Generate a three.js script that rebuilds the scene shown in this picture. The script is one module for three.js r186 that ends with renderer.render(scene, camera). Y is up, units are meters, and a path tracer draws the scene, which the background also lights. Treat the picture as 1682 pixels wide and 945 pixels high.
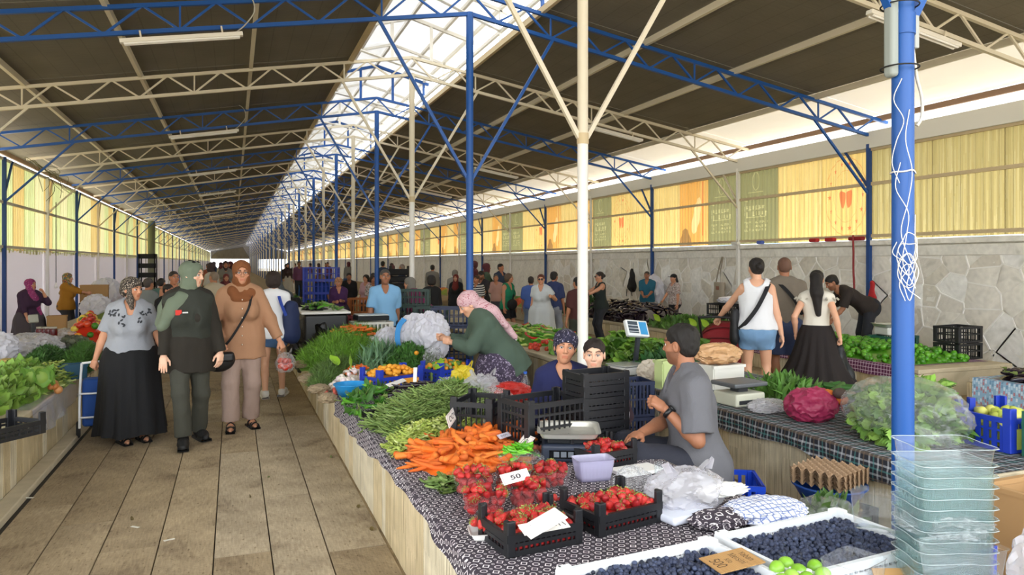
import * as THREE from 'three';
import { mergeGeometries, mergeVertices, toCreasedNormals } from 'three/addons/utils/BufferGeometryUtils.js';
import { RoundedBoxGeometry } from 'three/addons/geometries/RoundedBoxGeometry.js';
import { ImprovedNoise } from 'three/addons/math/ImprovedNoise.js';

// ---------- camera, sky, sun, exposure ----------
const W = 1682, H = 945, F = 1215, EYE = 1.62, HORIZON = 432, YAW = Math.atan((841 - 383) / F);
const scene = new THREE.Scene();
const camera = new THREE.PerspectiveCamera(2 * Math.atan(H / 2 / F) * 180 / Math.PI, W / H, 0.1, 600);
camera.position.set(0, EYE, 0);
camera.rotation.y = -YAW;
camera.setViewOffset(W, H, 0, H / 2 - HORIZON, W, H);
scene.background = new THREE.Color().setRGB(0.93, 0.97, 1.0);
scene.backgroundIntensity = 5.2;
const sun = new THREE.DirectionalLight(new THREE.Color().setRGB(1, 0.95, 0.86), 9);
sun.position.set(16, 60, -44); sun.target.position.set(3, 0, -20);
sun.castShadow = true; sun.shadow.mapSize.set(4096, 4096); sun.shadow.radius = 2;
Object.assign(sun.shadow.camera, { left: -60, right: 60, top: 60, bottom: -60, near: 1, far: 220 });
scene.add(sun, sun.target);
const renderer = new THREE.WebGLRenderer({ antialias: true });
renderer.toneMapping = THREE.LinearToneMapping;
renderer.toneMappingExposure = 1.04;
renderer.shadowMap.enabled = true;

// ---------- helpers ----------
let seed = 12345;
const rnd = () => { seed |= 0; seed = seed + 0x6D2B79F5 | 0; let t = Math.imul(seed ^ seed >>> 15, 1 | seed); t = t + Math.imul(t ^ t >>> 7, 61 | t) ^ t; return ((t ^ t >>> 14) >>> 0) / 4294967296; };
const rr = (a, b) => a + (b - a) * rnd();
const pick = (a) => a[Math.floor(rnd() * a.length)];
const PN = new ImprovedNoise(), noise = (x, y, z = 0) => PN.noise(x, y, z);
const V = (x, y, z) => new THREE.Vector3(x, y, z);
const cosY = Math.cos(YAW), sinY = Math.sin(YAW);
const ray = (u, v) => { const a = (u - 841) / F; return V(sinY + a * cosY, (HORIZON - v) / F, -cosY + a * sinY); };
// the point where a pixel's line of sight meets the height y, or the plane x, or the depth d along the lens axis
const at = (u, v, y = 0.5) => { const r = ray(u, v); return r.multiplyScalar((y - EYE) / r.y).add(camera.position); };
const atX = (u, v, x) => { const r = ray(u, v); return r.multiplyScalar(x / r.x).add(camera.position); };
const atD = (u, v, d) => ray(u, v).multiplyScalar(d).add(camera.position);
const taken = {};
const numbered = (n) => { const k = taken[n] = (taken[n] ?? -1) + 1; return k ? n + '_' + String(k).padStart(3, '0') : n; };
const sh = (o) => { o.castShadow = o.receiveShadow = true; return o; };
const mesh = (name, g, m, parent) => { const o = sh(new THREE.Mesh(g, m)); o.name = name; if (parent) parent.add(o); return o; };
function thing(name, label, category, pos = V(0, 0, 0), turn = 0, group) {
  const o = new THREE.Group(); o.name = numbered(name); scene.add(o); o.position.copy(pos); o.rotation.y = turn;
  o.userData = { label, category }; if (group) o.userData.group = group; return o;
}
function single(name, g, m, label, category, group, pos, turn = 0) {
  const o = mesh(numbered(name), g, m); scene.add(o); o.userData = { label, category }; if (group) o.userData.group = group;
  if (pos) o.position.copy(pos); o.rotation.y = turn; return o;
}
function copyOf(o, label) { const c = o.clone(); c.name = numbered(o.name.replace(/_\d{3}$/, '')); c.userData = { ...o.userData }; if (label) c.userData.label = label; scene.add(c); return c; }
function struct(name, g, m, label, category) {
  const o = g ? mesh(numbered(name), g, m) : new THREE.Group(); o.name = g ? o.name : numbered(name); scene.add(o);
  o.userData = { kind: 'structure' }; if (label) o.userData.label = label; if (category) o.userData.category = category; return o;
}
function stuff(name, g, m, label, category) { const o = mesh(numbered(name), g, m); scene.add(o); o.userData = { kind: 'stuff', label, category }; return o; }
const col = (hex) => new THREE.Color(hex);
const mat = (c, o = {}) => new THREE.MeshStandardMaterial({ color: c, roughness: 0.8, side: THREE.DoubleSide, ...o });
const phys = (c, o = {}) => new THREE.MeshPhysicalMaterial({ color: c, roughness: 0.5, side: THREE.DoubleSide, ...o });
// planar uv in metres, by the main direction of each normal
function muv(g, ox = 0, oy = 0) {
  const p = g.attributes.position, n = g.attributes.normal, uv = new Float32Array(p.count * 2);
  for (let i = 0; i < p.count; i++) {
    const ax = Math.abs(n.getX(i)), ay = Math.abs(n.getY(i)), az = Math.abs(n.getZ(i)), x = p.getX(i), y = p.getY(i), z = p.getZ(i);
    const [a, b] = ay >= ax && ay >= az ? [x, z] : ax > az ? [z, y] : [x, y];
    uv[2 * i] = a + ox; uv[2 * i + 1] = b + oy;
  }
  return g.setAttribute('uv', new THREE.BufferAttribute(uv, 2));
}
const plain = (g) => { const q = g.index ? g.toNonIndexed() : g; for (const k of Object.keys(q.attributes)) if (!['position', 'normal', 'uv'].includes(k)) q.deleteAttribute(k); return q; };
const merge = (gs) => mergeGeometries(gs.map(plain));
const box = (w, h, d, x = 0, y = 0, z = 0) => muv(new THREE.BoxGeometry(w, h, d).translate(x, y, z));
const rbox = (w, h, d, r = 0.01, x = 0, y = 0, z = 0, seg = 2) => muv(new RoundedBoxGeometry(w, h, d, seg, Math.min(r, w / 2.01, h / 2.01, d / 2.01)).translate(x, y, z));
const cyl = (r0, r1, h, n = 12, x = 0, y = 0, z = 0, open = false) => new THREE.CylinderGeometry(r1, r0, h, n, 1, open).translate(x, y + h / 2, z);
function bar(a, b, w, h = w) { // square bar from a to b
  const d = b.clone().sub(a), L = d.length(), g = new THREE.BoxGeometry(w, L, h), q = new THREE.Quaternion().setFromUnitVectors(V(0, 1, 0), d.normalize());
  return muv(g.applyQuaternion(q).translate((a.x + b.x) / 2, (a.y + b.y) / 2, (a.z + b.z) / 2));
}
const pipe = (pts, r, n = 6, closed = false) => new THREE.TubeGeometry(new THREE.CatmullRomCurve3(pts, closed), Math.max(4, pts.length * 5), r, n, closed);
const lathe = (pts, n = 14) => new THREE.LatheGeometry(pts.map(([x, y]) => new THREE.Vector2(x, y)), n);
// computed textures
function dataTex(w, h, fn, srgb = true) {
  const d = new Uint8Array(w * h * 4);
  for (let y = 0; y < h; y++) for (let x = 0; x < w; x++) { const c = fn(x / w, y / h, x, y), i = (y * w + x) * 4; d[i] = c[0]; d[i + 1] = c[1]; d[i + 2] = c[2]; d[i + 3] = 255; }
  const t = new THREE.DataTexture(d, w, h); t.wrapS = t.wrapT = THREE.RepeatWrapping; t.magFilter = t.minFilter = THREE.LinearFilter; if (srgb) t.colorSpace = THREE.SRGBColorSpace; t.needsUpdate = true; return t;
}
function canvasTex(w, h, draw, repeat = true) {
  const c = document.createElement('canvas'); c.width = w; c.height = h; draw(c.getContext('2d'), w, h);
  const t = new THREE.CanvasTexture(c); t.colorSpace = THREE.SRGBColorSpace; if (repeat) t.wrapS = t.wrapT = THREE.RepeatWrapping; return t;
}
const rep = (t, sx, sy = sx, rot = 0) => { const c = t.clone(); c.repeat.set(sx, sy); c.rotation = rot; c.needsUpdate = true; return c; };
const wrapN = (x, y, f, z = 0) => { // tileable noise
  const a = x * 2 * Math.PI, b = y * 2 * Math.PI; return noise(Math.cos(a) * f / 6.28 + 7, Math.sin(a) * f / 6.28 + Math.cos(b) * f / 6.28 + 3 + z, Math.sin(b) * f / 6.28 + 11);
};
const clamp = THREE.MathUtils.clamp;
// ---------- surface textures ----------
const floorTex = dataTex(1024, 1024, (x, y) => {
  const g = wrapN(x, y, 5) * 16 + wrapN(x, y, 14, 5) * 14 + noise(x * 240, y * 26, 2) * 17 + noise(x * 60, y * 170, 9) * 10 + (rnd() - 0.5) * 24;
  const dirt = Math.max(0, wrapN(x, y, 9, 21) + noise(x * 90, y * 30, 4) * 0.35 - 0.2) * 55, pit = noise(x * 150, y * 60, 30) > 0.52 ? 34 : 0;
  return [clamp(172 + g - dirt - pit, 0, 255), clamp(156 + g * 0.96 - dirt - pit, 0, 255), clamp(130 + g * 0.85 - dirt * 0.9 - pit, 0, 255)];
});
const boardTex = dataTex(1024, 512, (x, y) => {
  const s = noise(x * 130, y * 1.6, 1) * 22 + noise(x * 320, y * 4, 8) * 16 + wrapN(x, y, 6) * 16 + (rnd() - 0.5) * 14;
  const st = Math.max(0, noise(x * 46, y * 1.2, 17) + noise(x * 140, y * 2.2, 40) * 0.5 - 0.18) * 150 * (0.55 + 0.6 * noise(x * 9, y * 3, 3));
  return [clamp(206 + s - st, 30, 255), clamp(195 + s - st * 0.97, 28, 255), clamp(168 + s * 0.95 - st * 0.85, 24, 255)];
});
const grainTex = dataTex(512, 512, (x, y) => { const s = 128 + wrapN(x, y, 8) * 60 + wrapN(x, y, 30, 4) * 60 + (rnd() - 0.5) * 60; return [s, s, s]; }, false);
const paintTex = dataTex(512, 512, (x, y) => {
  const s = wrapN(x, y, 5) * 10 + wrapN(x, y, 22, 3) * 12 + (rnd() - 0.5) * 8, d = Math.max(0, wrapN(x, y, 12, 9) - 0.34) * 60;
  return [clamp(240 + s - d, 0, 255), clamp(238 + s - d, 0, 255), clamp(232 + s - d * 1.1, 0, 255)];
});
const roofTex = dataTex(512, 512, (x, y) => {
  const s = wrapN(x, y, 4) * 7 + noise(x * 8, y * 120, 4) * 6 + (rnd() - 0.5) * 8, l = Math.abs(((x * 7) % 1) - 0.5) > 0.475 ? -12 : 0;
  return [clamp(112 + s + l, 0, 255), clamp(106 + s + l, 0, 255), clamp(93 + s + l, 0, 255)];
});
const M = {
  floor: mat(0xffffff, { map: rep(floorTex, 0.45), roughness: 0.85, bumpMap: rep(grainTex, 1.3), bumpScale: 0.004 }),
  dirt: mat(0x3a342a, { roughness: 1 }),
  slab: mat(0xe6dcc8, { map: rep(floorTex, 0.45), roughness: 0.9 }),
  board: [0xffffff, 0xf2e9d8, 0xe6dcc8, 0xf8efe0].map((c, i) => { const t = rep(boardTex, 0.55, 1.7); t.offset.set(i * 0.27, i * 0.13); return mat(c, { map: t, roughness: 0.9, bumpMap: rep(grainTex, 1.5), bumpScale: 0.003 }); }),
  boardDark: mat(0xb59b7c, { map: rep(boardTex, 0.5, 1.5), roughness: 0.9 }),
  concrete: mat(0xc9bda4, { map: rep(paintTex, 0.5), roughness: 0.92 }),
  white: mat(0xfbf9f4, { map: rep(paintTex, 0.7), roughness: 0.75, bumpMap: rep(grainTex, 2), bumpScale: 0.006 }),
  cream: mat(0xd9cfb8, { roughness: 0.55 }), creamRust: mat(0xc8b48e, { roughness: 0.6 }), whiteSteel: mat(0xe9e6de, { roughness: 0.45 }),
  blue: mat(0x12509c, { roughness: 0.42 }), blueDark: mat(0x123f7c, { roughness: 0.5 }), brown: mat(0x7d6350, { roughness: 0.7 }),
  roof: mat(0xffffff, { map: rep(roofTex, 0.5), roughness: 0.75 }),
  translucent: phys(0xe4dfd6, { transmission: 0.4, roughness: 1, thickness: 0 }),
  sky: phys(0xe6e6e6, { transmission: 0.44, roughness: 1, thickness: 0 }),
};
// ---------- ground outside and the hall floor ----------
const ZN = 2.68, BAY = 3.5, CX = 3.03, XL = -4.13, XR = 10.2, NB = 44, ZEND = ZN + BAY * NB;
const colZ = (n) => -(ZN + BAY * n);
struct('ground', box(400, 0.3, 400, 0, -0.4, -60), mat(0xb5ab99, { roughness: 1 }), 'pale dusty ground outside the market hall', 'ground');
{
  const fl = struct('floor', null, null, 'board-marked concrete floor of the market aisles', 'floor');
  mesh('floor_slab', box(XR - XL + 1.2, 0.24, ZEND + 6, CX, -0.145, -ZEND / 2 + 1.5), M.dirt, fl);
  const strips = [-1.30, -1.0, -0.7, -0.4, -0.1, 0.2, 0.5, 0.83], tones = [0xffffff, 0xeee8dd, 0xf7f2e8, 0xe4ddd0].map((c) => mat(c, { map: M.floor.map, roughness: 0.85, bumpMap: M.floor.bumpMap, bumpScale: 0.004 }));
  for (let i = 0; i < strips.length - 1; i++) {
    let z = 1.6 - rr(0, 1.6);
    while (z > -30) {
      const L = rr(1.3, 2.6), w = strips[i + 1] - strips[i];
      const p = mesh('plank', muv(new RoundedBoxGeometry(w - 0.006, 0.03, L - 0.007, 1, 0.003), rr(0, 9), rr(0, 9)), pick(tones), fl);
      p.position.set((strips[i] + strips[i + 1]) / 2, -0.015 + rr(-0.0012, 0.0012), z - L / 2); z -= L;
    }
  }
  mesh('aisle_slab', box(2.14, 0.03, ZEND - 30, -0.235, -0.015, -(ZEND + 30) / 2), M.slab, fl);
  mesh('entrance_slab', box(2.14, 0.03, 3, -0.235, -0.015, 3.1), M.slab, fl);
  mesh('gutter_channel', box(0.03, 0.02, ZEND, -1.32, -0.028, -ZEND / 2 + 1), M.dirt, fl);
  mesh('kerb', rbox(0.12, 0.055, ZEND, 0.01, -1.395, 0.008, -ZEND / 2 + 1), M.concrete, fl);
  mesh('second_aisle', box(4.3, 0.03, ZEND + 4, 4.55, -0.018, -ZEND / 2 + 2), M.slab, fl);
  mesh('seller_strip', box(3.6, 0.03, ZEND + 4, 8.5, -0.018, -ZEND / 2 + 2), M.slab, fl);
  mesh('seller_strip', box(2.7, 0.03, ZEND + 4, -2.8, -0.018, -ZEND / 2 + 2), M.slab, fl);
  mesh('seller_strip', box(1.6, 0.03, ZEND + 4, 1.62, -0.018, -ZEND / 2 + 2), M.slab, fl);
}
// ---------- roof ----------
const SL = 0.172, RT = 5.34, roofY = (x) => RT - SL * Math.abs(x - CX);
{
  const ceil = struct('ceiling', null, null, 'dark sheet roof on cream purlins with a bright ridge skylight', 'roof');
  const ang = Math.atan(SL), px = [-4.75, -2.98, -1.39, 0.28, 1.95, 4.11, 5.78, 7.4, 9.0, 10.45];
  const geoCache = {};
  for (let n = -1; n < NB; n += n < 14 ? 1 : 5) for (let i = 0; i < px.length - 1; i++) {
    if (i === 4) continue; const kb = n < 14 ? 1 : 5;
    const w = (px[i + 1] - px[i]) / Math.cos(ang), key = i + '_' + kb; // sheets between purlins, one bay long
    const g = geoCache[key] ??= box(w - 0.012, i === 8 ? 0.008 : 0.035, BAY * kb - 0.014), xm = (px[i] + px[i + 1]) / 2;
    const o = mesh('roof_panel', g, i === 8 ? M.translucent : M.roof, ceil);
    o.position.set(xm, roofY(xm) + 0.12, colZ(n) - BAY * kb / 2); o.rotation.z = xm < CX ? ang : -ang;
  }
  const zc = -ZEND / 2 + 2.2, L = ZEND + 4.5;
  for (const x of px) { const eave = x > 10 || x < -4.5; mesh(eave ? 'eave_purlin' : 'purlin', box(0.055, 0.09, L, x, roofY(x) + 0.05, zc), eave ? M.brown : x === 1.95 || x === 4.11 ? M.creamRust : M.cream, ceil); }
  // raised ridge skylight: translucent sheets, cream rails and purlins, short posts
  const ea = Math.atan(0.28);
  for (let n = -1; n < NB; n += n < 14 ? 1 : 5) for (const s of [-1, 1]) for (const h of n < 14 ? [0, 1] : [0]) {
    const kb = n < 14 ? 0.5 : 5, o = mesh('skylight_sheet', geoCache['s' + kb] ??= box(1.32, 0.008, BAY * kb - 0.01), M.sky, ceil);
    o.position.set(CX + s * 0.63, 6.16 - 0.28 * 0.63, colZ(n) - BAY * (kb / 2 + h * 0.5)); o.rotation.z = -s * ea;
  }
  for (const [x, y] of [[0, 6.1], [-0.62, 5.93], [0.62, 5.93], [-1.08, 5.8], [1.08, 5.8], [-1.08, 5.42], [1.08, 5.42]]) mesh('skylight_rail', box(0.05, 0.06, L, CX + x, y, zc), M.whiteSteel, ceil);
  for (let n = -1; n <= NB; n++) {
    const z = colZ(n), m = n % 2 ? M.whiteSteel : M.blue, g = [];
    for (const s of [-1, 1]) g.push(bar(V(CX, 6.06, z), V(CX + s * 1.2, 5.73, z), 0.06), bar(V(CX + s * 1.08, 5.2, z), V(CX + s * 1.08, 5.76, z), 0.05), bar(V(CX + s * 0.36, 5.3, z), V(CX + s * 0.36, 5.97, z), 0.05));
    mesh('skylight_frame', merge(g), m, ceil);
    const zz = z - BAY / 2, g2 = [];
    for (const s of [-1, 1]) g2.push(bar(V(CX, 6.06, zz), V(CX + s * 1.2, 5.73, zz), 0.045), bar(V(CX + s * 1.08, 5.2, zz), V(CX + s * 1.08, 5.76, zz), 0.045));
    g2.push(bar(V(CX - 1.08, 5.42, z), V(CX + 1.08, 5.42, zz), 0.035));
    mesh('skylight_frame', merge(g2), M.whiteSteel, ceil);
  }
}
// ---------- columns, trusses, lamps ----------
const colLabels = { 0: 'thick blue steel column wound with white string', 1: 'white steel column between the blue string-wound column and the next blue one' };
for (let n = -1; n <= NB; n++) {
  const z = colZ(n), bl = n % 2 === 0, m = bl ? M.blue : M.cream;
  const c = struct('column', null, null, colLabels[n] ?? (bl ? 'blue steel column in the ridge row of the hall' : 'cream steel column in the ridge row of the hall'), 'column');
  const nseg = n < 6 ? 20 : 8;
  mesh('upper_shaft', cyl(0.05, 0.05, 2.3, nseg, CX, 2.75, z), m, c);
  mesh('lower_shaft', cyl(0.05, 0.05, 2.76, nseg, CX, -0.02, z), bl ? M.blue : M.whiteSteel, c);
  for (const s of [-1, 1]) mesh('knee_brace', bar(V(CX + s * 0.04, 2.78, z), V(CX + s * 1.25, 4.82, z), 0.04), m, c);
  if (n < 8) mesh('collar', cyl(0.056, 0.056, 0.1, nseg, CX, 2.72, z), bl ? M.blue : M.creamRust, c);
  const t = struct('roof_truss', null, null, bl ? 'blue gable truss spanning the hall' : 'cream gable truss spanning the hall', 'truss');
  for (const s of [-1, 1]) {
    const P = (d, y) => V(CX + s * d, y - SL * d, z), end = 7.25;
    mesh('top_chord', bar(P(0, RT), P(end + 0.3, RT), 0.05, 0.05), m, t); mesh('bottom_chord', bar(P(0, RT - 0.31), P(end, RT - 0.31), 0.05, 0.05), m, t);
    const steps = 9, far = [], web = (a, b, w) => n < 10 ? mesh('web', bar(a, b, w), m, t) : far.push(bar(a, b, w));
    for (let k = 0; k < steps; k++) {
      const a = (k / steps) * end, b = ((k + 1) / steps) * end, mid = (a + b) / 2;
      web(P(a, RT), P(mid, RT - 0.31), 0.026); web(P(mid, RT - 0.31), P(b, RT), 0.026);
      if (k % 3 === 1) web(P(mid, RT), P(mid, RT - 0.31), 0.022);
    }
    if (far.length) mesh('web', merge(far), m, t);
    // strut down to the side wall
    mesh('wall_strut', bar(P(end - 1.3, RT - 0.31), V(s > 0 ? XR : XL, 2.75, z), 0.035), m, t);
  }
  if (n >= 0 && n < 14) {
    const s = bl ? -1 : 1, x = bl ? -0.56 : 7.1, y = roofY(x) - 0.31 - 0.11;
    const f = thing('tube_lamp', bl ? 'switched-off white fluorescent batten under a blue truss' : 'switched-off white fluorescent batten under a cream truss', 'lamp', V(x, y, z + 0.06), 0, bl ? 'battens under blue trusses' : 'battens under cream trusses');
    f.rotation.z = -s * Math.atan(SL);
    mesh('housing', rbox(1.36, 0.05, 0.09, 0.008), mat(0xece7db, { roughness: 0.5 }), f);
    for (const k of [-1, 1]) { mesh('tube', new THREE.CylinderGeometry(0.013, 0.013, 1.28, 8).rotateZ(Math.PI / 2).translate(0, -0.036, k * 0.028), mat(0xf5f3ee, { roughness: 0.3 }), f); mesh('hanger', box(0.02, 0.1, 0.02, k * 0.45, 0.06, 0), M.cream, f); }
    if (bl && n < 6) mesh('cable', pipe([V(0.6, 0.02, 0), V(0.72, 0.1, 0.02), V(0.86, 0.26, 0.05), V(0.84, 0.45, 0.04), V(0.7, 0.56, 0)], 0.008), mat(0xb9b4aa), f);
  }
}
// ---------- side walls ----------
function corrugated(w, h, amp = 0.018, period = 0.125) { // sheet in the x-y plane, ribs upright
  const n = Math.max(4, Math.round(w / period) * 4), pos = [], uv = [], idx = [], prof = [0, 1, 1, 0];
  for (let i = 0; i <= n; i++) for (const y of [0, h]) { pos.push(-w / 2 + (w * i) / n, y, amp * prof[i % 4]); uv.push(i / n, y / h); }
  for (let i = 0; i < n; i++) { const a = i * 2; idx.push(a, a + 2, a + 1, a + 1, a + 2, a + 3); }
  const g = new THREE.BufferGeometry(); g.setAttribute('position', new THREE.Float32BufferAttribute(pos, 3)); g.setAttribute('uv', new THREE.Float32BufferAttribute(uv, 2)); g.setIndex(idx);
  const q = g.toNonIndexed(); q.computeVertexNormals(); return q;
}
const streak = (base, extra) => canvasTex(512, 512, (c, w, h) => {
  c.fillStyle = base; c.fillRect(0, 0, w, h);
  for (let i = 0; i < 260; i++) { const x = rnd() * w, L = rr(60, 500), y = rr(-80, h); c.fillStyle = `rgba(${pick(['90,80,30', '255,250,215', '120,95,40', '255,255,235'])},${rr(0.03, 0.13)})`; c.fillRect(x, y, rr(1, 9), L); }
  extra?.(c, w, h);
  for (let i = 0; i < 60; i++) { c.fillStyle = `rgba(80,70,40,${rr(0.03, 0.1)})`; c.fillRect(rnd() * w, 0, rr(1, 4), h); }
}, false);
const bannerSeal = (c, w, h) => { // faded oval ring of red stars round a two-lobed red shape
  c.save(); c.translate(w * 0.5, h * 0.5); c.strokeStyle = 'rgba(196,110,60,0.4)'; c.lineWidth = 6; c.beginPath(); c.ellipse(0, 0, 205, 225, 0, 0, 7); c.stroke(); c.lineWidth = 3; c.beginPath(); c.ellipse(0, 0, 120, 150, 0, 0, 7); c.stroke();
  c.fillStyle = 'rgba(200,70,40,0.6)'; for (let k = 0; k < 14; k++) { const a = k * Math.PI / 7; c.save(); c.translate(Math.cos(a) * 165, Math.sin(a) * 190); c.beginPath(); for (let j = 0; j < 10; j++) { const r = j % 2 ? 7 : 17, b = j * Math.PI / 5; c.lineTo(Math.sin(b) * r, -Math.cos(b) * r); } c.fill(); c.restore(); }
  c.fillStyle = 'rgba(205,75,45,0.6)'; for (const s of [-1, 1]) { c.beginPath(); c.moveTo(s * 6, -20); c.quadraticCurveTo(s * 70, -50, s * 66, -10); c.quadraticCurveTo(s * 60, 60, s * 22, 70); c.quadraticCurveTo(s * 2, 20, s * 6, -20); c.fill(); } c.restore();
  c.strokeStyle = 'rgba(190,120,70,0.25)'; for (let i = 0; i < 60; i++) { c.beginPath(); c.arc(rr(60, w - 60), rr(60, h - 60), rr(4, 14), 0, rr(2, 6)); c.stroke(); }
};
const bannerText = (c, w, h) => { // grey-green panel with worn, unreadable pale strokes
  c.fillStyle = 'rgba(92,104,80,0.6)'; c.fillRect(0, 0, w, h); c.strokeStyle = 'rgba(215,208,150,0.5)'; c.lineWidth = 6; c.beginPath(); c.ellipse(w * 0.42, h * 0.17, 40, 62, 0, 0, 7); c.stroke();
  c.fillStyle = 'rgba(226,218,160,0.5)'; c.fillRect(w * 0.2, h * 0.31, w * 0.42, 5); c.fillRect(w * 0.16, h * 0.64, w * 0.5, 5);
  for (const [y, hh, n] of [[0.38, 26, 7], [0.49, 34, 12], [0.57, 40, 13], [0.7, 18, 14], [0.75, 18, 14], [0.8, 18, 13]]) for (let i = 0; i < n; i++) if (rnd() < 0.8) { const x = w * 0.12 + i * w * 0.045; c.fillRect(x, h * y + rr(-3, 3), rr(5, 14), hh * rr(0.5, 1)); if (rnd() < 0.5) c.fillRect(x, h * y + hh * rr(0, 0.8), 18, 5); }
};
const bannerScene = (c, w, h) => { c.fillStyle = 'rgba(205,120,35,0.22)'; c.fillRect(0, 0, w * 0.7, h); c.fillStyle = 'rgba(90,70,50,0.5)'; c.beginPath(); c.moveTo(0, h); c.quadraticCurveTo(w * 0.2, h * 0.45, w * 0.45, h); c.fill(); c.fillStyle = 'rgba(200,60,30,0.6)'; c.fillRect(w * 0.78, h * 0.05, 26, h * 0.8); c.fillStyle = 'rgba(245,235,190,0.5)'; c.beginPath(); c.ellipse(w * 0.6, h * 0.55, 60, 150, 0.4, 0, 7); c.fill(); };
const sheetM = (t, c = 0xffffff) => phys(c, { map: t, transmission: 0.36, roughness: 1, thickness: 0 });
const S = { olive: sheetM(streak('#a89a66')), yel: sheetM(streak('#d8bd78')), seal: sheetM(streak('#d8bc74', bannerSeal)), text: sheetM(streak('#cbb470', bannerText)), pic: sheetM(streak('#d9ac60', bannerScene)), green: sheetM(streak('#d3dca0')), pale: sheetM(streak('#e6e2b0')), lilac: phys(0xf1edf1, { transmission: 0.3, roughness: 1, thickness: 0 }) };
function wallSide(side, X, y0, y1) {
  const s = side === 'left' ? -1 : 1, wall = struct('wall_' + side, null, null, side === 'left' ? 'yellowish corrugated plastic wall above pale sheets' : 'corrugated plastic wall with faded banners above white stone masonry', 'wall');
  const nP = side === 'left' ? 4 : 3, g = corrugated(BAY / nP + 0.03, y1 - y0), gFar = corrugated(BAY, y1 - y0, 0.018, 0.25);
  for (let n = s > 0 ? 0 : 1; n < NB; n++) for (let k = 0; k < (n < 20 ? nP : 1); k++) {
    let m;
    if (s < 0) m = pick([S.green, S.pale, S.yel]);
    else if (n < 2) m = S.olive;
    else m = [[S.text, S.seal, S.seal], [S.text, S.pic, S.yel], [S.yel, S.seal, S.text], [S.pic, S.yel, S.yel]][(n + 2) % 4][nP - 1 - k];
    if (s > 0 && n >= 2) { const seq = [[S.seal, S.yel, S.text], [S.text, S.pic, S.yel], [S.yel, S.seal, S.text], [S.pic, S.yel, S.pic]][(n - 2) % 4]; m = seq[k]; }
    const o = mesh('plastic_sheet', n < 20 ? g : gFar, m, wall);
    o.position.set(X + s * 0.05, y0, colZ(n) - BAY * (n < 20 ? (k + 0.5) / nP : 0.5)); o.rotation.y = s > 0 ? -Math.PI / 2 : Math.PI / 2;
  }
  const L = ZEND + 6, zc = -ZEND / 2 + 1.8, mid = (y0 + y1) / 2 + (s > 0 ? 0.16 : 0.02);
  for (const y of [y0 + 0.06, mid, y1 - 0.04]) mesh('rail', box(0.045, 0.055, L, X, y, zc), s > 0 ? M.creamRust : M.cream, wall);
  for (let n = -1; n <= NB; n++) { const bl = n % 2 === 0; mesh('post', box(0.065, 3.65, 0.065, X - s * 0.03, 1.825, colZ(n)), bl ? M.blueDark : M.whiteSteel, wall); if (n < 10) mesh('post_brace', bar(V(X - s * 0.03, 2.9, colZ(n)), V(X - s * 0.03, 3.62, colZ(n) - 0.55), 0.035), bl ? M.blueDark : M.cream, wall); }
  return wall;
}
const wl = wallSide('left', XL, 1.87, 3.66);
{
  const g = box(0.012, 1.9, BAY - 0.02);
  for (let n = 1; n < NB; n++) for (const h of [0]) { const o = mesh('pale_sheet', g, S.lilac, wl); o.position.set(XL - 0.06, 0.95, colZ(n) - BAY / 2); }
  const torn = []; // ragged lower edge of the yellow sheets
  for (let i = 0; i < 130; i++) torn.push(box(0.006, rr(0.03, 0.13), rr(0.05, 0.2), XL - 0.02, 1.86, -4 - i * 0.27));
  mesh('ragged_edge', merge(torn), S.pale, wl);
}
const wr = wallSide('right', XR, 2.02, 3.6);
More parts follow.
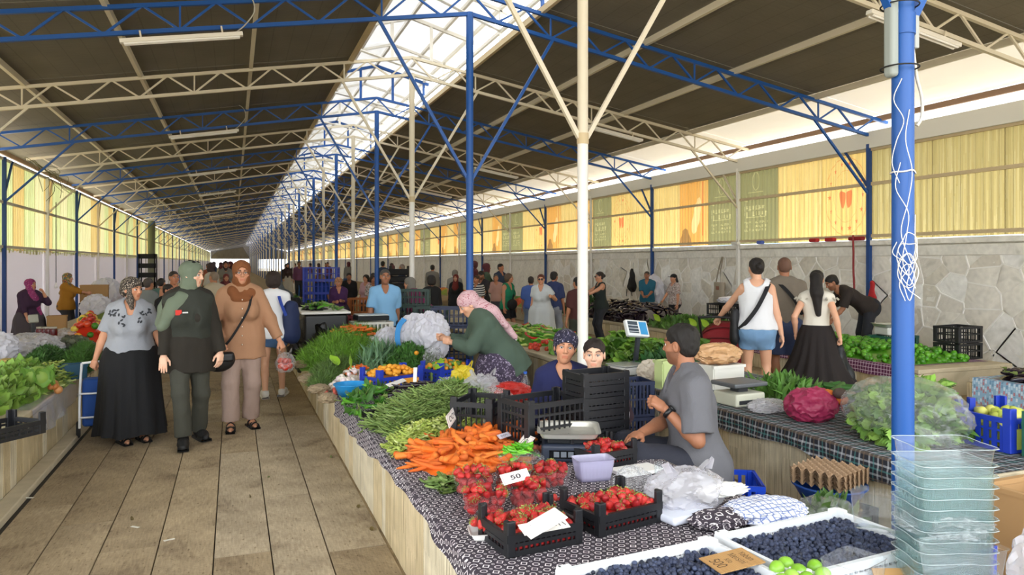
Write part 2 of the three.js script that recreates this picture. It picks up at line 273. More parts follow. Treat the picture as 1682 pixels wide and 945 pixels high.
{
  mesh('gutter_beam', rbox(0.16, 0.29, ZEND + 6, 0.01, XR + 0.02, 3.72, -ZEND / 2 + 1.8), mat(0xd8d6cc, { roughness: 0.5 }), wr);
  mesh('masonry_core', box(0.3, 1.96, ZEND + 6, XR + 0.2, 0.98, -ZEND / 2 + 1.8), M.white, wr);
  mesh('coping', rbox(0.42, 0.09, ZEND + 6, 0.015, XR + 0.17, 1.96, -ZEND / 2 + 1.8), M.white, wr);
  const band = rbox(0.05, 0.17, BAY - 0.02, 0.01);
  for (let n = -1; n < 14; n++) { const o = mesh('plaster_band', band, M.white, wr); o.position.set(XR + 0.045, 1.82, colZ(n) - BAY / 2); }
  // irregular stones with raised pointing: one cell per stone
  const cw = 0.42, ch = 0.30, nx = 50, ny = 6, pts = [];
  for (let i = -1; i <= nx; i++) for (let j = -1; j <= ny; j++) pts.push([(i + 0.5 + rr(-0.42, 0.42)) * cw, (j + 0.5 + rr(-0.42, 0.42)) * ch, i, j]);
  const find = (i, j) => pts[(i + 1) * (ny + 2) + j + 1], ridge = [];
  const stoneM = [0xffffff, 0xf3efe8, 0xe9e4da, 0xf8f5ef].map((c) => mat(c, { map: M.white.map, roughness: 0.8, bumpMap: rep(grainTex, 1.6), bumpScale: 0.007 }));
  for (let i = 0; i < nx; i++) for (let j = 0; j < ny; j++) {
    const p = find(i, j); let poly = [[p[0] - 0.8, p[1] - 0.8], [p[0] + 0.8, p[1] - 0.8], [p[0] + 0.8, p[1] + 0.8], [p[0] - 0.8, p[1] + 0.8]];
    const clip = (nx_, ny_, c) => { const out = []; for (let k = 0; k < poly.length; k++) { const a = poly[k], b = poly[(k + 1) % poly.length], da = a[0] * nx_ + a[1] * ny_ - c, db = b[0] * nx_ + b[1] * ny_ - c; if (da <= 0) out.push(a); if (da * db < 0) { const t = da / (da - db); out.push([a[0] + (b[0] - a[0]) * t, a[1] + (b[1] - a[1]) * t]); } } poly = out; };
    for (let di = -1; di <= 1; di++) for (let dj = -1; dj <= 1; dj++) { if (!di && !dj) continue; const q = find(i + di, j + dj); if (!q) continue; const dx = q[0] - p[0], dy = q[1] - p[1]; clip(dx, dy, (q[0] ** 2 + q[1] ** 2 - p[0] ** 2 - p[1] ** 2) / 2); }
    clip(0, 1, 1.74); clip(0, -1, 0);
    if (poly.length < 3) continue;
    const cx = poly.reduce((s, q) => s + q[0], 0) / poly.length, cy = poly.reduce((s, q) => s + q[1], 0) / poly.length, pos = [], bulge = rr(0.006, 0.02);
    const rim = (f, d) => poly.map((q) => [cx + (q[0] - cx) * f, cy + (q[1] - cy) * f, d]);
    const A = rim(0.99, 0), B = rim(0.86, bulge * 0.9), C = rim(0.4, bulge + rr(-0.006, 0.008)).map((q) => [q[0], q[1], q[2] + rr(-0.006, 0.006)]), n = poly.length, tri = (a, b, c) => pos.push(...a, ...b, ...c);
    for (let k = 0; k < n; k++) { const l = (k + 1) % n; tri(A[k], A[l], B[k]); tri(B[k], A[l], B[l]); tri(B[k], B[l], C[k]); tri(C[k], B[l], C[l]); tri(C[k], C[l], [cx, cy, bulge]); ridge.push([poly[k], poly[l]]); }
    let g = new THREE.BufferGeometry(); g.setAttribute('position', new THREE.Float32BufferAttribute(pos.map((v, t) => t % 3 === 0 ? v - cx : t % 3 === 1 ? v - cy : v), 3)); g = mergeVertices(g); g.computeVertexNormals(); muv(g, rr(0, 5), rr(0, 5));
    const o = mesh('stone', g, pick(stoneM), wr); o.rotation.y = -Math.PI / 2; o.position.set(XR + 0.052, cy, -23.5 + cx);
  }
  const rg = [], seenE = new Set(); for (const [a, b] of ridge) { const mx = (a[0] + b[0]) / 2, my = (a[1] + b[1]) / 2; if (Math.hypot(a[0] - b[0], a[1] - b[1]) < 0.03 || [...seenE].some((e) => Math.abs(e[0] - mx) + Math.abs(e[1] - my) < 0.05)) continue; seenE.add([mx, my]); if (rnd() < 0.8) rg.push(bar(V(XR + 0.05, a[1], -23.5 + a[0]), V(XR + 0.05, b[1], -23.5 + b[0]), 0.034, 0.02)); } // raised pointing
  mesh('pointing', merge(rg), mat(0xf2efe8, { roughness: 0.85 }), wr);
}
{ // building seen through the slit under the right eave, with its windows
  const b = thing('apartment_building', 'pale apartment block glimpsed through the gap under the right eave', 'building', V(34, 0, -30));
  mesh('wall', box(10, 16, 110, 0, 8, 0), mat(0xdfe4ea, { roughness: 0.8 }), b);
  const wg = box(0.1, 1.4, 1.5), wm = mat(0x8fa9c4, { roughness: 0.2 });
  for (let i = 0; i < 24; i++) for (let j = 0; j < 4; j++) { const o = mesh('window', wg, wm, b); o.position.set(-5.06, 3.2 + j * 3.1, 50 - i * 4.2); }
}

{ // far end: sheet gable above the open gateway
  const g = new THREE.Shape(); g.moveTo(XL, 2.35); g.lineTo(XR, 2.35); g.lineTo(XR, 4); g.lineTo(CX, 5.4); g.lineTo(XL, 4); const w = struct('wall_far', new THREE.ExtrudeGeometry(g, { depth: 0.06, bevelEnabled: false }), M.roof, 'dark sheet gable over the bright open gateway at the end', 'wall'); w.position.z = -ZEND - 0.2;
}
// ---------- implicit surfaces ----------
class Blob { // operations in order: add / sub of tapered capsules and ellipsoids, plane cuts, noise
  constructor(cell) { this.cell = cell; this.ops = []; }
  cap(a, b, ra, rb, o = {}) { this.ops.push({ t: 0, a, b, ra, rb, k: 0.02, ...o }); return this; }
  ell(c, r, o = {}) { this.ops.push({ t: 1, c, r, k: 0.012, ...o }); return this; }
  cut(p, n) { this.ops.push({ t: 2, p, n }); return this; } // keeps the side against n
  rough(amp, f, st = 1) { this.ops.push({ t: 3, amp, f, st }); return this; }
  build(uvAt) {
    const lo = V(1e9, 1e9, 1e9), hi = V(-1e9, -1e9, -1e9), e = V(0, 0, 0), C = this.cell;
    for (const o of this.ops) if (o.t < 2 && !o.sub) {
      if (o.t === 0) { const f = o.n ? 1.05 : 1; for (const [p, r] of [[o.a, o.ra], [o.b, o.rb]]) { lo.min(e.copy(p).subScalar(r * f)); hi.max(e.copy(p).addScalar(r * f)); } } else { lo.min(e.copy(o.c).sub(o.r)); hi.max(e.copy(o.c).add(o.r)); }
    }
    lo.subScalar(C * 2.5 + 0.01); hi.addScalar(C * 2.5 + 0.01);
    const nx = Math.ceil((hi.x - lo.x) / C) + 1, ny = Math.ceil((hi.y - lo.y) / C) + 1, nz = Math.ceil((hi.z - lo.z) / C) + 1, fld = new Float32Array(nx * ny * nz).fill(0.5);
    for (const o of this.ops) {
      let x0 = 0, y0 = 0, z0 = 0, x1 = nx - 1, y1 = ny - 1, z1 = nz - 1;
      if (o.t < 2) {
        const m = (o.k ?? 0) + C * 2, a = o.t ? o.c : o.a, b = o.t ? o.c : o.b, R = o.t ? Math.max(o.r.x, o.r.y, o.r.z) : Math.max(o.ra, o.rb);
        const f = (v, l, n) => clamp(v, 0, n - 1);
        x0 = f(Math.floor((Math.min(a.x, b.x) - R - m - lo.x) / C), 0, nx); x1 = f(Math.ceil((Math.max(a.x, b.x) + R + m - lo.x) / C), 0, nx);
        y0 = f(Math.floor((Math.min(a.y, b.y) - R - m - lo.y) / C), 0, ny); y1 = f(Math.ceil((Math.max(a.y, b.y) + R + m - lo.y) / C), 0, ny);
        z0 = f(Math.floor((Math.min(a.z, b.z) - R - m - lo.z) / C), 0, nz); z1 = f(Math.ceil((Math.max(a.z, b.z) + R + m - lo.z) / C), 0, nz);
      }
      let bx, by, bz, bb, fn = o.n && o.t === 0, F1 = (o.f ?? 1.45) - 1, dl;
      if (o.t === 0) { bx = o.b.x - o.a.x; by = o.b.y - o.a.y; bz = o.b.z - o.a.z; bb = bx * bx + by * by + bz * bz || 1e-9; dl = Math.sqrt(bb); }
      for (let k = z0; k <= z1; k++) for (let j = y0; j <= y1; j++) for (let i = x0; i <= x1; i++) {
        const id = i + nx * (j + ny * k); let px = lo.x + i * C, py = lo.y + j * C, pz = lo.z + k * C, d;
        if (o.t === 0) {
          px -= o.a.x; py -= o.a.y; pz -= o.a.z;
          if (fn) { const q = (px * o.n.x + py * o.n.y + pz * o.n.z) * F1; px += o.n.x * q; py += o.n.y * q; pz += o.n.z * q; }
          const tt = (px * bx + py * by + pz * bz) / bb, t = tt < 0 ? 0 : tt > 1 ? 1 : tt; const ex = px - bx * t, ey = py - by * t, ez = pz - bz * t;
          d = Math.sqrt(ex * ex + ey * ey + ez * ez) - (o.ra + (o.rb - o.ra) * t); if (o.flat) d = Math.max(d, (tt - 1) * dl); if (fn) d *= 0.8;
        } else if (o.t === 1) {
          px -= o.c.x; py -= o.c.y; pz -= o.c.z; const ax = px / o.r.x, ay = py / o.r.y, az = pz / o.r.z, k0 = Math.sqrt(ax * ax + ay * ay + az * az), k1 = Math.sqrt((ax / o.r.x) ** 2 + (ay / o.r.y) ** 2 + (az / o.r.z) ** 2) || 1e-6; d = k0 * (k0 - 1) / k1; if (k0 < 1e-4) d = -Math.min(o.r.x, o.r.y, o.r.z);
        } else if (o.t === 2) { d = (px - o.p.x) * o.n.x + (py - o.p.y) * o.n.y + (pz - o.p.z) * o.n.z; if (d > fld[id]) fld[id] = d; continue; } else { if (Math.abs(fld[id]) < 0.05) fld[id] += o.amp * noise(px * o.f + 5, py * o.f * o.st, pz * o.f); continue; }
        const f0 = fld[id], kk = o.k ?? 0;
        if (o.sub) { const q = -d, h = kk ? Math.max(kk - Math.abs(f0 - q), 0) / kk : 0; fld[id] = Math.max(f0, q) + h * h * kk * 0.25; } else { const h = kk ? Math.max(kk - Math.abs(f0 - d), 0) / kk : 0; fld[id] = Math.min(f0, d) - h * h * kk * 0.25; }
      }
    }
    // surface nets
    const vid = new Int32Array(nx * ny * nz).fill(-1), pos = [], idx = [], sx = 1, sy = nx, sz = nx * ny, off = [0, sx, sy, sx + sy, sz, sx + sz, sy + sz, sx + sy + sz];
    const E = [[0, 1], [2, 3], [4, 5], [6, 7], [0, 2], [1, 3], [4, 6], [5, 7], [0, 4], [1, 5], [2, 6], [3, 7]];
    for (let k = 0; k < nz - 1; k++) for (let j = 0; j < ny - 1; j++) for (let i = 0; i < nx - 1; i++) {
      const id = i + nx * (j + ny * k); let m = 0; for (let c = 0; c < 8; c++) if (fld[id + off[c]] < 0) m |= 1 << c; if (m === 0 || m === 255) continue;
      let x = 0, y = 0, z = 0, n = 0;
      for (const [a, b] of E) { if (((m >> a) & 1) === ((m >> b) & 1)) continue; const fa = fld[id + off[a]], fb = fld[id + off[b]], t = fa / (fa - fb); x += (a & 1) + t * ((b & 1) - (a & 1)); y += (a >> 1 & 1) + t * ((b >> 1 & 1) - (a >> 1 & 1)); z += (a >> 2) + t * ((b >> 2) - (a >> 2)); n++; }
      vid[id] = pos.length / 3; pos.push(lo.x + (i + x / n) * C, lo.y + (j + y / n) * C, lo.z + (k + z / n) * C);
    }
    for (let k = 1; k < nz - 1; k++) for (let j = 1; j < ny - 1; j++) for (let i = 1; i < nx - 1; i++) {
      const id = i + nx * (j + ny * k), f = fld[id] < 0;
      for (const [s, p, q] of [[sx, sy, sz], [sy, sz, sx], [sz, sx, sy]]) { if (f === (fld[id + s] < 0)) continue; const a = vid[id], b = vid[id - p], c = vid[id - p - q], d = vid[id - q]; if (a < 0 || b < 0 || c < 0 || d < 0) continue; if (f) idx.push(a, b, c, a, c, d); else idx.push(a, c, b, a, d, c); }
    }
    const g = new THREE.BufferGeometry(); g.setAttribute('position', new THREE.Float32BufferAttribute(pos, 3)); g.setIndex(idx); g.computeVertexNormals();
    const cx = (lo.x + hi.x) / 2, cz = (lo.z + hi.z) / 2, uv = new Float32Array(pos.length / 3 * 2);
    for (let i = 0; i < uv.length / 2; i++) { uv[2 * i] = Math.atan2(pos[3 * i] - cx, pos[3 * i + 2] - cz) * 0.15; uv[2 * i + 1] = pos[3 * i + 1] + pos[3 * i + 2] * 0.3; }
    g.setAttribute('uv', new THREE.BufferAttribute(uv, 2)); return g;
  }
}
const withColor = (g, fn) => { const p = g.attributes.position, c = new Float32Array(p.count * 3); for (let i = 0; i < p.count; i++) { const q = fn ? fn(p.getX(i), p.getY(i), p.getZ(i)) : [1, 1, 1]; c[3 * i] = q[0]; c[3 * i + 1] = q[1]; c[3 * i + 2] = q[2]; } g.setAttribute('color', new THREE.BufferAttribute(c, 3)); return g; };
const cache = {}, cached = (k, f) => cache[k] ??= f();
// head: facing +z, centre between the ears, about 0.23 m tall
function headGeo(q, male, beard, browDark) {
  return cached(`head${q}${male}${beard}${browDark}`, () => {
    const b = new Blob([0.0036, 0.006, 0.012][q]), j = male ? 1.06 : 1;
    b.ell(V(0, 0.035, -0.012), V(0.075, 0.084, 0.095)).ell(V(0, -0.035, 0.022), V(0.06 * j, 0.078, 0.066), { k: 0.03 }).ell(V(0, -0.088, 0.056), V(0.026 * j, 0.022, 0.024), { k: 0.03 });
    for (const s of [-1, 1]) b.ell(V(s * 0.044, -0.022, 0.052), V(0.022, 0.02, 0.022), { k: 0.025 });
    b.cap(V(-0.036, 0.03, 0.074), V(0.036, 0.03, 0.074), 0.011, 0.011, { k: 0.02 }).cap(V(0, 0.028, 0.082), V(0, -0.022, 0.104), 0.007, 0.011 * j, { k: 0.012 });
    for (const s of [-1, 1]) b.ell(V(s * 0.011, -0.027, 0.094), V(0.009, 0.008, 0.011), { k: 0.006 }).ell(V(s * 0.031, 0.008, 0.094), V(0.019, 0.013, 0.016), { sub: true, k: 0.012 });
    b.cap(V(-0.018, -0.054, 0.08), V(0.018, -0.054, 0.08), 0.006, 0.006, { k: 0.008 }).cap(V(-0.015, -0.066, 0.079), V(0.015, -0.066, 0.079), 0.007, 0.007, { k: 0.008 }).cap(V(-0.022, -0.06, 0.089), V(0.022, -0.06, 0.089), 0.002, 0.002, { sub: true, k: 0.004 });
    for (const s of [-1, 1]) b.ell(V(s * 0.077, -0.004, -0.006), V(0.009, 0.031, 0.019), { k: 0.006 }).ell(V(s * 0.086, 0, -0.002), V(0.005, 0.018, 0.01), { sub: true, k: 0.004 });
    b.cap(V(0, -0.06, -0.02), V(0, -0.17, -0.035), 0.05 * j, 0.054 * j, { k: 0.02 });
    return withColor(b.build(), (x, y, z) => {
      const n = 1 + 0.05 * noise(x * 60, y * 60, z * 60);
      if (z > 0.066 && Math.abs(x) < 0.022 && y < -0.049 && y > -0.072) return [0.92 * n, 0.66 * n, 0.62 * n];
      const ab = Math.abs(x); if (browDark && z > 0.05 && ab > 0.013 && ab < 0.054 && Math.abs(y - 0.031 - (ab < 0.04 ? (ab - 0.013) * 0.25 : 0.007 - (ab - 0.04) * 0.5)) < 0.0055) return [0.2, 0.16, 0.13];
      if (beard && y < -0.03 && z > -0.03 && z + y * 0.3 > -0.03 && !(z > 0.07 && Math.abs(x) < 0.025 && y > -0.045) && y > -0.12) { const k = beard * (0.75 + 0.25 * noise(x * 300, y * 300, z * 300)); return [1 - 0.75 * k, 1 - 0.74 * k, 1 - 0.72 * k]; }
      if (ab > 0.02 && ab < 0.06 && y < -0.005 && y > -0.045 && z > 0.03) return [1.02 * n, 0.93 * n, 0.91 * n]; return [n, n, n];
    });
  });
}
const eyeGeo = (s) => cached('eye' + s, () => {
  const gs = []; const add = (g, c) => gs.push(withColor(plain(g), () => c));
  { add(new THREE.SphereGeometry(0.0128, 10, 8).translate(s * 0.031, 0.007, 0.0715), [0.75, 0.72, 0.7]); add(new THREE.SphereGeometry(0.0068, 8, 6).scale(1, 1, 0.5).translate(s * 0.031, 0.0065, 0.0826), [0.05, 0.03, 0.02]); add(new THREE.TorusGeometry(0.0125, 0.0022, 4, 10, Math.PI).scale(1.15, 0.62, 1).translate(s * 0.031, 0.0075, 0.081), [0.06, 0.04, 0.03]); }
  return mergeGeometries(gs);
});
const HAIRS = {
  short: (b) => b.ell(V(0, 0.05, -0.018), V(0.084, 0.082, 0.102)).ell(V(0, 0.0, -0.05), V(0.076, 0.075, 0.062), { k: 0.02 }).cut(V(0, 0.055, 0.073), V(0, -0.55, 0.83)).ell(V(0, -0.08, 0.06), V(0.12, 0.12, 0.085), { sub: true, k: 0.008 }).cap(V(-0.12, -0.004, 0), V(0.12, -0.004, 0), 0.028, 0.028, { sub: true, k: 0.01 }),
  crop: (b) => b.ell(V(0, 0.044, -0.014), V(0.0785, 0.08, 0.0985)).ell(V(0, 0.0, -0.045), V(0.071, 0.07, 0.062), { k: 0.02 }).cut(V(0, 0.06, 0.07), V(0, -0.5, 0.86)).ell(V(0, -0.085, 0.06), V(0.12, 0.12, 0.085), { sub: true, k: 0.008 }).cap(V(-0.12, -0.004, 0), V(0.12, -0.004, 0), 0.03, 0.03, { sub: true, k: 0.01 }),
  bob: (b) => b.ell(V(0, 0.045, -0.02), V(0.098, 0.092, 0.108)).ell(V(0, -0.02, -0.045), V(0.1, 0.09, 0.08), { k: 0.03 }).ell(V(0, -0.03, 0.1), V(0.066, 0.098, 0.08), { sub: true, k: 0.015 }),
  bun: (b) => b.ell(V(0, 0.045, -0.018), V(0.083, 0.082, 0.102)).ell(V(0, 0.0, -0.05), V(0.074, 0.07, 0.06), { k: 0.02 }).ell(V(0, 0.02, -0.125), V(0.042, 0.042, 0.036), { k: 0.012 }).cut(V(0, 0.055, 0.073), V(0, -0.55, 0.83)).ell(V(0, -0.08, 0.06), V(0.12, 0.12, 0.085), { sub: true, k: 0.008 }),
  tail: (b) => b.ell(V(0, 0.045, -0.018), V(0.083, 0.082, 0.102)).ell(V(0, 0.0, -0.05), V(0.074, 0.07, 0.06), { k: 0.02 }).cap(V(0, 0.03, -0.1), V(0, -0.09, -0.14), 0.036, 0.03, { k: 0.02 }).cap(V(0, -0.09, -0.14), V(0, -0.24, -0.12), 0.034, 0.012, { k: 0.02 }).cut(V(0, 0.055, 0.073), V(0, -0.55, 0.83)).ell(V(0, -0.08, 0.06), V(0.12, 0.12, 0.085), { sub: true, k: 0.008 }),
  hijab: (b) => b.ell(V(0, 0.035, -0.018), V(0.093, 0.098, 0.115)).ell(V(0, -0.05, 0.01), V(0.08, 0.09, 0.088), { k: 0.03 }).cap(V(0, -0.1, -0.015), V(0, -0.19, -0.025), 0.085, 0.1, { k: 0.03 }).ell(V(0, -0.022, 0.108), V(0.057, 0.09, 0.085), { sub: true, k: 0.01 }).rough(0.006, 26, 0.5),
  scarf: (b) => b.ell(V(0, 0.045, -0.02), V(0.094, 0.094, 0.115)).ell(V(0, -0.01, -0.06), V(0.088, 0.085, 0.068), { k: 0.03 }).cut(V(0, 0.042, 0.085), V(0, -0.62, 0.78)).ell(V(0, -0.085, 0.07), V(0.12, 0.12, 0.095), { sub: true, k: 0.01 }).rough(0.005, 26, 0.6),
  wrap: (b) => b.ell(V(0, 0.045, -0.02), V(0.095, 0.097, 0.117)).ell(V(0, -0.05, -0.05), V(0.094, 0.1, 0.085), { k: 0.03 }).cap(V(0, -0.1, -0.03), V(0, -0.19, -0.03), 0.088, 0.1, { k: 0.03 }).ell(V(0, -0.025, 0.1), V(0.06, 0.09, 0.1), { sub: true, k: 0.015 }).rough(0.006, 26, 0.5),
  cap: (b) => b.ell(V(0, 0.052, -0.014), V(0.087, 0.084, 0.106)).cut(V(0, 0.035, 0), V(0, -1, 0.12)).cap(V(-0.035, 0.048, 0.12), V(0.035, 0.048, 0.12), 0.05, 0.05, { n: V(0, 1, 0), f: 7, k: 0.008 }),
};
const hairGeo = (kind, q) => cached(kind + q, () => { const b = new Blob([0.005, 0.008, 0.014][q]); HAIRS[kind](b); if (['short', 'bob', 'bun', 'tail', 'crop'].includes(kind)) b.rough(kind === 'crop' ? 0.001 : 0.005, 45, 0.7); const g = b.build(), p = g.attributes.position, uv = g.attributes.uv; for (let i = 0; i < p.count; i++) uv.setXY(i, Math.atan2(p.getX(i), p.getZ(i)) * 0.1, p.getY(i) + Math.abs(p.getZ(i)) * 0.4); return g; });
function handGeo(pose, left, q) { // left hand: fingers -y, palm +z, thumb +x
  return cached('hand' + pose + left + q, () => {
    const b = new Blob([0.0032, 0.005, 0.009][q]), curl = { rest: 0.36, fist: 1.15, flat: 0.1 }[pose];
    b.cap(V(0, 0.02, 0), V(0, -0.03, 0), 0.026, 0.03, { n: V(0, 0, 1), f: 1.5, k: 0.01 }).cap(V(0.016, -0.03, 0), V(0.02, -0.078, 0), 0.018, 0.014, { k: 0.012 }).cap(V(-0.016, -0.03, 0), V(-0.022, -0.074, 0), 0.018, 0.013, { k: 0.012 }).cap(V(0, -0.03, 0), V(0, -0.08, 0), 0.018, 0.014, { k: 0.012 });
    [[0.027, 0.066], [0.009, 0.075], [-0.009, 0.07], [-0.026, 0.054]].forEach(([x, L], i) => {
      let p = V(x, -0.08 + (i === 3 ? 0.006 : 0), 0), a = curl * (0.7 + i * 0.12);
      for (let s = 0; s < 3; s++) { const l = L * [0.46, 0.3, 0.26][s], n = p.clone().add(V(x * 0.06, -Math.cos(a) * l, Math.sin(a) * l)); b.cap(p, n, 0.0092 - s * 0.0007, 0.0086 - s * 0.0008, { k: s ? 0.003 : 0.005 }); p = n; a += curl * (pose === 'fist' ? 1.15 : 0.9); }
    });
    const th = pose === 'fist' ? [V(0.026, -0.028, 0.008), V(0.036, -0.06, 0.03), V(0.016, -0.082, 0.045)] : [V(0.026, -0.022, 0.006), V(0.05, -0.052, 0.018), V(0.055, -0.084, 0.024)];
    b.cap(th[0], th[1], 0.0125, 0.0105, { k: 0.01 }).cap(th[1], th[2], 0.0102, 0.008, { k: 0.004 });
    const g = withColor(b.build(), (x, y, z) => y < -0.1 && z < 0 ? [1, 0.93, 0.9] : [1, 1, 1]);
    if (!left) { g.scale(-1, 1, 1); const I = g.index.array; for (let i = 0; i < I.length; i += 3) { const t = I[i]; I[i] = I[i + 1]; I[i + 1] = t; } g.computeVertexNormals(); }
    return g;
  });
}
function ik(a, t, l1, l2, pole) { // elbow or knee between a and t, and the end that can be reached
  const d = t.clone().sub(a), L = Math.min(d.length(), (l1 + l2) * 0.998); d.normalize(); const end = a.clone().addScaledVector(d, L), c = (l1 * l1 + L * L - l2 * l2) / (2 * l1 * L), s = Math.sqrt(Math.max(0, 1 - c * c));
  const p = pole.clone().addScaledVector(d, -pole.dot(d)).normalize(); return [a.clone().addScaledVector(d, l1 * c).addScaledVector(p, l1 * s), end];
}
const v3 = (a) => V(a[0], a[1], a[2]);
const SKIN = { a: 0xd6a283, b: 0xc68d6c, c: 0xb87c5b, d: 0xa06a4c, e: 0xe0b296 };
const skinM = {}; const skinOf = (k) => skinM[k] ??= phys(SKIN[k] ?? k, { vertexColors: true, roughness: 0.55, sheen: 0.2, sheenColor: col(0xffd8c4) });
const clothM = (c, o) => typeof c === 'object' ? c : cached('cloth' + c + JSON.stringify(o ?? {}), () => mat(c, { roughness: 0.88, bumpMap: rep(grainTex, 9), bumpScale: 0.0015, ...o }));
const hairM = (c) => cached('hairm' + c, () => mat(c, { roughness: 0.55, bumpMap: rep(grainTex, 30, 4), bumpScale: 0.004 }));
function ribbon(pts, w, th = 0.004, side) { // flat strap along a smooth path; side: its width direction
  const c = new THREE.CatmullRomCurve3(pts), n = pts.length * 6, pos = [], idx = [];
  for (let i = 0; i <= n; i++) { const p = c.getPoint(i / n), t = c.getTangent(i / n), s = (side ? (typeof side === 'function' ? side(i / n) : side) : V(0, 1, 0)).clone(); s.addScaledVector(t, -s.dot(t)).normalize(); const o = t.clone().cross(s).multiplyScalar(th / 2); for (const [a, b] of [[-1, -1], [1, -1], [1, 1], [-1, 1]]) { const q = p.clone().addScaledVector(s, a * w / 2).addScaledVector(o, b); pos.push(q.x, q.y, q.z); } }
  for (let i = 0; i < n; i++) for (let k = 0; k < 4; k++) { const a = i * 4 + k, b = i * 4 + (k + 1) % 4; idx.push(a, b, a + 4, b, b + 4, a + 4); }
  const g = new THREE.BufferGeometry(); g.setAttribute('position', new THREE.Float32BufferAttribute(pos, 3)); g.setIndex(idx); const q = g.toNonIndexed(); q.computeVertexNormals(); return muv(q);
}
// a standing, walking, bending or sitting figure; local axes: faces +z, own left is +x
function person(label, pos, face, o) {
  const g = thing('person', label, 'person', pos, face, o.group), s = (o.h ?? 1.65) / 1.7, q = o.q ?? 1, C = [0.011, 0.014, 0.024][q], w = o.w ?? 1, fem = o.fem ?? false;
  const pel = o.pelvis ? v3(o.pelvis) : V(0, 0.92 * s, 0), lean = o.lean ?? 0.03, tilt = o.tilt ?? 0, tw = o.twist ?? 0, up = V(Math.sin(tilt), Math.cos(lean), Math.sin(lean)).normalize(), right = V(Math.cos(tw), -Math.sin(tilt), -Math.sin(tw)).normalize(); right.addScaledVector(up, -right.dot(up)).normalize(); const fwd = right.clone().cross(up).normalize();
  const T = (x, y, z = 0) => pel.clone().addScaledVector(right, x * s).addScaledVector(up, y * s).addScaledVector(fwd, z * s);
  const sw = (fem ? 0.15 : 0.178) * (0.85 + 0.15 * w), hw = 0.085 * (0.7 + 0.3 * w);
  const neckTop = T(0, 0.535, 0.0), hy = o.look ?? 0, hp = o.nod ?? 0, hr = o.roll ?? 0;
  const headRot = new THREE.Euler(hp, hy, hr, 'YXZ'), headQ = new THREE.Quaternion().setFromEuler(headRot), head = neckTop.clone().addScaledVector(up, 0.06 * s).add(V(0, 0.075 * s, 0.025 * s).applyQuaternion(headQ));
  const placeHead = (geo) => geo.clone().scale(s, s, s).applyQuaternion(headQ).translate(head.x, head.y, head.z);
  const body = new Blob(C), arms = [], legs = [], toLocal = (p) => p.clone().sub(pos).applyAxisAngle(V(0, 1, 0), -face);
  for (const S1 of [1, -1]) {
    const A = o[S1 > 0 ? 'L' : 'R'] ?? {}, sho = T(S1 * sw, 0.445, -0.005), tgt = A.toW ? toLocal(A.toW) : A.to ? v3(A.to) : sho.clone().add(V(S1 * 0.06, -0.535, 0.06).multiplyScalar(s));
    const [el, wr] = ik(sho, tgt, 0.285 * s, 0.25 * s, A.pole ? v3(A.pole) : V(S1 * 0.35, -0.2, -1)); arms.push({ S1, sho, el, wr, A });
    const Fo = o[S1 > 0 ? 'FL' : 'FR'] ?? {}, hip = T(S1 * hw, -0.03), ft = Fo.toW ? toLocal(Fo.toW) : Fo.to ? v3(Fo.to) : V(S1 * 0.1 * s, 0.075 * s, 0); const [kn, an] = ik(hip, ft, 0.425 * s, 0.415 * s, Fo.pole ? v3(Fo.pole) : V(S1 * 0.1, 0, 1)); legs.push({ S1, hip, kn, an, toe: Fo.toe ? v3(Fo.toe) : V(S1 * 0.25, -0.32, 1).normalize() });
  }
  const torso = (b, inf, k = 0.03) => {
    const R = (r) => r * s * w + inf, n = fwd, belly = o.belly ?? 0;
    b.cap(T(0, -0.03), T(0, 0.13), R(fem ? 0.172 : 0.155), R(fem ? 0.138 : 0.142), { n, k, f: 1.38 }).cap(T(0, 0.13), T(0, 0.33, 0.01), R(fem ? 0.138 : 0.142), R(fem ? 0.148 : 0.165), { n, k, f: 1.42 }).cap(T(0, 0.33, 0.01), T(0, 0.43), R(fem ? 0.148 : 0.165), R(0.12), { n, k, f: 1.5 });
    b.cap(T(-sw * 0.86, 0.445), T(sw * 0.86, 0.445), 0.048 * s + inf, 0.048 * s + inf, { k: 0.05 }).cap(T(-0.09, 0.475, -0.015), T(0.09, 0.475, -0.015), 0.045 * s + inf, 0.045 * s + inf, { k: 0.05 });
    if (fem) for (const e of [-1, 1]) b.cap(T(e * 0.075, 0.3, 0.085 * w), T(e * 0.07, 0.27, 0.1 * w), (0.062 * s) * w + inf * 0.6, 0.06 * s * w + inf * 0.6, { k: 0.05 });
    if (belly && inf) b.cap(T(-0.04, 0.1, 0.06), T(0.04, 0.1, 0.06), (0.1 + belly) * s, (0.1 + belly) * s, { k: 0.06 });
    b.cap(T(-0.075, -0.04, -0.05), T(0.075, -0.04, -0.05), 0.092 * s * w + inf, 0.092 * s * w + inf, { k: 0.05 });
  };
  torso(body, 0);
  body.cap(T(0, 0.44, -0.01), neckTop, 0.062 * s, 0.05 * s, { k: 0.03 });
  const wa = (fem ? 0.64 : 0.68) + 0.3 * w;
  for (const a of arms) { const d = a.el.clone().sub(a.sho), m = a.el.clone().lerp(a.wr, 0.28); body.cap(a.sho, a.el, 0.052 * s * wa, 0.039 * s * wa, { k: 0.03 }).cap(a.el, m, 0.038 * s * wa, 0.041 * s * wa, { k: 0.015 }).cap(m, a.wr, 0.041 * s * wa, 0.025 * s, { k: 0.015 }); }
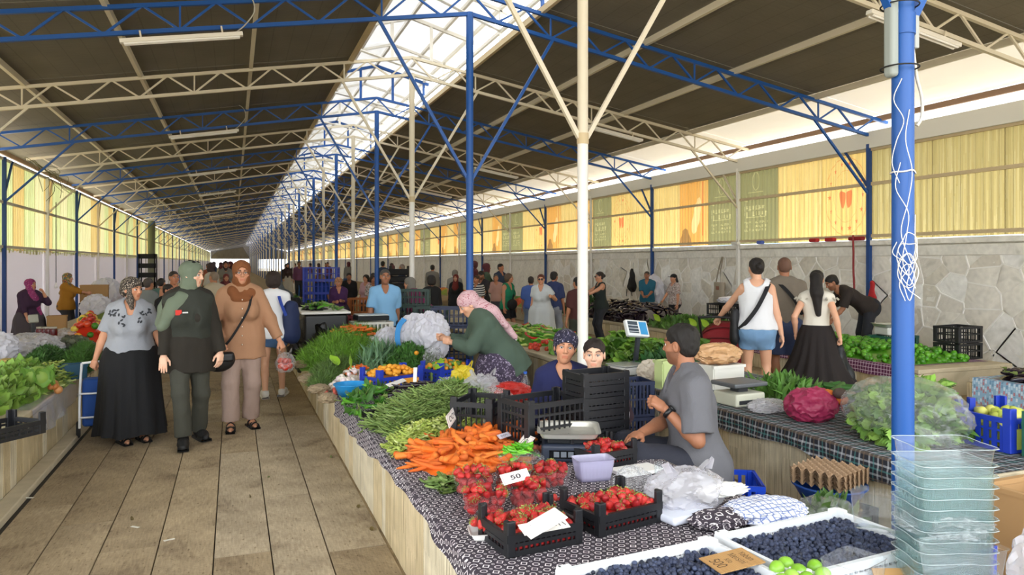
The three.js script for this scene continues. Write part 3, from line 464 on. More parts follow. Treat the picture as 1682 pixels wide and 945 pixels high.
  for (const l of legs) {
    const cf = l.kn.clone().lerp(l.an, 0.32); cf.z -= 0.018; body.cap(l.hip, l.kn, 0.083 * s * w, 0.054 * s * wa, { k: 0.03 }).cap(l.kn, cf, 0.051 * s * wa, 0.054 * s * wa, { k: 0.02 }).cap(cf, l.an, 0.053 * s * wa, 0.034 * s, { k: 0.02 });
    if (q < 2) { const heel = l.an.clone().add(V(0, -0.035 * s, -0.02 * s)), ball = l.an.clone().addScaledVector(l.toe, 0.13 * s); ball.y = Math.max(ball.y, l.an.y - 0.05 * s); const tip = ball.clone().addScaledVector(V(l.toe.x, 0, l.toe.z), 0.05 * s); tip.y -= 0.006; body.cap(heel, ball, 0.03 * s, 0.026 * s, { k: 0.02 }).cap(ball, tip, 0.028 * s, 0.016 * s, { k: 0.015 }).cap(l.an, ball, 0.032 * s, 0.024 * s, { k: 0.02 }); }
  }
  const geos = [withColor(body.build()), placeHead(headGeo(q, o.male ?? !fem, o.beard ?? 0, o.brow ?? true))];
  for (const a of arms) {
    const d = a.A.aim ? v3(a.A.aim).normalize() : a.wr.clone().sub(a.el).normalize(), pal = a.A.palm ? v3(a.A.palm) : V(-a.S1, 0, -0.15), Y = d.clone().negate(), Z = pal.addScaledVector(d, -pal.dot(d)).normalize(), X = Y.clone().cross(Z), m = new THREE.Matrix4().makeBasis(X, Y, Z).scale(V(s, s, s)).setPosition(a.wr);
    geos.push(handGeo(a.A.pose ?? 'rest', a.S1 > 0, q).clone().applyMatrix4(m));
    a.hand = a.wr.clone().addScaledVector(d, 0.085 * s);
  }
  mesh('body', mergeGeometries(geos), skinOf(o.skin ?? 'b'), g);
  if (q < 2) for (const e of [-1, 1]) mesh('eye', placeHead(eyeGeo(e)), cached('eyem', () => mat(0xffffff, { vertexColors: true, roughness: 0.25 })), g);
  // ---- clothing ----
  if (o.top) {
    const t = o.top, inf = t.loose ?? 0.018, b = new Blob(C); torso(b, inf, 0.04);
    const hem = t.hem ?? -0.08; if (hem < 0.05) b.cap(T(0, -0.02), T(0, hem - 0.1), 0.184 * s * w + inf + 0.004, (t.flare ?? 0.18) * s * w + inf + 0.012, { n: fwd, f: 1.25, k: 0.03 });
    if (t.skirtTo === undefined) b.cut(T(0, hem), up.clone().negate());
    if (t.neck !== 'high') b.cap(T(0, 0.53, 0.05), T(0, (t.neck ?? 0.42) + 0.035, 0.12), 0.06 * s, 0.028 * s, { sub: true, k: 0.01 }); else b.cap(T(0, 0.44, -0.01), T(0, 0.515, 0), 0.078 * s, 0.068 * s, { k: 0.02, flat: true });
    const sl = t.sleeve ?? 0.55;
    if (t.tank) { for (const a of arms) b.cap(a.sho.clone().add(right.clone().multiplyScalar(a.S1 * 0.02)), a.sho.clone().add(right.clone().multiplyScalar(a.S1 * 0.2)), 0.085 * s, 0.1 * s, { sub: true, k: 0.01 }); b.cap(T(0, 0.56, -0.03), T(0, 0.5, -0.16), 0.09 * s, 0.05 * s, { sub: true, k: 0.01 }); } else for (const a of arms) {
      const r = 0.054 * s * wa + inf; if (sl <= 0.56) { const e = a.sho.clone().lerp(a.el, sl / 0.6); b.cap(a.sho, e, r, r * 0.98 + 0.004, { k: 0.03, flat: true }); } else { const e = a.el.clone().lerp(a.wr, Math.min(1, (sl - 0.55) / 0.43)); b.cap(a.sho, a.el, r, r * 0.86, { k: 0.03 }).cap(a.el, e, r * 0.88, r * 0.72, { k: 0.02, flat: true }); }
    }
    b.rough(t.wr ?? 0.008, 8, 0.7).rough(0.005, 19, 0.45);
    mesh(t.name ?? 'shirt', b.build(), clothM(t.c, t.m), g);
  }
  if (o.legs) {
    const t = o.legs, inf = t.loose ?? 0.014, b = new Blob(C); b.cap(T(0, -0.03), T(0, 0.1), 0.178 * s * w + inf, 0.146 * s * w + inf, { n: fwd, f: 1.3 }).cap(T(-0.075, -0.04, -0.05), T(0.075, -0.04, -0.05), 0.1 * s * w + inf, 0.1 * s * w + inf, { k: 0.05 });
    b.cut(T(0, 0.12), up);
    for (const l of legs) { const L = t.len ?? 0.97; if (L < 0.5) b.cap(l.hip, l.hip.clone().lerp(l.kn, L * 2), 0.086 * s * w + inf, 0.078 * s * w + inf * 1.4, { k: 0.04, flat: true }); else b.cap(l.hip, l.kn, 0.086 * s * w + inf, 0.06 * s * wa + inf, { k: 0.04 }).cap(l.kn, l.kn.clone().lerp(l.an, L * 2 - 1), 0.06 * s * wa + inf, (t.cuff ?? 0.052) * s + inf, { k: 0.03, flat: true }); }
    b.rough(0.008, 10, 0.8).rough(0.004, 28, 0.6); mesh(t.name ?? 'trousers', b.build(), clothM(t.c, t.m), g);
  }
  if (o.skirt) { // pleated rings from the waist to the hem
    const t = o.skirt, n = 72, R = 22, p = [], uv = [], idx = [], hemY = t.hem ?? 0.1, y0 = T(0, t.waist ?? 0.11), lc = t.at ? v3(t.at) : V((legs[0].an.x + legs[1].an.x) / 2, 0, (legs[0].an.z + legs[1].an.z) / 2);
    for (let i = 0; i <= R; i++) for (let k = 0; k <= n; k++) {
      const f = i / R, a = (k / n) * 2 * Math.PI, hip = Math.sin(Math.min(1, f * 4) * Math.PI / 2), rx = (0.15 * s * w + 0.03) + (0.045 * hip) * w + (t.flare ?? 0.1) * f * f, rz = rx * (0.74 + 0.2 * f), fold = 1 + (t.fold ?? 0.05) * f * (Math.sin(a * (t.n ?? 9) + 2 * Math.sin(a * 2)) + 0.5 * Math.sin(a * 17 + f * 2)), cx = y0.x + (lc.x - y0.x) * f, cz = y0.z + (lc.z - y0.z) * f, y = y0.y + (hemY + 0.012 * Math.sin(a * 5) - y0.y) * f;
      p.push(cx + Math.sin(a) * rx * fold, y, cz + Math.cos(a) * rz * fold); uv.push(k / n * 1.2, y);
    }
    for (let i = 0; i < R; i++) for (let k = 0; k < n; k++) { const a = i * (n + 1) + k, b = a + n + 1; idx.push(a, b, a + 1, a + 1, b, b + 1); }
    const gg = new THREE.BufferGeometry(); gg.setAttribute('position', new THREE.Float32BufferAttribute(p, 3)); gg.setAttribute('uv', new THREE.Float32BufferAttribute(uv, 2)); gg.setIndex(idx); gg.computeVertexNormals(); mesh(t.name ?? 'skirt', gg, clothM(t.c, t.m), g);
  }
  if (o.hair) { const t = o.hair; let gg = placeHead(hairGeo(t.kind, q)); const x = []; for (const c of t.drape ?? []) x.push(c);
    if (x.length) { const b = new Blob(C * 0.9); x.forEach((c, i) => { const P = (a) => (a.length > 3 ? v3(a.slice(0, 3)).multiplyScalar(s).applyQuaternion(headQ).add(head) : T(a[0], a[1], a[2])); b.cap(P(c[0]), P(c[1]), c[2] * s, c[3] * s, { k: 0.03, n: c[4] === 1 ? fwd : undefined, f: 2 }); }); b.rough(0.008, 16, 0.5); gg = mergeGeometries([plain(gg), plain(b.build())]); }
    mesh(t.name ?? (['hijab', 'scarf', 'wrap'].includes(t.kind) ? 'headscarf' : t.kind === 'cap' ? 'cap' : 'hair'), gg, t.name || ['hijab', 'scarf', 'wrap', 'cap'].includes(t.kind) ? clothM(t.c, t.m) : hairM(t.c), g);
    if (t.under) mesh('hair', placeHead(hairGeo(t.under, q)), hairM(t.underC ?? 0x1d1614), g);
  }
  if (o.shoes && q < 2) for (const l of legs) {
    const t = o.shoes, d = V(l.toe.x, 0, l.toe.z).normalize(), sole = l.an.y - 0.07 * s, P = (f, y, x = 0) => V(l.an.x + d.x * f * s + d.z * x, sole + y * s, l.an.z + d.z * f * s - d.x * x);
    if (t.kind === 'sandal') {
      const gs = [ribbon([P(-0.055, 0.008), P(0.04, 0.008), P(0.12, 0.008), P(0.21, 0.01)], 0.088 * s, 0.018, V(d.z, 0, -d.x))]; const so = mesh('sandal', merge(gs), clothM(t.c), g);
      const st = [0.12, 0.165].map((f) => ribbon([-0.046, -0.03, 0, 0.03, 0.046].map((x, i) => P(f, 0.012 + [0, 0.035, 0.05, 0.035, 0][i], x * s)), 0.026, 0.006, d)); st.push(ribbon([-0.045, -0.038, 0, 0.038, 0.045].map((x, i) => P([0.035, 0.05, 0.06, 0.05, 0.035][i], [0.01, 0.055, 0.085, 0.055, 0.01][i], x * s)), 0.026, 0.006, d)); for (const q1 of st) mesh('strap', q1, clothM(t.c), so);
    } else {
      const b = new Blob(Math.min(C, 0.009)); b.cap(P(-0.02, 0.055), P(0.12, 0.05), 0.047 * s, 0.046 * s).cap(P(0.12, 0.045), P(0.185, 0.035), 0.046 * s, 0.034 * s, { k: 0.03 }).cap(P(0, 0.06), l.an.clone().add(V(0, 0.02, 0)), 0.045 * s, 0.044 * s, { k: 0.02, flat: true }).cut(P(0, 0.012), V(0, -1, 0)); const shoe = mesh('shoe', b.build(), clothM(t.c, { roughness: 0.6 }), g);
      mesh('sole', ribbon([P(-0.075, 0.011), P(0.05, 0.011), P(0.13, 0.011), P(0.222, 0.016)], 0.094 * s, 0.024, V(d.z, 0, -d.x)), clothM(t.sole ?? 0x2a2826), shoe);
    }
  }
  if (o.glasses && q < 2) { const gs = []; for (const e of [-1, 1]) { gs.push(o.glasses.dark ? new THREE.SphereGeometry(0.024, 10, 8).scale(1, 0.85, 0.25).translate(e * 0.032, 0.006, 0.1) : new THREE.TorusGeometry(0.023, 0.0018, 5, 16).scale(1.1, 0.85, 1).translate(e * 0.032, 0.006, 0.1)); gs.push(bar(V(e * 0.056, 0.012, 0.098), V(e * 0.08, 0.012, 0.0), 0.003)); } gs.push(bar(V(-0.01, 0.01, 0.102), V(0.01, 0.01, 0.102), 0.003)); mesh(o.glasses.dark ? 'sunglasses' : 'glasses', placeHead(merge(gs)), mat(o.glasses.dark ? 0x18100f : 0x4a3a2c, { roughness: 0.2 }), g); }
  return { g, T, arms, legs, head, s, placeHead, fwd, right, up };
}
// ---------- fabrics ----------
const dotted = (bg, cols, n = 220, sz = [4, 14], S1 = 256) => canvasTex(S1, S1, (c, w, h) => { c.fillStyle = bg; c.fillRect(0, 0, w, h); for (let i = 0; i < n; i++) { c.fillStyle = pick(cols); const x = rnd() * w, y = rnd() * h, r = rr(...sz), a = rnd() * 3; for (const dx of [-w, 0, w]) for (const dy of [-h, 0, h]) { c.beginPath(); c.ellipse(x + dx, y + dy, r, r * rr(0.4, 0.9), a, 0, 7); c.fill(); } } });
const printM = (t, s = 3) => mat(0xffffff, { map: rep(t, s), roughness: 0.85 });
const FAB = {
  leopard: printM(dotted('#2e2722', ['#8d7d6c', '#b3a594', '#191513', '#5a4a3f', '#c9bdae'], 320, [3, 9]), 6),
  magenta: printM(dotted('#8e2c66', ['#a94a80', '#c98aa8', '#5a4a6a', '#7a1f52'], 160, [3, 10]), 5),
  bright: printM(dotted('#7d6a3a', ['#3f7a86', '#b4862f', '#b3403a', '#4b5a3a', '#d7c48a'], 260, [5, 16]), 4),
  pinkRose: printM(dotted('#c9a3a8', ['#b98a92', '#d9bfc2', '#a3616c', '#8f3f4e', '#cfb4b6'], 200, [3, 9]), 5),
  navyPrint: printM(dotted('#1f1d33', ['#c9c3cc', '#55506e', '#8d87a0', '#141226'], 150, [2, 8]), 6),
  purpleFloral: printM(dotted('#3d3348', ['#8b7f96', '#5c5168', '#2b2434', '#a59aae'], 260, [3, 9]), 4),
  floral: printM(dotted('#b9a9a2', ['#3d3a44', '#8c4b4b', '#e5ddd3', '#6b6f58'], 260, [3, 10]), 4),
  orangeScarf: printM(dotted('#a8774f', ['#d8b58c', '#8b5a3a', '#e6cfae', '#6a3d2a', '#c06a4a'], 200, [4, 13]), 4),
  stripes: printM(canvasTex(64, 64, (c) => { for (let i = 0; i < 8; i++) { c.fillStyle = i % 2 ? '#d8d4cf' : '#2c2c34'; c.fillRect(0, i * 8, 64, 8); } }), 5),
  greyFlower: mat(0x9699a0, { roughness: 0.9, bumpMap: rep(grainTex, 9), bumpScale: 0.002 }),
};
let P3; const yawTo = (p, du = 0) => Math.atan2(camera.position.x - p.x, camera.position.z - p.z) + du; // facing the camera, then turned
const floorAt = (u, v) => at(u, v, 0);
// ---------- the three women walking along the aisle ----------
{
  const p = floorAt(214, 722), P = person('short woman in a grey T-shirt, long black skirt and patterned headscarf', p, yawTo(p), {
    h: 1.47, w: 1.25, fem: true, skin: 'b', q: 0, look: 0.75, nod: 0.05, belly: 0.02, R: { to: [-0.31, 0.66, -0.04], palm: [0.5, 0, -0.6], pose: 'fist' }, L: { to: [0.34, 0.62, 0.02], pose: 'rest' },
    FL: { to: [0.09, 0.065, 0.06], toe: [0.3, -0.3, 1] }, FR: { to: [-0.07, 0.065, 0.12], toe: [0.35, -0.3, 1] },
    top: { c: FAB.greyFlower, name: 'grey_t_shirt', sleeve: 0.47, hem: -0.17, neck: 0.4, loose: 0.02 }, skirt: { c: 0x0c0c0f, hem: 0.09, flare: 0.05, fold: 0.06, n: 11 }, shoes: { kind: 'sandal', c: 0x171312 },
    hair: { kind: 'scarf', c: FAB.leopard, drape: [[[-0.07, 0, 0.03, 1], [-0.075, -0.1, 0.05, 1], 0.03, 0.03], [[-0.075, -0.1, 0.05, 1], [-0.06, -0.19, 0.06, 1], 0.032, 0.022]] },
  });
  // dark leaf print on the yoke
  const leaf = new THREE.SphereGeometry(0.016, 6, 4).scale(1, 0.55, 0.12), gs = [];
  const sh1 = P.g.children.find((c) => c.name === 'grey_t_shirt'), pa = sh1.geometry.attributes.position, na = sh1.geometry.attributes.normal;
  for (let i = 0; i < pa.count && gs.length < 95; i += 3) { const y = pa.getY(i), x = pa.getX(i), z = pa.getZ(i); if (na.getZ(i) > 0.25 && y > 1.03 && y < 1.2 && Math.abs(x) > 0.045 && Math.abs(x) < 0.17 && Math.abs(y - 1.2 + (Math.abs(x) < 0.1 ? 0.9 : 0.35) * (0.17 - Math.abs(x))) < 0.05 && rnd() < 0.22) gs.push(leaf.clone().rotateZ(rnd() * 3).applyQuaternion(new THREE.Quaternion().setFromUnitVectors(V(0, 0, 1), V(na.getX(i), na.getY(i), na.getZ(i)))).translate(x, y, z + 0.002)); }
  if (gs.length) mesh('leaf_print', merge(gs), mat(0x33363c), P.g);
  // shopping trolley she pulls
  const t = thing('shopping_trolley', 'white tube-framed shopping trolley with a blue bag beside the black skirt', 'trolley', p.clone().add(V(-0.31, 0, -0.2)), 0.15), wm = mat(0xe8e8ea, { roughness: 0.35 });
  mesh('frame', merge([-0.13, 0.13].map((x) => pipe([V(x, 0.1, 0.02), V(x, 0.35, 0), V(x * 0.9, 0.62, 0.02), V(x * 0.85, 0.7, 0.05)], 0.011, 8)).concat([pipe([V(-0.11, 0.7, 0.05), V(0, 0.71, 0.07), V(0.11, 0.7, 0.05)], 0.011, 8), pipe([V(-0.13, 0.42, 0.04), V(0, 0.42, 0.07), V(0.13, 0.42, 0.04)], 0.009, 8), pipe([V(-0.13, 0.2, 0.04), V(0, 0.2, 0.06), V(0.13, 0.2, 0.04)], 0.009, 8)])), wm, t);
  mesh('bag', rbox(0.26, 0.44, 0.18, 0.03, 0.02, 0.32, -0.1), mat(0x1f4a93, { roughness: 0.8 }), t); for (const x of [-1, 1]) mesh('wheel', new THREE.TorusGeometry(0.06, 0.018, 8, 18).rotateY(Math.PI / 2).translate(x * 0.14, 0.078, -0.05), mat(0x222222), t);
}
{
  const p = floorAt(310, 728), P = person('woman in a green hijab, dark olive jacket and trousers looking aside', p, yawTo(p, 0.1), {
    h: 1.62, w: 1.12, fem: true, skin: 'e', q: 0, look: 0.95, nod: 0.12, R: { to: [-0.22, 0.76, 0.13], aim: [-0.1, -1, 0.45], palm: [0.3, -0.2, -1], pose: 'flat' }, L: { to: [0.26, 0.8, 0.08], aim: [-0.1, -1, 0.2], palm: [-0.6, 0, -1], pose: 'rest' },
    FR: { to: [-0.06, 0.075, 0.16], toe: [-0.1, -0.32, 1] }, FL: { to: [0.1, 0.075, -0.13], toe: [0.2, -0.32, 1] },
    top: { c: 0x241f17, name: 'blouse', sleeve: 0.97, hem: -0.24, neck: 'high', loose: 0.02 }, legs: { c: 0x3c3c33, cuff: 0.06 }, shoes: { c: 0x151516 },
    hair: { kind: 'hijab', c: 0x66715f, drape: [[[0, 0.5, 0], [0, 0.41, 0.02], 0.1, 0.145, 1], [[-0.06, 0.44, 0.06], [-0.15, 0.33, 0.1], 0.085, 0.075], [[-0.13, 0.4, 0.06], [-0.23, 0.2, 0.09], 0.075, 0.05], [[-0.17, 0.42, -0.02], [-0.25, 0.22, 0.02], 0.06, 0.045], [[-0.1, 0.46, -0.03], [-0.2, 0.36, -0.04], 0.07, 0.06], [[0.0, 0.46, 0.06], [0.07, 0.42, 0.07], 0.07, 0.05]] },
  });
  const b = new Blob(0.011), { T, s } = P; b.cap(T(0, -0.05), T(0, 0.13), 0.212, 0.198, { n: P.fwd, f: 1.4 }).cap(T(0, 0.13), T(0, 0.36), 0.198, 0.203, { n: P.fwd, f: 1.3 }).cap(T(-0.15, 0.43), T(0.15, 0.43), 0.075, 0.075, { k: 0.04 }); for (const e of [-1, 1]) b.cap(T(e * 0.075, 0.3, 0.09), T(e * 0.07, 0.27, 0.1), 0.09, 0.09, { k: 0.05 });
  b.cut(T(0, -0.13), V(0, -1, 0)).cap(T(0.045, 0.5, 0.2), T(0.05, -0.2, 0.24), 0.03, 0.055, { sub: true, k: 0.006 }).rough(0.007, 10, 0.7); mesh('quilted_vest', b.build(), clothM(0x2c2f28), P.g);
  mesh('badge', box(0.05, 0.045, 0.006).applyMatrix4(new THREE.Matrix4().makeTranslation(T(-0.105, 0.33, 0.182).x, T(-0.105, 0.33, 0.182).y, T(-0.105, 0.33, 0.182).z)), mat(0xc9352c), P.g);
  mesh('badge_text', box(0.045, 0.012, 0.005).translate(T(-0.05, 0.33, 0.197).x, T(-0.05, 0.33, 0.197).y, T(-0.05, 0.33, 0.197).z), mat(0xcfcfcf), P.g);
  mesh('sunglasses', P.placeHead(merge([-1, 1].map((e) => new THREE.SphereGeometry(0.025, 8, 6).scale(1, 0.4, 0.7).translate(e * 0.035, 0.125, 0.02)))), mat(0x111111, { roughness: 0.2 }), P.g);
}
{
  const p = floorAt(396, 702), P = person('woman in a brown hijab, glasses, peach blouse and beige trousers', p, yawTo(p, 0.05), {
    h: 1.63, w: 1.15, fem: true, skin: 'b', q: 0, look: 0.05, nod: 0.08, R: { to: [-0.2, 0.86, 0.17], palm: [0.6, 0.2, -0.5], pose: 'fist', pole: [-1, -0.2, -0.5] }, L: { to: [0.36, 0.84, 0.06], palm: [-0.6, 0, -0.6], pose: 'fist' },
    FR: { to: [-0.1, 0.07, 0.1], toe: [-0.05, -0.3, 1] }, FL: { to: [0.09, 0.07, -0.02], toe: [0.2, -0.3, 1] },
    top: { c: 0xa87d5e, name: 'blouse', sleeve: 0.92, hem: -0.2, neck: 'high', loose: 0.024, wr: 0.012 }, legs: { c: 0x9c8579, cuff: 0.066, loose: 0.02 }, shoes: { kind: 'sandal', c: 0x191514 }, glasses: {},
    hair: { kind: 'hijab', c: 0x7d4a26, drape: [[[0, 0.5, 0.01], [0, 0.42, 0.04], 0.1, 0.125, 1], [[-0.08, 0.47, 0.05], [0.08, 0.46, 0.05], 0.07, 0.07], [[-0.05, 0.41, 0.1], [0.05, 0.41, 0.1], 0.06, 0.06]] },
  });
  const { T } = P; mesh('bag_strap', ribbon([T(0.1, 0.47, 0.09), T(0.06, 0.32, 0.21), T(-0.02, 0.16, 0.2), T(-0.12, 0, 0.2), T(-0.2, -0.1, 0.13)], 0.022, 0.006, P.right), mat(0x171516), P.g);
  const bag = thing('handbag', 'rounded black shoulder bag held by the woman in peach', 'handbag', p.clone().add(V(-0.21, 0.7, 0.18).applyAxisAngle(V(0, 1, 0), P.g.rotation.y)), P.g.rotation.y);
  const b = new Blob(0.01); b.ell(V(0, 0, 0), V(0.15, 0.12, 0.055)).cut(V(0, 0.06, 0), V(0, 1, 0)); mesh('body', b.build(), mat(0x141315, { roughness: 0.45 }), bag); mesh('flap', rbox(0.28, 0.1, 0.1, 0.03, 0, 0.02, 0.008), mat(0x19181a, { roughness: 0.4 }), bag);
  const bm = []; for (let k = 0; k < 6; k++) bm.push(new THREE.SphereGeometry(0.007, 6, 5).translate(T(0, 0.4 - k * 0.09, 0.21 - (k < 2 ? 0.01 : 0.005)).x, T(0, 0.4 - k * 0.09).y, T(0, 0.4 - k * 0.09, 0.2).z + 0.01)); mesh('buttons', merge(bm), mat(0xe3d6c8), P.g);
  P3 = { P, p };
}
// a figure seen at column u with the top of its head at row top, d metres along the lens axis
function figure(label, u, top, d, turn, o) {
  const p = atD(u, HORIZON, d); p.y = o.y ?? 0; const h = o.h ?? EYE + (HORIZON - top) * d / F - (o.hair?.kind === 'hijab' || o.hair?.kind === 'scarf' ? 0.015 : 0.005);
  return person(label, p, yawTo(p, turn), { q: 1, ...o, h: Math.max(1.32, h) });
}
const BACK = Math.PI, dark = 0x1a1513;
const jeans = 0x2b3b58, denim = 0x6f93b8;
// woman walking away behind the peach blouse
{
  const P = figure('woman in white top, denim shorts and white sneakers walking away', 449, 447, 8.8, BACK, { fem: true, skin: 'a', top: { c: 0xe6e6e8, sleeve: 0.4, hem: -0.1 }, legs: { c: 0x4a6a92, len: 0.2, name: 'denim_shorts' }, shoes: { c: 0xd8d5d0, sole: 0xe6e4e0 }, hair: { kind: 'bob', c: 0x2a1a14 }, FL: { to: [0.09, 0.11, -0.2], toe: [0.1, -0.7, 0.8] }, FR: { to: [-0.1, 0.075, 0.12] } });
  const { T } = P; mesh('bag_strap', ribbon([T(-0.06, 0.5, -0.06), T(-0.1, 0.36, -0.16), T(-0.16, 0.2, -0.15)], 0.035, 0.006, P.right), mat(0x24409a), P.g);
  const b = new Blob(0.014); b.cap(V(0, 0.05, 0), V(0, -0.25, 0), 0.1, 0.12, { n: V(0, 0, 1), f: 1.5 }).rough(0.01, 12); single('backpack', b.build(), mat(0x16264f, { roughness: 0.7 }), 'dark blue rucksack slung on the woman in denim shorts', 'backpack', undefined, P.g.position.clone().add(V(0.2, 1.02, 0.06)), 0.5);
}
// sellers and shoppers on the left
figure('woman in a dark plum top and magenta headscarf, hand to her face', 48, 458, 12.4, 0.35, { fem: true, w: 1.25, skin: 'b', look: 0.6, top: { c: 0x38203a, sleeve: 0.8, hem: -0.15 }, skirt: { c: 0x4a4347, hem: 0.15 }, L: { to: [0.14, 1.12, 0.2], pose: 'fist', pole: [0.6, -1, 0.2] }, R: { to: [-0.12, 0.62, 0.3] }, hair: { kind: 'hijab', c: FAB.magenta, drape: [[[0, 0.46, 0.04], [0.05, 0.36, 0.1], 0.11, 0.09], [[0.05, 0.38, 0.1], [0.16, 0.05, 0.14], 0.08, 0.04]] } });
figure('woman in a mustard sweater and colourful headscarf facing the wall stall', 109, 450, 15.3, 1.1, { fem: true, w: 1.15, skin: 'b', look: 0.5, top: { c: 0xa8741f, sleeve: 0.8, hem: -0.12 }, legs: { c: 0x3b3a3c }, L: { to: [0.12, 0.95, 0.42], pose: 'fist' }, R: { to: [-0.02, 1.0, 0.42], pose: 'fist' }, hair: { kind: 'wrap', c: FAB.bright, drape: [[[0, 0.48, -0.04], [-0.08, 0.3, -0.1], 0.08, 0.05]] } });
figure('bare-armed man in a beige vest behind the olive jacket', 284, 446, 11.5, 0.4, { w: 1.05, skin: 'c', top: { c: 0xb9a78e, tank: true }, legs: { c: 0x50525a }, hair: { kind: 'crop', c: 0x2c2320 } });
figure('person in a black T-shirt leaning beside the pale sheets', 260, 470, 11, 0.9, { skin: 'c', lean: 0.35, top: { c: 0x17171a }, legs: { c: 0x25262c }, hair: { kind: 'short', c: dark }, L: { to: [0.1, 0.8, 0.42] } });
figure('person in a grey shirt by the dark shelf', 242, 458, 12, 2.4, { q: 2, skin: 'c', top: { c: 0x7f8688 }, legs: { c: 0x33363d }, hair: { kind: 'short', c: 0x4c4643 } });
figure('person in a teal-grey shirt beyond the grey shirt', 264, 465, 13.8, 2.6, { q: 2, skin: 'c', top: { c: 0x4b6b6a }, legs: { c: 0x2b2b30 }, hair: { kind: 'short', c: dark } });
figure('man in a cream shirt between the two hijabs', 353, 447, 13, -2.5, { q: 1, skin: 'c', w: 1.1, top: { c: 0xb9ab90 }, legs: { c: 0x4a443d }, hair: { kind: 'crop', c: 0x8b7a6a } });
figure('person in a maroon dress far down the aisle', 371, 453, 19, 0.2, { q: 2, fem: true, skin: 'b', top: { c: 0x5a2530, sleeve: 0.9 }, skirt: { c: 0x4a2228, hem: 0.1 }, hair: { kind: 'wrap', c: 0x7a3a3a } });
// middle stalls
figure('stooping woman in black with a grey headscarf over the far goods', 486, 462, 14.5, -1.4, { fem: true, w: 1.15, skin: 'b', h: 1.55, y: 0.5, pelvis: [0, 0.14, 0], FL: { to: [0.3, 0.08, 0.3], pole: [1, 0.6, 0.5] }, FR: { to: [-0.3, 0.08, 0.3], pole: [-1, 0.6, 0.5] }, lean: 0.6, nod: 0.4, top: { c: 0x101012, sleeve: 0.95, hem: -0.2 }, legs: { c: 0x121214, loose: 0.04 }, L: { to: [0.1, 0.3, 0.5] }, R: { to: [-0.1, 0.28, 0.5] }, hair: { kind: 'wrap', c: 0x4d5255, drape: [[[0, 0.5, -0.03], [0, 0.4, -0.06], 0.1, 0.12]] } });
figure('woman in a violet cardigan and print headscarf counting money', 556, 457, 14.6, 0.1, { fem: true, w: 1.2, skin: 'c', look: -0.3, nod: 0.1, top: { c: 0x3d1a4a, sleeve: 0.75, neck: 0.36 }, skirt: { c: 0x2d2533, hem: 0.15 }, L: { to: [0.04, 0.88, 0.28], pose: 'fist' }, R: { to: [-0.08, 0.86, 0.26], pose: 'fist' }, hair: { kind: 'scarf', c: FAB.orangeScarf } });
figure('man in a light blue polo shirt standing among the stalls', 632, 443, 10.4, 0.15, { w: 0.95, skin: 'd', beard: 0.25, top: { c: 0x7fb0d8, hem: -0.1, neck: 0.4, name: 'polo_shirt' }, legs: { c: 0x22304a }, hair: { kind: 'crop', c: 0x4a4643 }, R: { to: [-0.24, 0.7, 0.08] }, L: { to: [0.2, 0.72, -0.1] } });
figure('person in a bright blue shirt seated beyond the violet cardigan', 528, 468, 17.6, 2.6, { q: 2, skin: 'c', h: 1.34, top: { c: 0x1c3f96 }, legs: { c: 0x20242c }, hair: { kind: 'crop', c: 0x7a6a58 } });
figure('man in a black shirt beside the cream column', 573, 449, 19, 0.1, { q: 2, skin: 'd', w: 1.1, top: { c: 0x18181b, sleeve: 0.8 }, legs: { c: 0x1e1f24 }, hair: { kind: 'short', c: dark } });
figure('woman in a pale pink shirt beyond the blue column', 602, 453, 18, -0.5, { q: 2, fem: true, skin: 'b', top: { c: 0xc9a0a4 }, legs: { c: 0x3b3d47 }, hair: { kind: 'bob', c: dark } });
figure('woman in a floral blouse beside the pale pink shirt', 612, 461, 17, 0.4, { q: 2, fem: true, skin: 'c', top: { c: FAB.floral }, skirt: { c: 0x3a3236, hem: 0.2 }, hair: { kind: 'bob', c: 0x3a2a22 } });
figure('dark-haired person behind the floral blouse', 613, 449, 19, 0.2, { q: 2, skin: 'c', top: { c: 0x2a2430 }, legs: { c: 0x222228 }, hair: { kind: 'short', c: dark } });
figure('dark-haired woman in black with a thin bag strap, back turned', 709, 453, 13.1, BACK + 0.4, { q: 1, fem: true, skin: 'b', top: { c: 0x141416, sleeve: 0.8 }, skirt: { c: 0x1d1d20, hem: 0.15 }, hair: { kind: 'bob', c: dark } });
figure('woman in magenta stooping by the dark green crates', 701, 478, 12.2, -1.9, { q: 2, fem: true, w: 1.15, skin: 'b', h: 1.45, lean: 0.6, top: { c: 0x7d1f55, sleeve: 0.9 }, skirt: { c: 0x3a1a30, hem: 0.1 }, hair: { kind: 'wrap', c: 0x77746c } });
figure('woman in a brick red hijab and black coat', 749, 452, 18.6, -0.2, { q: 1, fem: true, skin: 'b', top: { c: 0x151517, sleeve: 0.95 }, skirt: { c: 0x17171a, hem: 0.1 }, hair: { kind: 'hijab', c: 0x6b231d, drape: [[[0, 0.47, 0.03], [0, 0.36, 0.08], 0.11, 0.12]] } });
figure('grey-haired person in grey behind the brick red hijab', 747, 444, 20.2, 2.9, { q: 2, skin: 'b', top: { c: 0x8c8a86 }, legs: { c: 0x3a3a40 }, hair: { kind: 'bob', c: 0x7b766e } });
figure('man in a charcoal T-shirt looking down beside the blue column', 793, 445, 17.4, -0.7, { q: 1, skin: 'd', beard: 0.8, nod: 0.4, top: { c: 0x2b272b }, legs: { c: 0x23242a }, L: { to: [0.1, 1.0, 0.32] }, R: { to: [-0.05, 0.98, 0.32] }, hair: { kind: 'short', c: dark } });
figure('child in a striped shirt in front of the charcoal T-shirt', 784, 472, 17, -0.6, { q: 1, h: 1.32, skin: 'c', top: { c: FAB.stripes }, legs: { c: 0x26262c }, hair: { kind: 'short', c: 0x3a2416 } });
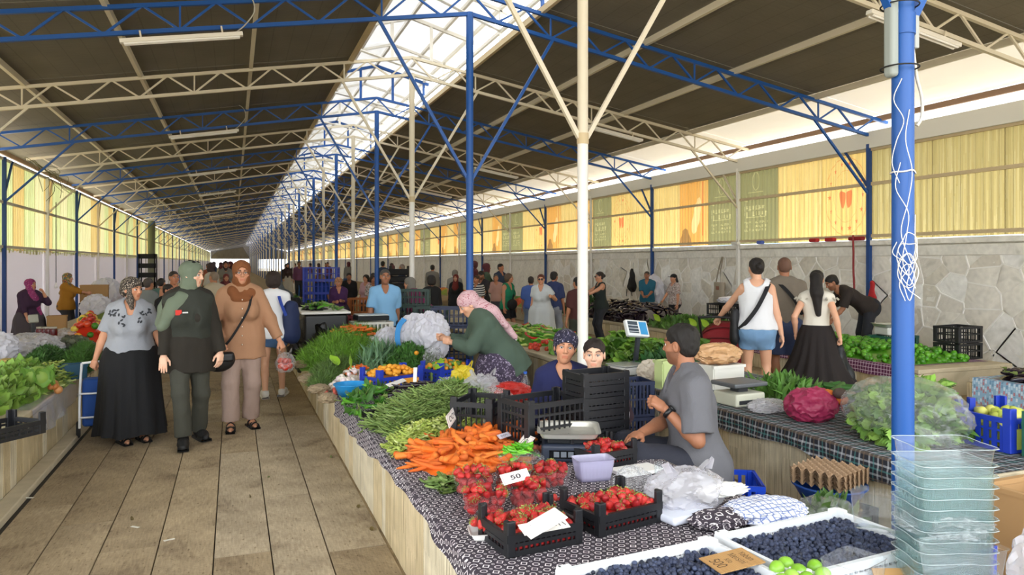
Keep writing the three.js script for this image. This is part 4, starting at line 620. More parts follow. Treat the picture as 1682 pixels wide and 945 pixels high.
figure('elderly person in a pinkish shirt beside the emerald top', 814, 461, 18.6, 0.2, { q: 2, skin: 'c', top: { c: 0xb98f83 }, legs: { c: 0x4a4a52 }, hair: { kind: 'crop', c: 0x595048 } });
{
  const P = figure('woman in an emerald tank top with a black shoulder bag', 834, 450, 15.5, 0.85, { fem: true, w: 1.08, skin: 'c', look: 0.5, top: { c: 0x0e7350, tank: true, hem: -0.12, neck: 0.36 }, legs: { c: 0x17171b, len: 0.4 }, hair: { kind: 'bob', c: 0x53402f } }), { T } = P;
  mesh('bag_strap', ribbon([T(0.1, 0.49, 0), T(0.06, 0.36, 0.15), T(-0.02, 0.16, 0.18), T(-0.1, 0.02, 0.17)], 0.03, 0.006, P.right), mat(0x121214), P.g);
  const b = new Blob(0.014); b.ell(V(0, 0, 0), V(0.15, 0.11, 0.06)); single('shoulder_bag', b.build(), mat(0x131316), 'black bag hanging on the emerald tank top', 'handbag', undefined, P.g.position.clone().add(T(-0.1, 0.02, 0.24).applyAxisAngle(V(0, 1, 0), P.g.rotation.y)), P.g.rotation.y);
}
figure('auburn-haired woman in a white dress and sunglasses', 889, 451, 13.7, -0.1, { fem: true, w: 1.22, skin: 'b', top: { c: 0xc4c9cb, sleeve: 0.36, hem: -0.02, name: 'dress_bodice', neck: 0.4 }, skirt: { c: 0xc4c9cb, hem: 0.28, flare: 0.05, name: 'dress_skirt' }, glasses: { dark: true }, L: { to: [0.22, 1.0, 0.24], pose: 'fist', pole: [0.8, -1, -0.2] }, hair: { kind: 'tail', c: 0x5a2a18 } });
figure('dark-haired man in a slate blue T-shirt with a rucksack strap, back turned', 909, 447, 14.4, BACK - 0.5, { skin: 'd', w: 1.1, top: { c: 0x2f3a63 }, legs: { c: 0x8b8f98 }, hair: { kind: 'short', c: dark } });
figure('person in a blue shirt behind the white dress', 872, 455, 15.5, BACK, { q: 2, skin: 'c', top: { c: 0x4763a8 }, legs: { c: 0x7f93b5 }, hair: { kind: 'short', c: 0x2a2320 } });
figure('person in maroon standing behind the white column', 950, 456, 12, BACK + 0.6, { q: 2, skin: 'c', top: { c: 0x4a2220 }, legs: { c: 0x3c4038 }, hair: { kind: 'short', c: dark } });
figure('woman in a dark sleeveless top leaning over the aubergines', 987, 447, 14.8, -1.2, { q: 1, fem: true, skin: 'b', top: { c: 0x1a2420, tank: true }, legs: { c: 0x22252c }, hair: { kind: 'bun', c: 0x241814 }, glasses: { dark: true }, L: { to: [0.05, 0.95, 0.42] }, R: { to: [-0.12, 0.95, 0.42] } });
figure('moustached man in a teal polo shirt by the stone wall', 1063, 446, 18.2, -0.15, { q: 1, w: 1.08, skin: 'd', beard: 0.2, nod: 0.1, top: { c: 0x1f5c72, neck: 0.4, name: 'polo_shirt', hem: -0.12 }, legs: { c: 0x1e2a42 }, L: { to: [0.06, 0.82, 0.26], pose: 'fist' }, R: { to: [-0.06, 0.82, 0.26], pose: 'fist' }, hair: { kind: 'crop', c: 0x2c2422 } });
{
  const P = figure('girl in a black cap and mottled shirt with long dark hair', 1108, 464, 17, -0.9, { q: 1, fem: true, skin: 'b', h: 1.35, top: { c: FAB.floral, sleeve: 0.45 }, legs: { c: 0x22242a }, R: { to: [-0.1, 0.7, 0.3] }, hair: { kind: 'cap', c: 0x151517, under: 'tail' } });
}
// couple and girl with their backs turned, at the pushchair
{
  const P = figure('dark-haired woman in a white tank top and denim shorts pushing the red pushchair', 1243, 425, 8.25, BACK, { q: 0, fem: true, w: 1.08, skin: 'a', look: 0.35, top: { c: 0xdcdcdf, tank: true, hem: -0.02, loose: 0.026 }, legs: { c: denim, len: 0.24, loose: 0.016, name: 'denim_shorts' }, L: { to: [0.42, 0.98, 0.28], pose: 'fist', palm: [0, -1, 0] }, R: { to: [-0.27, 0.78, 0.0] }, hair: { kind: 'crop', c: 0x1c1513 } }), { T } = P;
  mesh('hair_bun', P.placeHead(hairGeo('bun', 0)), hairM(0x1c1513), P.g);
  mesh('bag_strap', ribbon([T(-0.13, 0.5, -0.05), T(-0.09, 0.4, -0.155), T(0.0, 0.22, -0.165), T(0.1, 0.08, -0.18), T(0.19, -0.02, -0.12)], 0.045, 0.008, P.right), mat(0x121217), P.g);
  const b = new Blob(0.012); b.cap(V(0, 0.1, 0), V(0, -0.14, 0), 0.09, 0.1, { n: V(1, 0, 0), f: 1.8 }).rough(0.008, 14); single('shoulder_bag', b.build(), mat(0x101014, { roughness: 0.6 }), 'black shoulder bag at the hip of the white tank top', 'handbag', undefined, P.g.position.clone().add(T(0.24, 0.03, -0.04).applyAxisAngle(V(0, 1, 0), P.g.rotation.y)), P.g.rotation.y);
  const Q = figure('crop-haired man in a taupe T-shirt and blue shorts with a bag strap, back turned', 1289, 424, 8.9, BACK + 0.1, { q: 0, w: 1.12, skin: 'd', top: { c: 0x7a7063, hem: -0.08 }, legs: { c: 0x3a4668, len: 0.42, loose: 0.022 }, hair: { kind: 'crop', c: 0x6b4a3a } });
  mesh('bag_strap', ribbon([Q.T(0.1, 0.5, -0.03), Q.T(0.02, 0.42, -0.15), Q.T(-0.1, 0.27, -0.165), Q.T(-0.19, 0.1, -0.1)], 0.04, 0.008, Q.right), mat(0x18171a), Q.g);
  const G = figure('long-haired girl in a frilled white top and full dark skirt, back turned', 1341, 445, 8.3, BACK - 0.15, { q: 0, fem: true, w: 0.92, skin: 'a', top: { c: 0xd9d3c5, sleeve: 0.16, hem: 0.06, loose: 0.014 }, skirt: { c: 0x1d1615, hem: 0.3, flare: 0.2, fold: 0.09, n: 13 }, L: { to: [0.22, 0.82, 0.0], pose: 'fist' }, R: { to: [-0.25, 0.8, -0.05], pose: 'fist' }, hair: { kind: 'tail', c: 0x17100e, drape: [[[0, 0.03, -0.09, 1], [-0.02, -0.15, -0.14, 1], 0.07, 0.075], [[-0.02, -0.15, -0.14, 1], [-0.04, -0.42, -0.15, 1], 0.075, 0.035]] } });
  const fr = []; for (const a of G.arms) for (let k = 0; k < 7; k++) { const d = a.el.clone().sub(a.sho); fr.push(pipe([0, 1, 2].map((j) => a.sho.clone().addScaledVector(d, 0.05 + 0.05 * j).add(V(Math.cos(k) * 0.07 * (1 + j * 0.12), 0.015, Math.sin(k) * 0.07 * (1 + j * 0.12)))), 0.012, 5)); } mesh('frill', merge(fr), clothM(0xc9c2b2), G.g);
  single('jacket', (() => { const b2 = new Blob(0.014); b2.cap(V(0, 0, 0), V(-0.02, -0.28, 0.02), 0.05, 0.11, { n: V(1, 0, 0), f: 1.6 }).cap(V(0, -0.1, 0), V(0.12, -0.4, 0.02), 0.06, 0.09, { k: 0.05 }).rough(0.02, 9); return b2.build(); })(), mat(0x10151a, { roughness: 0.5 }), 'dark jacket carried by the long-haired girl', 'jacket', undefined, G.g.position.clone().add(V(0.18, 0.74, 0.12)));
}
figure('man in a dark brown T-shirt bending over the wall counter', 1424, 495, 11.9, -1.15, { q: 1, skin: 'd', h: 1.7, beard: 0.7, lean: 1.0, nod: 0.5, top: { c: 0x2c231f }, legs: { c: 0x23252c }, L: { to: [0.1, 0.7, 0.6] }, R: { to: [-0.12, 0.62, 0.6] }, hair: { kind: 'short', c: dark } });
// ---- stall holders of the near stall ----
{
  const p = V(2.63, 0, -3.8), hc = atD(1110, 560, 4.55);
  const P = person('man in a grey polo shirt seated on a blue crate, looking away over his stall', p, yawTo(p, -1.25), { q: 0, h: 1.76, w: 1.08, skin: 'd', beard: 0.75, pelvis: [0, 0.43, 0], lean: 0.12, look: -0.75, nod: 0.05, twist: -0.1,
    L: { toW: atD(1092, 672, 4.35), pole: [0.5, -1, -0.6], pose: 'fist', palm: [-0.6, 0, 0.6], aim: [-0.2, 0.6, 0.8] }, R: { toW: atD(1052, 712, 4.4), pole: [-0.6, -0.3, -0.6], palm: [0, -1, 0], pose: 'rest' },
    FL: { to: [0.16, 0.08, 0.42], pole: [0.2, 1, 0.6] }, FR: { to: [-0.12, 0.08, 0.5], pole: [-0.1, 1, 0.6] }, top: { c: 0x66666b, name: 'polo_shirt', sleeve: 0.5, hem: -0.13, neck: 0.4, loose: 0.032 }, legs: { c: 0x2b2d38, loose: 0.016 }, shoes: { c: 0x1c1b1c }, hair: { kind: 'short', c: 0x17120f } }), { T } = P;
  const cb = new Blob(0.008); cb.cap(T(-0.07, 0.49, -0.035), T(0.07, 0.49, -0.035), 0.05, 0.05).cap(T(0.065, 0.485, -0.02), T(0.045, 0.43, 0.085), 0.035, 0.028, { k: 0.02 }).cap(T(-0.065, 0.485, -0.02), T(-0.045, 0.43, 0.085), 0.035, 0.028, { k: 0.02 }).cap(T(0, 0.6, 0.02), T(0, 0.44, 0.03), 0.06, 0.055, { sub: true, k: 0.008 }); mesh('collar', cb.build(), clothM(0x5f5f64), P.g.children.find((c) => c.name === 'polo_shirt'));
  const a = P.arms[0], d = a.wr.clone().sub(a.el).normalize(), qd = new THREE.Quaternion().setFromUnitVectors(V(0, 0, 1), d), wc = a.wr.clone().addScaledVector(d, -0.03); mesh('wristwatch', merge([new THREE.TorusGeometry(0.034, 0.011, 8, 20).scale(1, 0.9, 1.3).applyQuaternion(qd).translate(wc.x, wc.y, wc.z), new THREE.CylinderGeometry(0.024, 0.024, 0.014, 16).translate(0, 0.032, 0).applyQuaternion(qd).translate(wc.x, wc.y, wc.z)]), mat(0x131417, { roughness: 0.35 }), P.g);
  mesh('chest_logo', new THREE.SphereGeometry(0.012, 8, 6).scale(1, 1, 0.3).translate(T(0.09, 0.31, 0.145).x, T(0.09, 0.31, 0.145).y, T(0.09, 0.31, 0.145).z), mat(0xd98a3a), P.g);
  const s1 = atD(927, 541, 5.32), h1 = s1.y; const w1 = V(s1.x, 0, s1.z);
  person('seated woman in navy with a dark patterned headscarf behind the black crates', w1, yawTo(w1, -0.05), { q: 0, fem: true, h: 1.62, w: 1.15, skin: 'b', pelvis: [0, h1 - 0.76, 0], lean: 0.08, look: 0.1, roll: -0.1, FL: { to: [0.14, 0.08, 0.1], pole: [0.5, 1, 0.3] }, FR: { to: [-0.14, 0.08, 0.1], pole: [-0.5, 1, 0.3] }, L: { to: [0.14, 0.5, 0.2] }, R: { to: [-0.14, 0.5, 0.2] }, top: { c: 0x1c2150, sleeve: 0.95, neck: 0.43 }, legs: { c: 0x2a2a3a, loose: 0.03 }, hair: { kind: 'scarf', c: FAB.navyPrint, under: 'crop', underC: 0x3a2a20 } });
  const s2 = atD(977, 556, 5.12), w2 = V(s2.x, 0, s2.z);
  person('girl with hair tied back peering over the black crate stack', w2, yawTo(w2, -0.1), { q: 0, fem: true, h: 1.55, skin: 'e', pelvis: [0, s2.y - 0.72, 0], lean: 0.05, look: 0.05, FL: { to: [0.12, 0.08, 0.06], pole: [0.5, 1, 0.3] }, FR: { to: [-0.12, 0.08, 0.06], pole: [-0.5, 1, 0.3] }, L: { to: [0.16, 0.45, 0.12] }, R: { to: [-0.14, 0.45, 0.14] }, top: { c: 0x3a2630, sleeve: 0.9, hem: -0.15 }, legs: { c: 0x26262e }, hair: { kind: 'tail', c: 0x241713 } });
}
{ // woman leaning over the sacks
  const p = V(2.34, 0, -6.7), P = person('woman in a green sweater and pink print headscarf bending over her sacks', p, yawTo(p, -1.3), { q: 0, fem: true, h: 1.6, w: 1.3, skin: 'a', pelvis: [0, 0.7, -0.1], lean: 0.55, nod: 0.6, look: 0.0, L: { toW: atD(740, 562, 7.0), pole: [0.6, -1, -0.2], pose: 'fist' }, R: { toW: atD(732, 556, 7.25), pole: [-0.5, -1, -0.2], pose: 'fist' }, FL: { to: [0.12, 0.08, -0.05], pole: [0.3, 0, 1] }, FR: { to: [-0.12, 0.08, -0.15], pole: [-0.3, 0, 1] }, top: { c: 0x46574a, name: 'sweater', sleeve: 0.9, hem: -0.16, loose: 0.03, flare: 0.19, neck: 'high' }, skirt: { c: FAB.purpleFloral, hem: 0.08, at: [0, 0, -0.05], flare: 0.14 }, hair: { kind: 'scarf', c: FAB.pinkRose, drape: [[[0, 0.6, -0.06], [0.02, 0.46, -0.14], 0.085, 0.075], [[0.02, 0.46, -0.14], [0.06, 0.14, -0.2], 0.07, 0.03], [[0, 0.5, -0.12], [0.12, 0.3, -0.17], 0.06, 0.03]] } });
}
// far shoppers down both aisles
const farCols = [0x23242b, 0x3a2a2c, 0x5b2b36, 0x2c3a52, 0x7d7a74, 0x94553f, 0x40503c, 0xb9b3a6, 0x2e4a78, 0x6b3f5e];
for (let i = 0; i < 34; i++) {
  const left = i < 14, Z = left ? 18 + i * 2.6 + rr(0, 1.5) : 17 + (i - 14) * 2.1 + rr(0, 1.2), x = left ? rr(-1.1, 0.5) : pick([rr(5.2, 7.2), rr(5.2, 7.2), rr(2.0, 3.6)]), c = pick(farCols), f = rnd() < 0.55, p = V(x, 0, -Z);
  person(left ? 'small distant shopper far down the walkway' : 'small distant shopper far down the wall-side stalls', p, rr(-3.1, 3.1), { q: 2, h: rr(1.5, 1.68), fem: f, skin: pick(['b', 'c', 'd']), w: rr(0.98, 1.2), group: left ? 'distant shoppers in the walkway' : 'distant shoppers among the wall-side stalls', top: { c, sleeve: pick([0.5, 0.9]) }, ...(f ? { skirt: { c: pick(farCols), hem: 0.15 } } : { legs: { c: 0x2a2c33 } }), hair: { kind: f ? pick(['wrap', 'hijab', 'bob']) : 'short', c: f ? pick([0x4a3a3a, 0x8a7a70, 0x5a2a30, 0x23201f]) : dark } });
}
// ---------- counters ----------
const topY = 0.5;
function counter(label, x0, x1, z0, z1, h, face, bz0, bz1, bm = M.board) { // face: x of the boarded side; boards from bz0 to bz1 (depths)
  const c = thing('market_counter', label, 'counter', V((x0 + x1) / 2, 0, -(z0 + z1) / 2)), lx = (x1 - x0), lz = z1 - z0;
  mesh('core', box(lx - 0.09, h - 0.055, lz - 0.02, 0, (h - 0.055) / 2, 0), M.concrete, c);
  mesh('top_slab', muv(new RoundedBoxGeometry(lx, 0.055, lz, 2, 0.012).translate(0, h - 0.0275, 0)), M.concrete, c);
  if (face !== undefined) for (let z = bz0; z < bz1;) { const w = rr(0.13, 0.24), g = muv(new RoundedBoxGeometry(0.036, h - 0.06, w - 0.004, 1, 0.004), rr(0, 9), rr(0, 3)), o = mesh('board', g, pick(bm), c); o.position.set((face === x0 ? -lx / 2 + 0.027 : lx / 2 - 0.027) + rr(-0.002, 0.002), (h - 0.06) / 2, (z0 + z1) / 2 - z - w / 2); z += w; }
  return c;
}
// ---------- produce shapes ----------
const bend = (g, k) => { const p = g.attributes.position; for (let i = 0; i < p.count; i++) p.setX(i, p.getX(i) + k * p.getY(i) * p.getY(i)); g.computeVertexNormals(); return g; };
const carrotG = [0, 1, 2].map((i) => bend(lathe([[0.001, -0.09], [0.005, -0.08], [0.009, -0.04], [0.013, 0.02], [0.016, 0.065], [0.0155, 0.078], [0.008, 0.084], [0.001, 0.085]], 9), [0.6, -0.5, 1.4][i]));
const beanG = [0, 1, 2, 3].map((i) => new THREE.TubeGeometry(new THREE.CatmullRomCurve3([V(-0.085, 0.004, 0), V(-0.035, rr(-0.01, 0.014), rr(-0.03, 0.03)), V(0.03, rr(-0.01, 0.014), rr(-0.03, 0.03)), V(0.085, 0, rr(-0.035, 0.035))]), 6, 0.0031, 5));
const podG = [0, 1, 2].map((i) => new THREE.TubeGeometry(new THREE.CatmullRomCurve3([V(-0.045, 0.003, 0), V(-0.03, 0, 0.002), V(0, 0.002, rr(0, 0.012)), V(0.03, 0, 0), V(0.048, 0.004, 0)]), 6, 0.008, 6).scale(1, 0.6, 1));
const pepperG = [0, 1, 2].map((i) => bend(lathe([[0.001, -0.075], [0.006, -0.06], [0.011, -0.02], [0.015, 0.03], [0.014, 0.05], [0.006, 0.06], [0.001, 0.06]], 9), [2.5, -3, 5][i]));
const stemG = bend(lathe([[0.004, 0.055], [0.0035, 0.07], [0.003, 0.092], [0.001, 0.094]], 6), 3);
const auberG = [0, 1].map((i) => bend(lathe([[0.001, -0.12], [0.012, -0.112], [0.021, -0.07], [0.022, 0], [0.018, 0.07], [0.013, 0.105], [0.006, 0.115]], 10), [1.2, -2.2][i]));
const calyxG = lathe([[0.016, 0.088], [0.015, 0.1], [0.008, 0.118], [0.004, 0.125], [0.003, 0.145], [0.0005, 0.146]], 7);
const berryG = (() => { const g = lathe([[0.0005, -0.019], [0.006, -0.016], [0.0125, -0.004], [0.0155, 0.006], [0.013, 0.014], [0.005, 0.017], [0.0005, 0.0165]], 10); return g; })();
const berryLeafG = (() => { const gs = []; for (let k = 0; k < 6; k++) gs.push(new THREE.ConeGeometry(0.004, 0.014, 3).scale(1, 1, 0.3).rotateZ(Math.PI / 2 - 0.3).translate(0.008, 0.017, 0).rotateY(k * 1.047)); gs.push(cyl(0.0013, 0.001, 0.01, 4, 0, 0.016, 0)); return merge(gs); })();
const bluebG = mergeGeometries([plain(new THREE.SphereGeometry(0.0082, 9, 7).scale(1, 0.9, 1)), plain(new THREE.TorusGeometry(0.003, 0.0009, 4, 7).rotateX(Math.PI / 2).translate(0, 0.0073, 0))]);
const roundG = (r, n = 10, sq = 0.9) => new THREE.SphereGeometry(r, n, Math.ceil(n * 0.7)).scale(1, sq, 1);
const garlicG = (() => { const g = lathe([[0.0005, -0.016], [0.014, -0.016], [0.023, -0.004], [0.021, 0.01], [0.01, 0.021], [0.004, 0.032], [0.003, 0.05], [0.0005, 0.05]], 14), p = g.attributes.position; for (let i = 0; i < p.count; i++) { const a = Math.atan2(p.getZ(i), p.getX(i)), k = 1 + 0.08 * Math.cos(a * 7); p.setX(i, p.getX(i) * k); p.setZ(i, p.getZ(i) * k); } g.computeVertexNormals(); return g; })();
function leafG(L, w, cup = 0.25, n = 3, wave = 0) { // curved blade from the origin along +y
  const pos = [], idx = [], uv = []; for (let i = 0; i <= n; i++) for (let j = -1; j <= 1; j++) { const t = i / n, ww = w * Math.sin(Math.PI * Math.min(1, 0.12 + t * 0.86)) * (1 - 0.1 * t); pos.push(j * ww / 2, L * t, cup * L * t * t + Math.abs(j) * ww * 0.22 + wave * Math.sin(t * 9 + j * 2)); uv.push(j * 0.5 + 0.5, t); }
  for (let i = 0; i < n; i++) for (let j = 0; j < 2; j++) { const a = i * 3 + j; idx.push(a, a + 1, a + 3, a + 1, a + 4, a + 3); }
  const g = new THREE.BufferGeometry(); g.setAttribute('position', new THREE.Float32BufferAttribute(pos, 3)); g.setAttribute('uv', new THREE.Float32BufferAttribute(uv, 2)); g.setIndex(idx); g.computeVertexNormals(); return g;
}
const sprigG = (() => { const gs = []; for (let k = 0; k < 7; k++) gs.push(leafG(0.05, 0.014, 0.4, 2).rotateX(rr(-0.9, 0.9)).rotateZ(rr(-0.9, 0.9)).rotateY(rnd() * 6).translate(rr(-0.01, 0.01), rr(0, 0.03), rr(-0.01, 0.01))); return merge(gs); })();
const dillG = (() => { const gs = []; for (let k = 0; k < 16; k++) gs.push(leafG(rr(0.03, 0.06), 0.004, 0.5, 2).rotateX(rr(-1.1, 1.1)).rotateZ(rr(-1.1, 1.1)).rotateY(rnd() * 6).translate(rr(-0.015, 0.015), rr(0, 0.03), rr(-0.015, 0.015))); return merge(gs); })();
const lettG = [0, 1].map(() => { const n = 9, pos = [], idx = [], uv = []; for (let i = 0; i <= n; i++) for (let j = 0; j <= n; j++) { const t = i / n, a = (j / n - 0.5) * 2, ww = 0.06 * Math.sin(0.35 + t * 2.2); pos.push(a * ww, t * 0.13, 0.06 * t * t + 0.03 * a * a + (0.004 + 0.016 * Math.max(Math.abs(a), t) ** 2) * Math.sin(a * 14 + t * 9 + rr(-1, 1)) * t); uv.push(j / n, t); } for (let i = 0; i < n; i++) for (let j = 0; j < n; j++) { const a = i * (n + 1) + j; idx.push(a, a + 1, a + n + 1, a + 1, a + n + 2, a + n + 1); } const g = new THREE.BufferGeometry(); g.setAttribute('position', new THREE.Float32BufferAttribute(pos, 3)); g.setAttribute('uv', new THREE.Float32BufferAttribute(uv, 2)); g.setIndex(idx); g.computeVertexNormals(); return g; });
const leafMat = (c, o = {}) => phys(c, { roughness: 0.6, transmission: 0.18, thickness: 0, ...o });
const GM = {
  carrot: [0xe8741f, 0xdf661a, 0xf08430, 0xd96a26].map((c) => mat(c, { roughness: 0.55, bumpMap: rep(grainTex, 4, 20), bumpScale: 0.0015 })), bean: [0x6a8440, 0x7a924e, 0x5a7434, 0x8b9c5e].map((c) => mat(c, { roughness: 0.55 })), pod: [0xa3b457, 0xb4c268, 0x93a548, 0xc2cc86].map((c) => mat(c, { roughness: 0.5 })),
  pepper: [0x3f7a1e, 0x4f8c24, 0x356b1b, 0x63a02e].map((c) => mat(c, { roughness: 0.3 })), aub: [0x1d1220, 0x261627, 0x160e18].map((c) => phys(c, { roughness: 0.22, clearcoat: 0.5 })), stem: mat(0x6d7f3c, { roughness: 0.7 }),
  berry: [0xc21f1c, 0xb0161a, 0xd0302a, 0xa5131c].map((c) => phys(c, { roughness: 0.32, clearcoat: 0.3, bumpMap: rep(grainTex, 30), bumpScale: 0.0012 })), hull: mat(0x8d9a4e, { roughness: 0.7 }),
  blue: [0x2c3347, 0x353d55, 0x232837, 0x414b66].map((c) => mat(c, { roughness: 0.62 })), apricot: [0xe39a25, 0xeaa835, 0xdd8c1e].map((c) => mat(c, { roughness: 0.5 })), tomato: [0xc23018, 0xb52614, 0xcf4420].map((c) => phys(c, { roughness: 0.28, clearcoat: 0.4 })),
  garlic: [0xe6ddd2, 0xdccfc6, 0xe0cfd0].map((c) => mat(c, { roughness: 0.7 })), lime: [0x86b83a, 0x78a92e, 0x94c24a].map((c) => phys(c, { roughness: 0.35 })), pear: [0xb9c255, 0xc8c565, 0xa5b344].map((c) => mat(c, { roughness: 0.45 })), potato: [0xb98a5a, 0xc99c66].map((c) => mat(c, { roughness: 0.8 })),
  cucumber: [0x2e5a20, 0x376a27].map((c) => mat(c, { roughness: 0.45 })),
};
const randQ = () => new THREE.Quaternion().setFromEuler(new THREE.Euler(rnd() * 6.28, rnd() * 6.28, rnd() * 6.28));
const lieQ = (t = 0.25) => new THREE.Quaternion().setFromEuler(new THREE.Euler(rr(-t, t), rnd() * 6.28, Math.PI / 2 + rr(-t, t), 'YXZ'));
const flatQ = (t = 0.3) => new THREE.Quaternion().setFromEuler(new THREE.Euler(rr(-t, t), rnd() * 6.28, rr(-t, t), 'YXZ'));
// ---------- heaps on a polygon ----------
class Heap {
  constructor(pts, y, hm, sharp = 1.6) { this.p = pts; this.y = y; this.hm = hm; this.sharp = sharp; const xs = pts.map((q) => q.x), zs = pts.map((q) => q.z); this.b = [Math.min(...xs), Math.max(...xs), Math.min(...zs), Math.max(...zs)]; let m = 0; for (let i = 0; i < 250; i++) m = Math.max(m, this.edge(rr(this.b[0], this.b[1]), rr(this.b[2], this.b[3]))); this.max = m || 0.1; }
  inside(x, z) { let c = false; const p = this.p; for (let i = 0, j = p.length - 1; i < p.length; j = i++) if ((p[i].z > z) !== (p[j].z > z) && x < (p[j].x - p[i].x) * (z - p[i].z) / (p[j].z - p[i].z) + p[i].x) c = !c; return c; }
  edge(x, z) { if (!this.inside(x, z)) return -1; let m = 1e9; const p = this.p; for (let i = 0, j = p.length - 1; i < p.length; j = i++) { const dx = p[i].x - p[j].x, dz = p[i].z - p[j].z, t = clamp(((x - p[j].x) * dx + (z - p[j].z) * dz) / (dx * dx + dz * dz), 0, 1); m = Math.min(m, Math.hypot(x - p[j].x - dx * t, z - p[j].z - dz * t)); } return m; }
  h(x, z) { const e = this.edge(x, z); return e < 0 ? 0 : this.hm * (1 - Math.pow(1 - Math.min(1, e / this.max), this.sharp)) * (1 + 0.18 * noise(x * 7, z * 7, 3)); }
  spot() { for (let i = 0; i < 60; i++) { const x = rr(this.b[0], this.b[1]), z = rr(this.b[2], this.b[3]); if (this.inside(x, z)) return V(x, this.y + this.h(x, z), z); } return V((this.b[0] + this.b[1]) / 2, this.y + this.hm, (this.b[2] + this.b[3]) / 2); }
  mound(drop = 0.01) { // solid core below the top layer
    const n = 26, pos = [], idx = [], [a, b, c, d] = this.b; for (let i = 0; i <= n; i++) for (let j = 0; j <= n; j++) { const x = a + (b - a) * i / n, z = c + (d - c) * j / n; pos.push(x, this.y + Math.max(-0.004, this.h(x, z) - drop), z); }
    for (let i = 0; i < n; i++) for (let j = 0; j < n; j++) { const k = i * (n + 1) + j; if ([k, k + 1, k + n + 1, k + n + 2].some((q) => this.inside(pos[q * 3], pos[q * 3 + 2]))) idx.push(k, k + 1, k + n + 1, k + 1, k + n + 2, k + n + 1); }
    const g = new THREE.BufferGeometry(); g.setAttribute('position', new THREE.Float32BufferAttribute(pos, 3)); g.setIndex(idx); g.computeVertexNormals(); return muv(g);
  }
}
const poly = (pts, y = topY) => pts.map(([u, v]) => at(u, v, y));
function pile(heap, n, name, label, category, group, geos, mats, o = {}) { // n single pieces on the heap
  const list = [];
  for (let i = 0; i < n; i++) {
    const p = heap.spot(), k = Math.floor(rnd() * geos.length), m = single(name, geos[k], pick(mats), label, category, group, p.add(V(0, o.lift ?? 0.006, 0))); m.quaternion.copy(o.q ? o.q() : lieQ()); const s = rr(...(o.s ?? [0.85, 1.15])); m.scale.setScalar(s);
    if (o.part) { mesh(o.part[0], o.part[1], o.part[2], m); } list.push(m);
  }
  return list;
}
function scatter(heap, n, name, label, category, geo, mt, o = {}) { // what nobody could count
  const I = new THREE.InstancedMesh(geo, mt, n), m = new THREE.Matrix4(), c = new THREE.Color(); I.name = numbered(name); sh(I);
  for (let i = 0; i < n; i++) { const p = heap.spot(), s = rr(...(o.s ?? [0.8, 1.2])); m.compose(p.add(V(0, (o.lift ?? 0.004) - rnd() * (o.sink ?? 0.02), 0)), o.q ? o.q() : flatQ(0.9), V(s, s, s)); I.setMatrixAt(i, m); const v = rr(...(o.v ?? [0.7, 1.25])); c.setRGB(v * rr(0.92, 1.08), v, v * rr(0.85, 1.05)); I.setColorAt(i, c); }
  I.userData = { kind: 'stuff', label, category }; scene.add(I); return I;
}
// ---------- containers ----------
function crate(name, label, group, pos, turn, w, d, h, m, o = {}) { // slatted plastic crate; origin at the base centre
  const c = thing(name, label, 'crate', pos, turn, group), t = 0.012, post = o.post ?? 0, pw = o.pw ?? 0.045, nb = o.nb ?? Math.round(w / 0.045), nd = o.nd ?? Math.round(d / 0.045), rows = o.rows ?? [0.03, 0.5, 0.97];
  const wall = (L, n) => { const gs = [box(L, 0.022, t, 0, 0.011, 0), box(L, 0.03, t * 1.5, 0, h - 0.015, 0)]; for (const r of rows.slice(1, -1)) gs.push(box(L, o.solid ? h * 0.4 : 0.014, t * 0.9, 0, h * r, 0)); for (let i = 1; i < n; i++) gs.push(box(o.slat ?? 0.012, h, t * 0.8, -L / 2 + L * i / n, h / 2, 0)); return merge(gs); };
  const gw = wall(w, nb), gd = wall(d, nd);
  for (const s of [-1, 1]) { mesh('side', gw, m, c).position.z = s * (d / 2 - t / 2); const e = mesh('end', gd, m, c); e.position.x = s * (w / 2 - t / 2); e.rotation.y = Math.PI / 2; }
  const bs = [box(w - t, 0.008, d - t, 0, 0.006, 0)]; mesh('base', merge(bs), m, c);
  for (const sx of [-1, 1]) for (const sz of [-1, 1]) mesh('corner_post', merge([rbox(pw, h + post, t * 1.6, 0.004, sx * (w / 2 - pw / 2), (h + post) / 2, sz * (d / 2 - t * 0.6)), rbox(t * 1.6, h + post, pw, 0.004, sx * (w / 2 - t * 0.6), (h + post) / 2, sz * (d / 2 - pw / 2))]), m, c);
  return c;
}
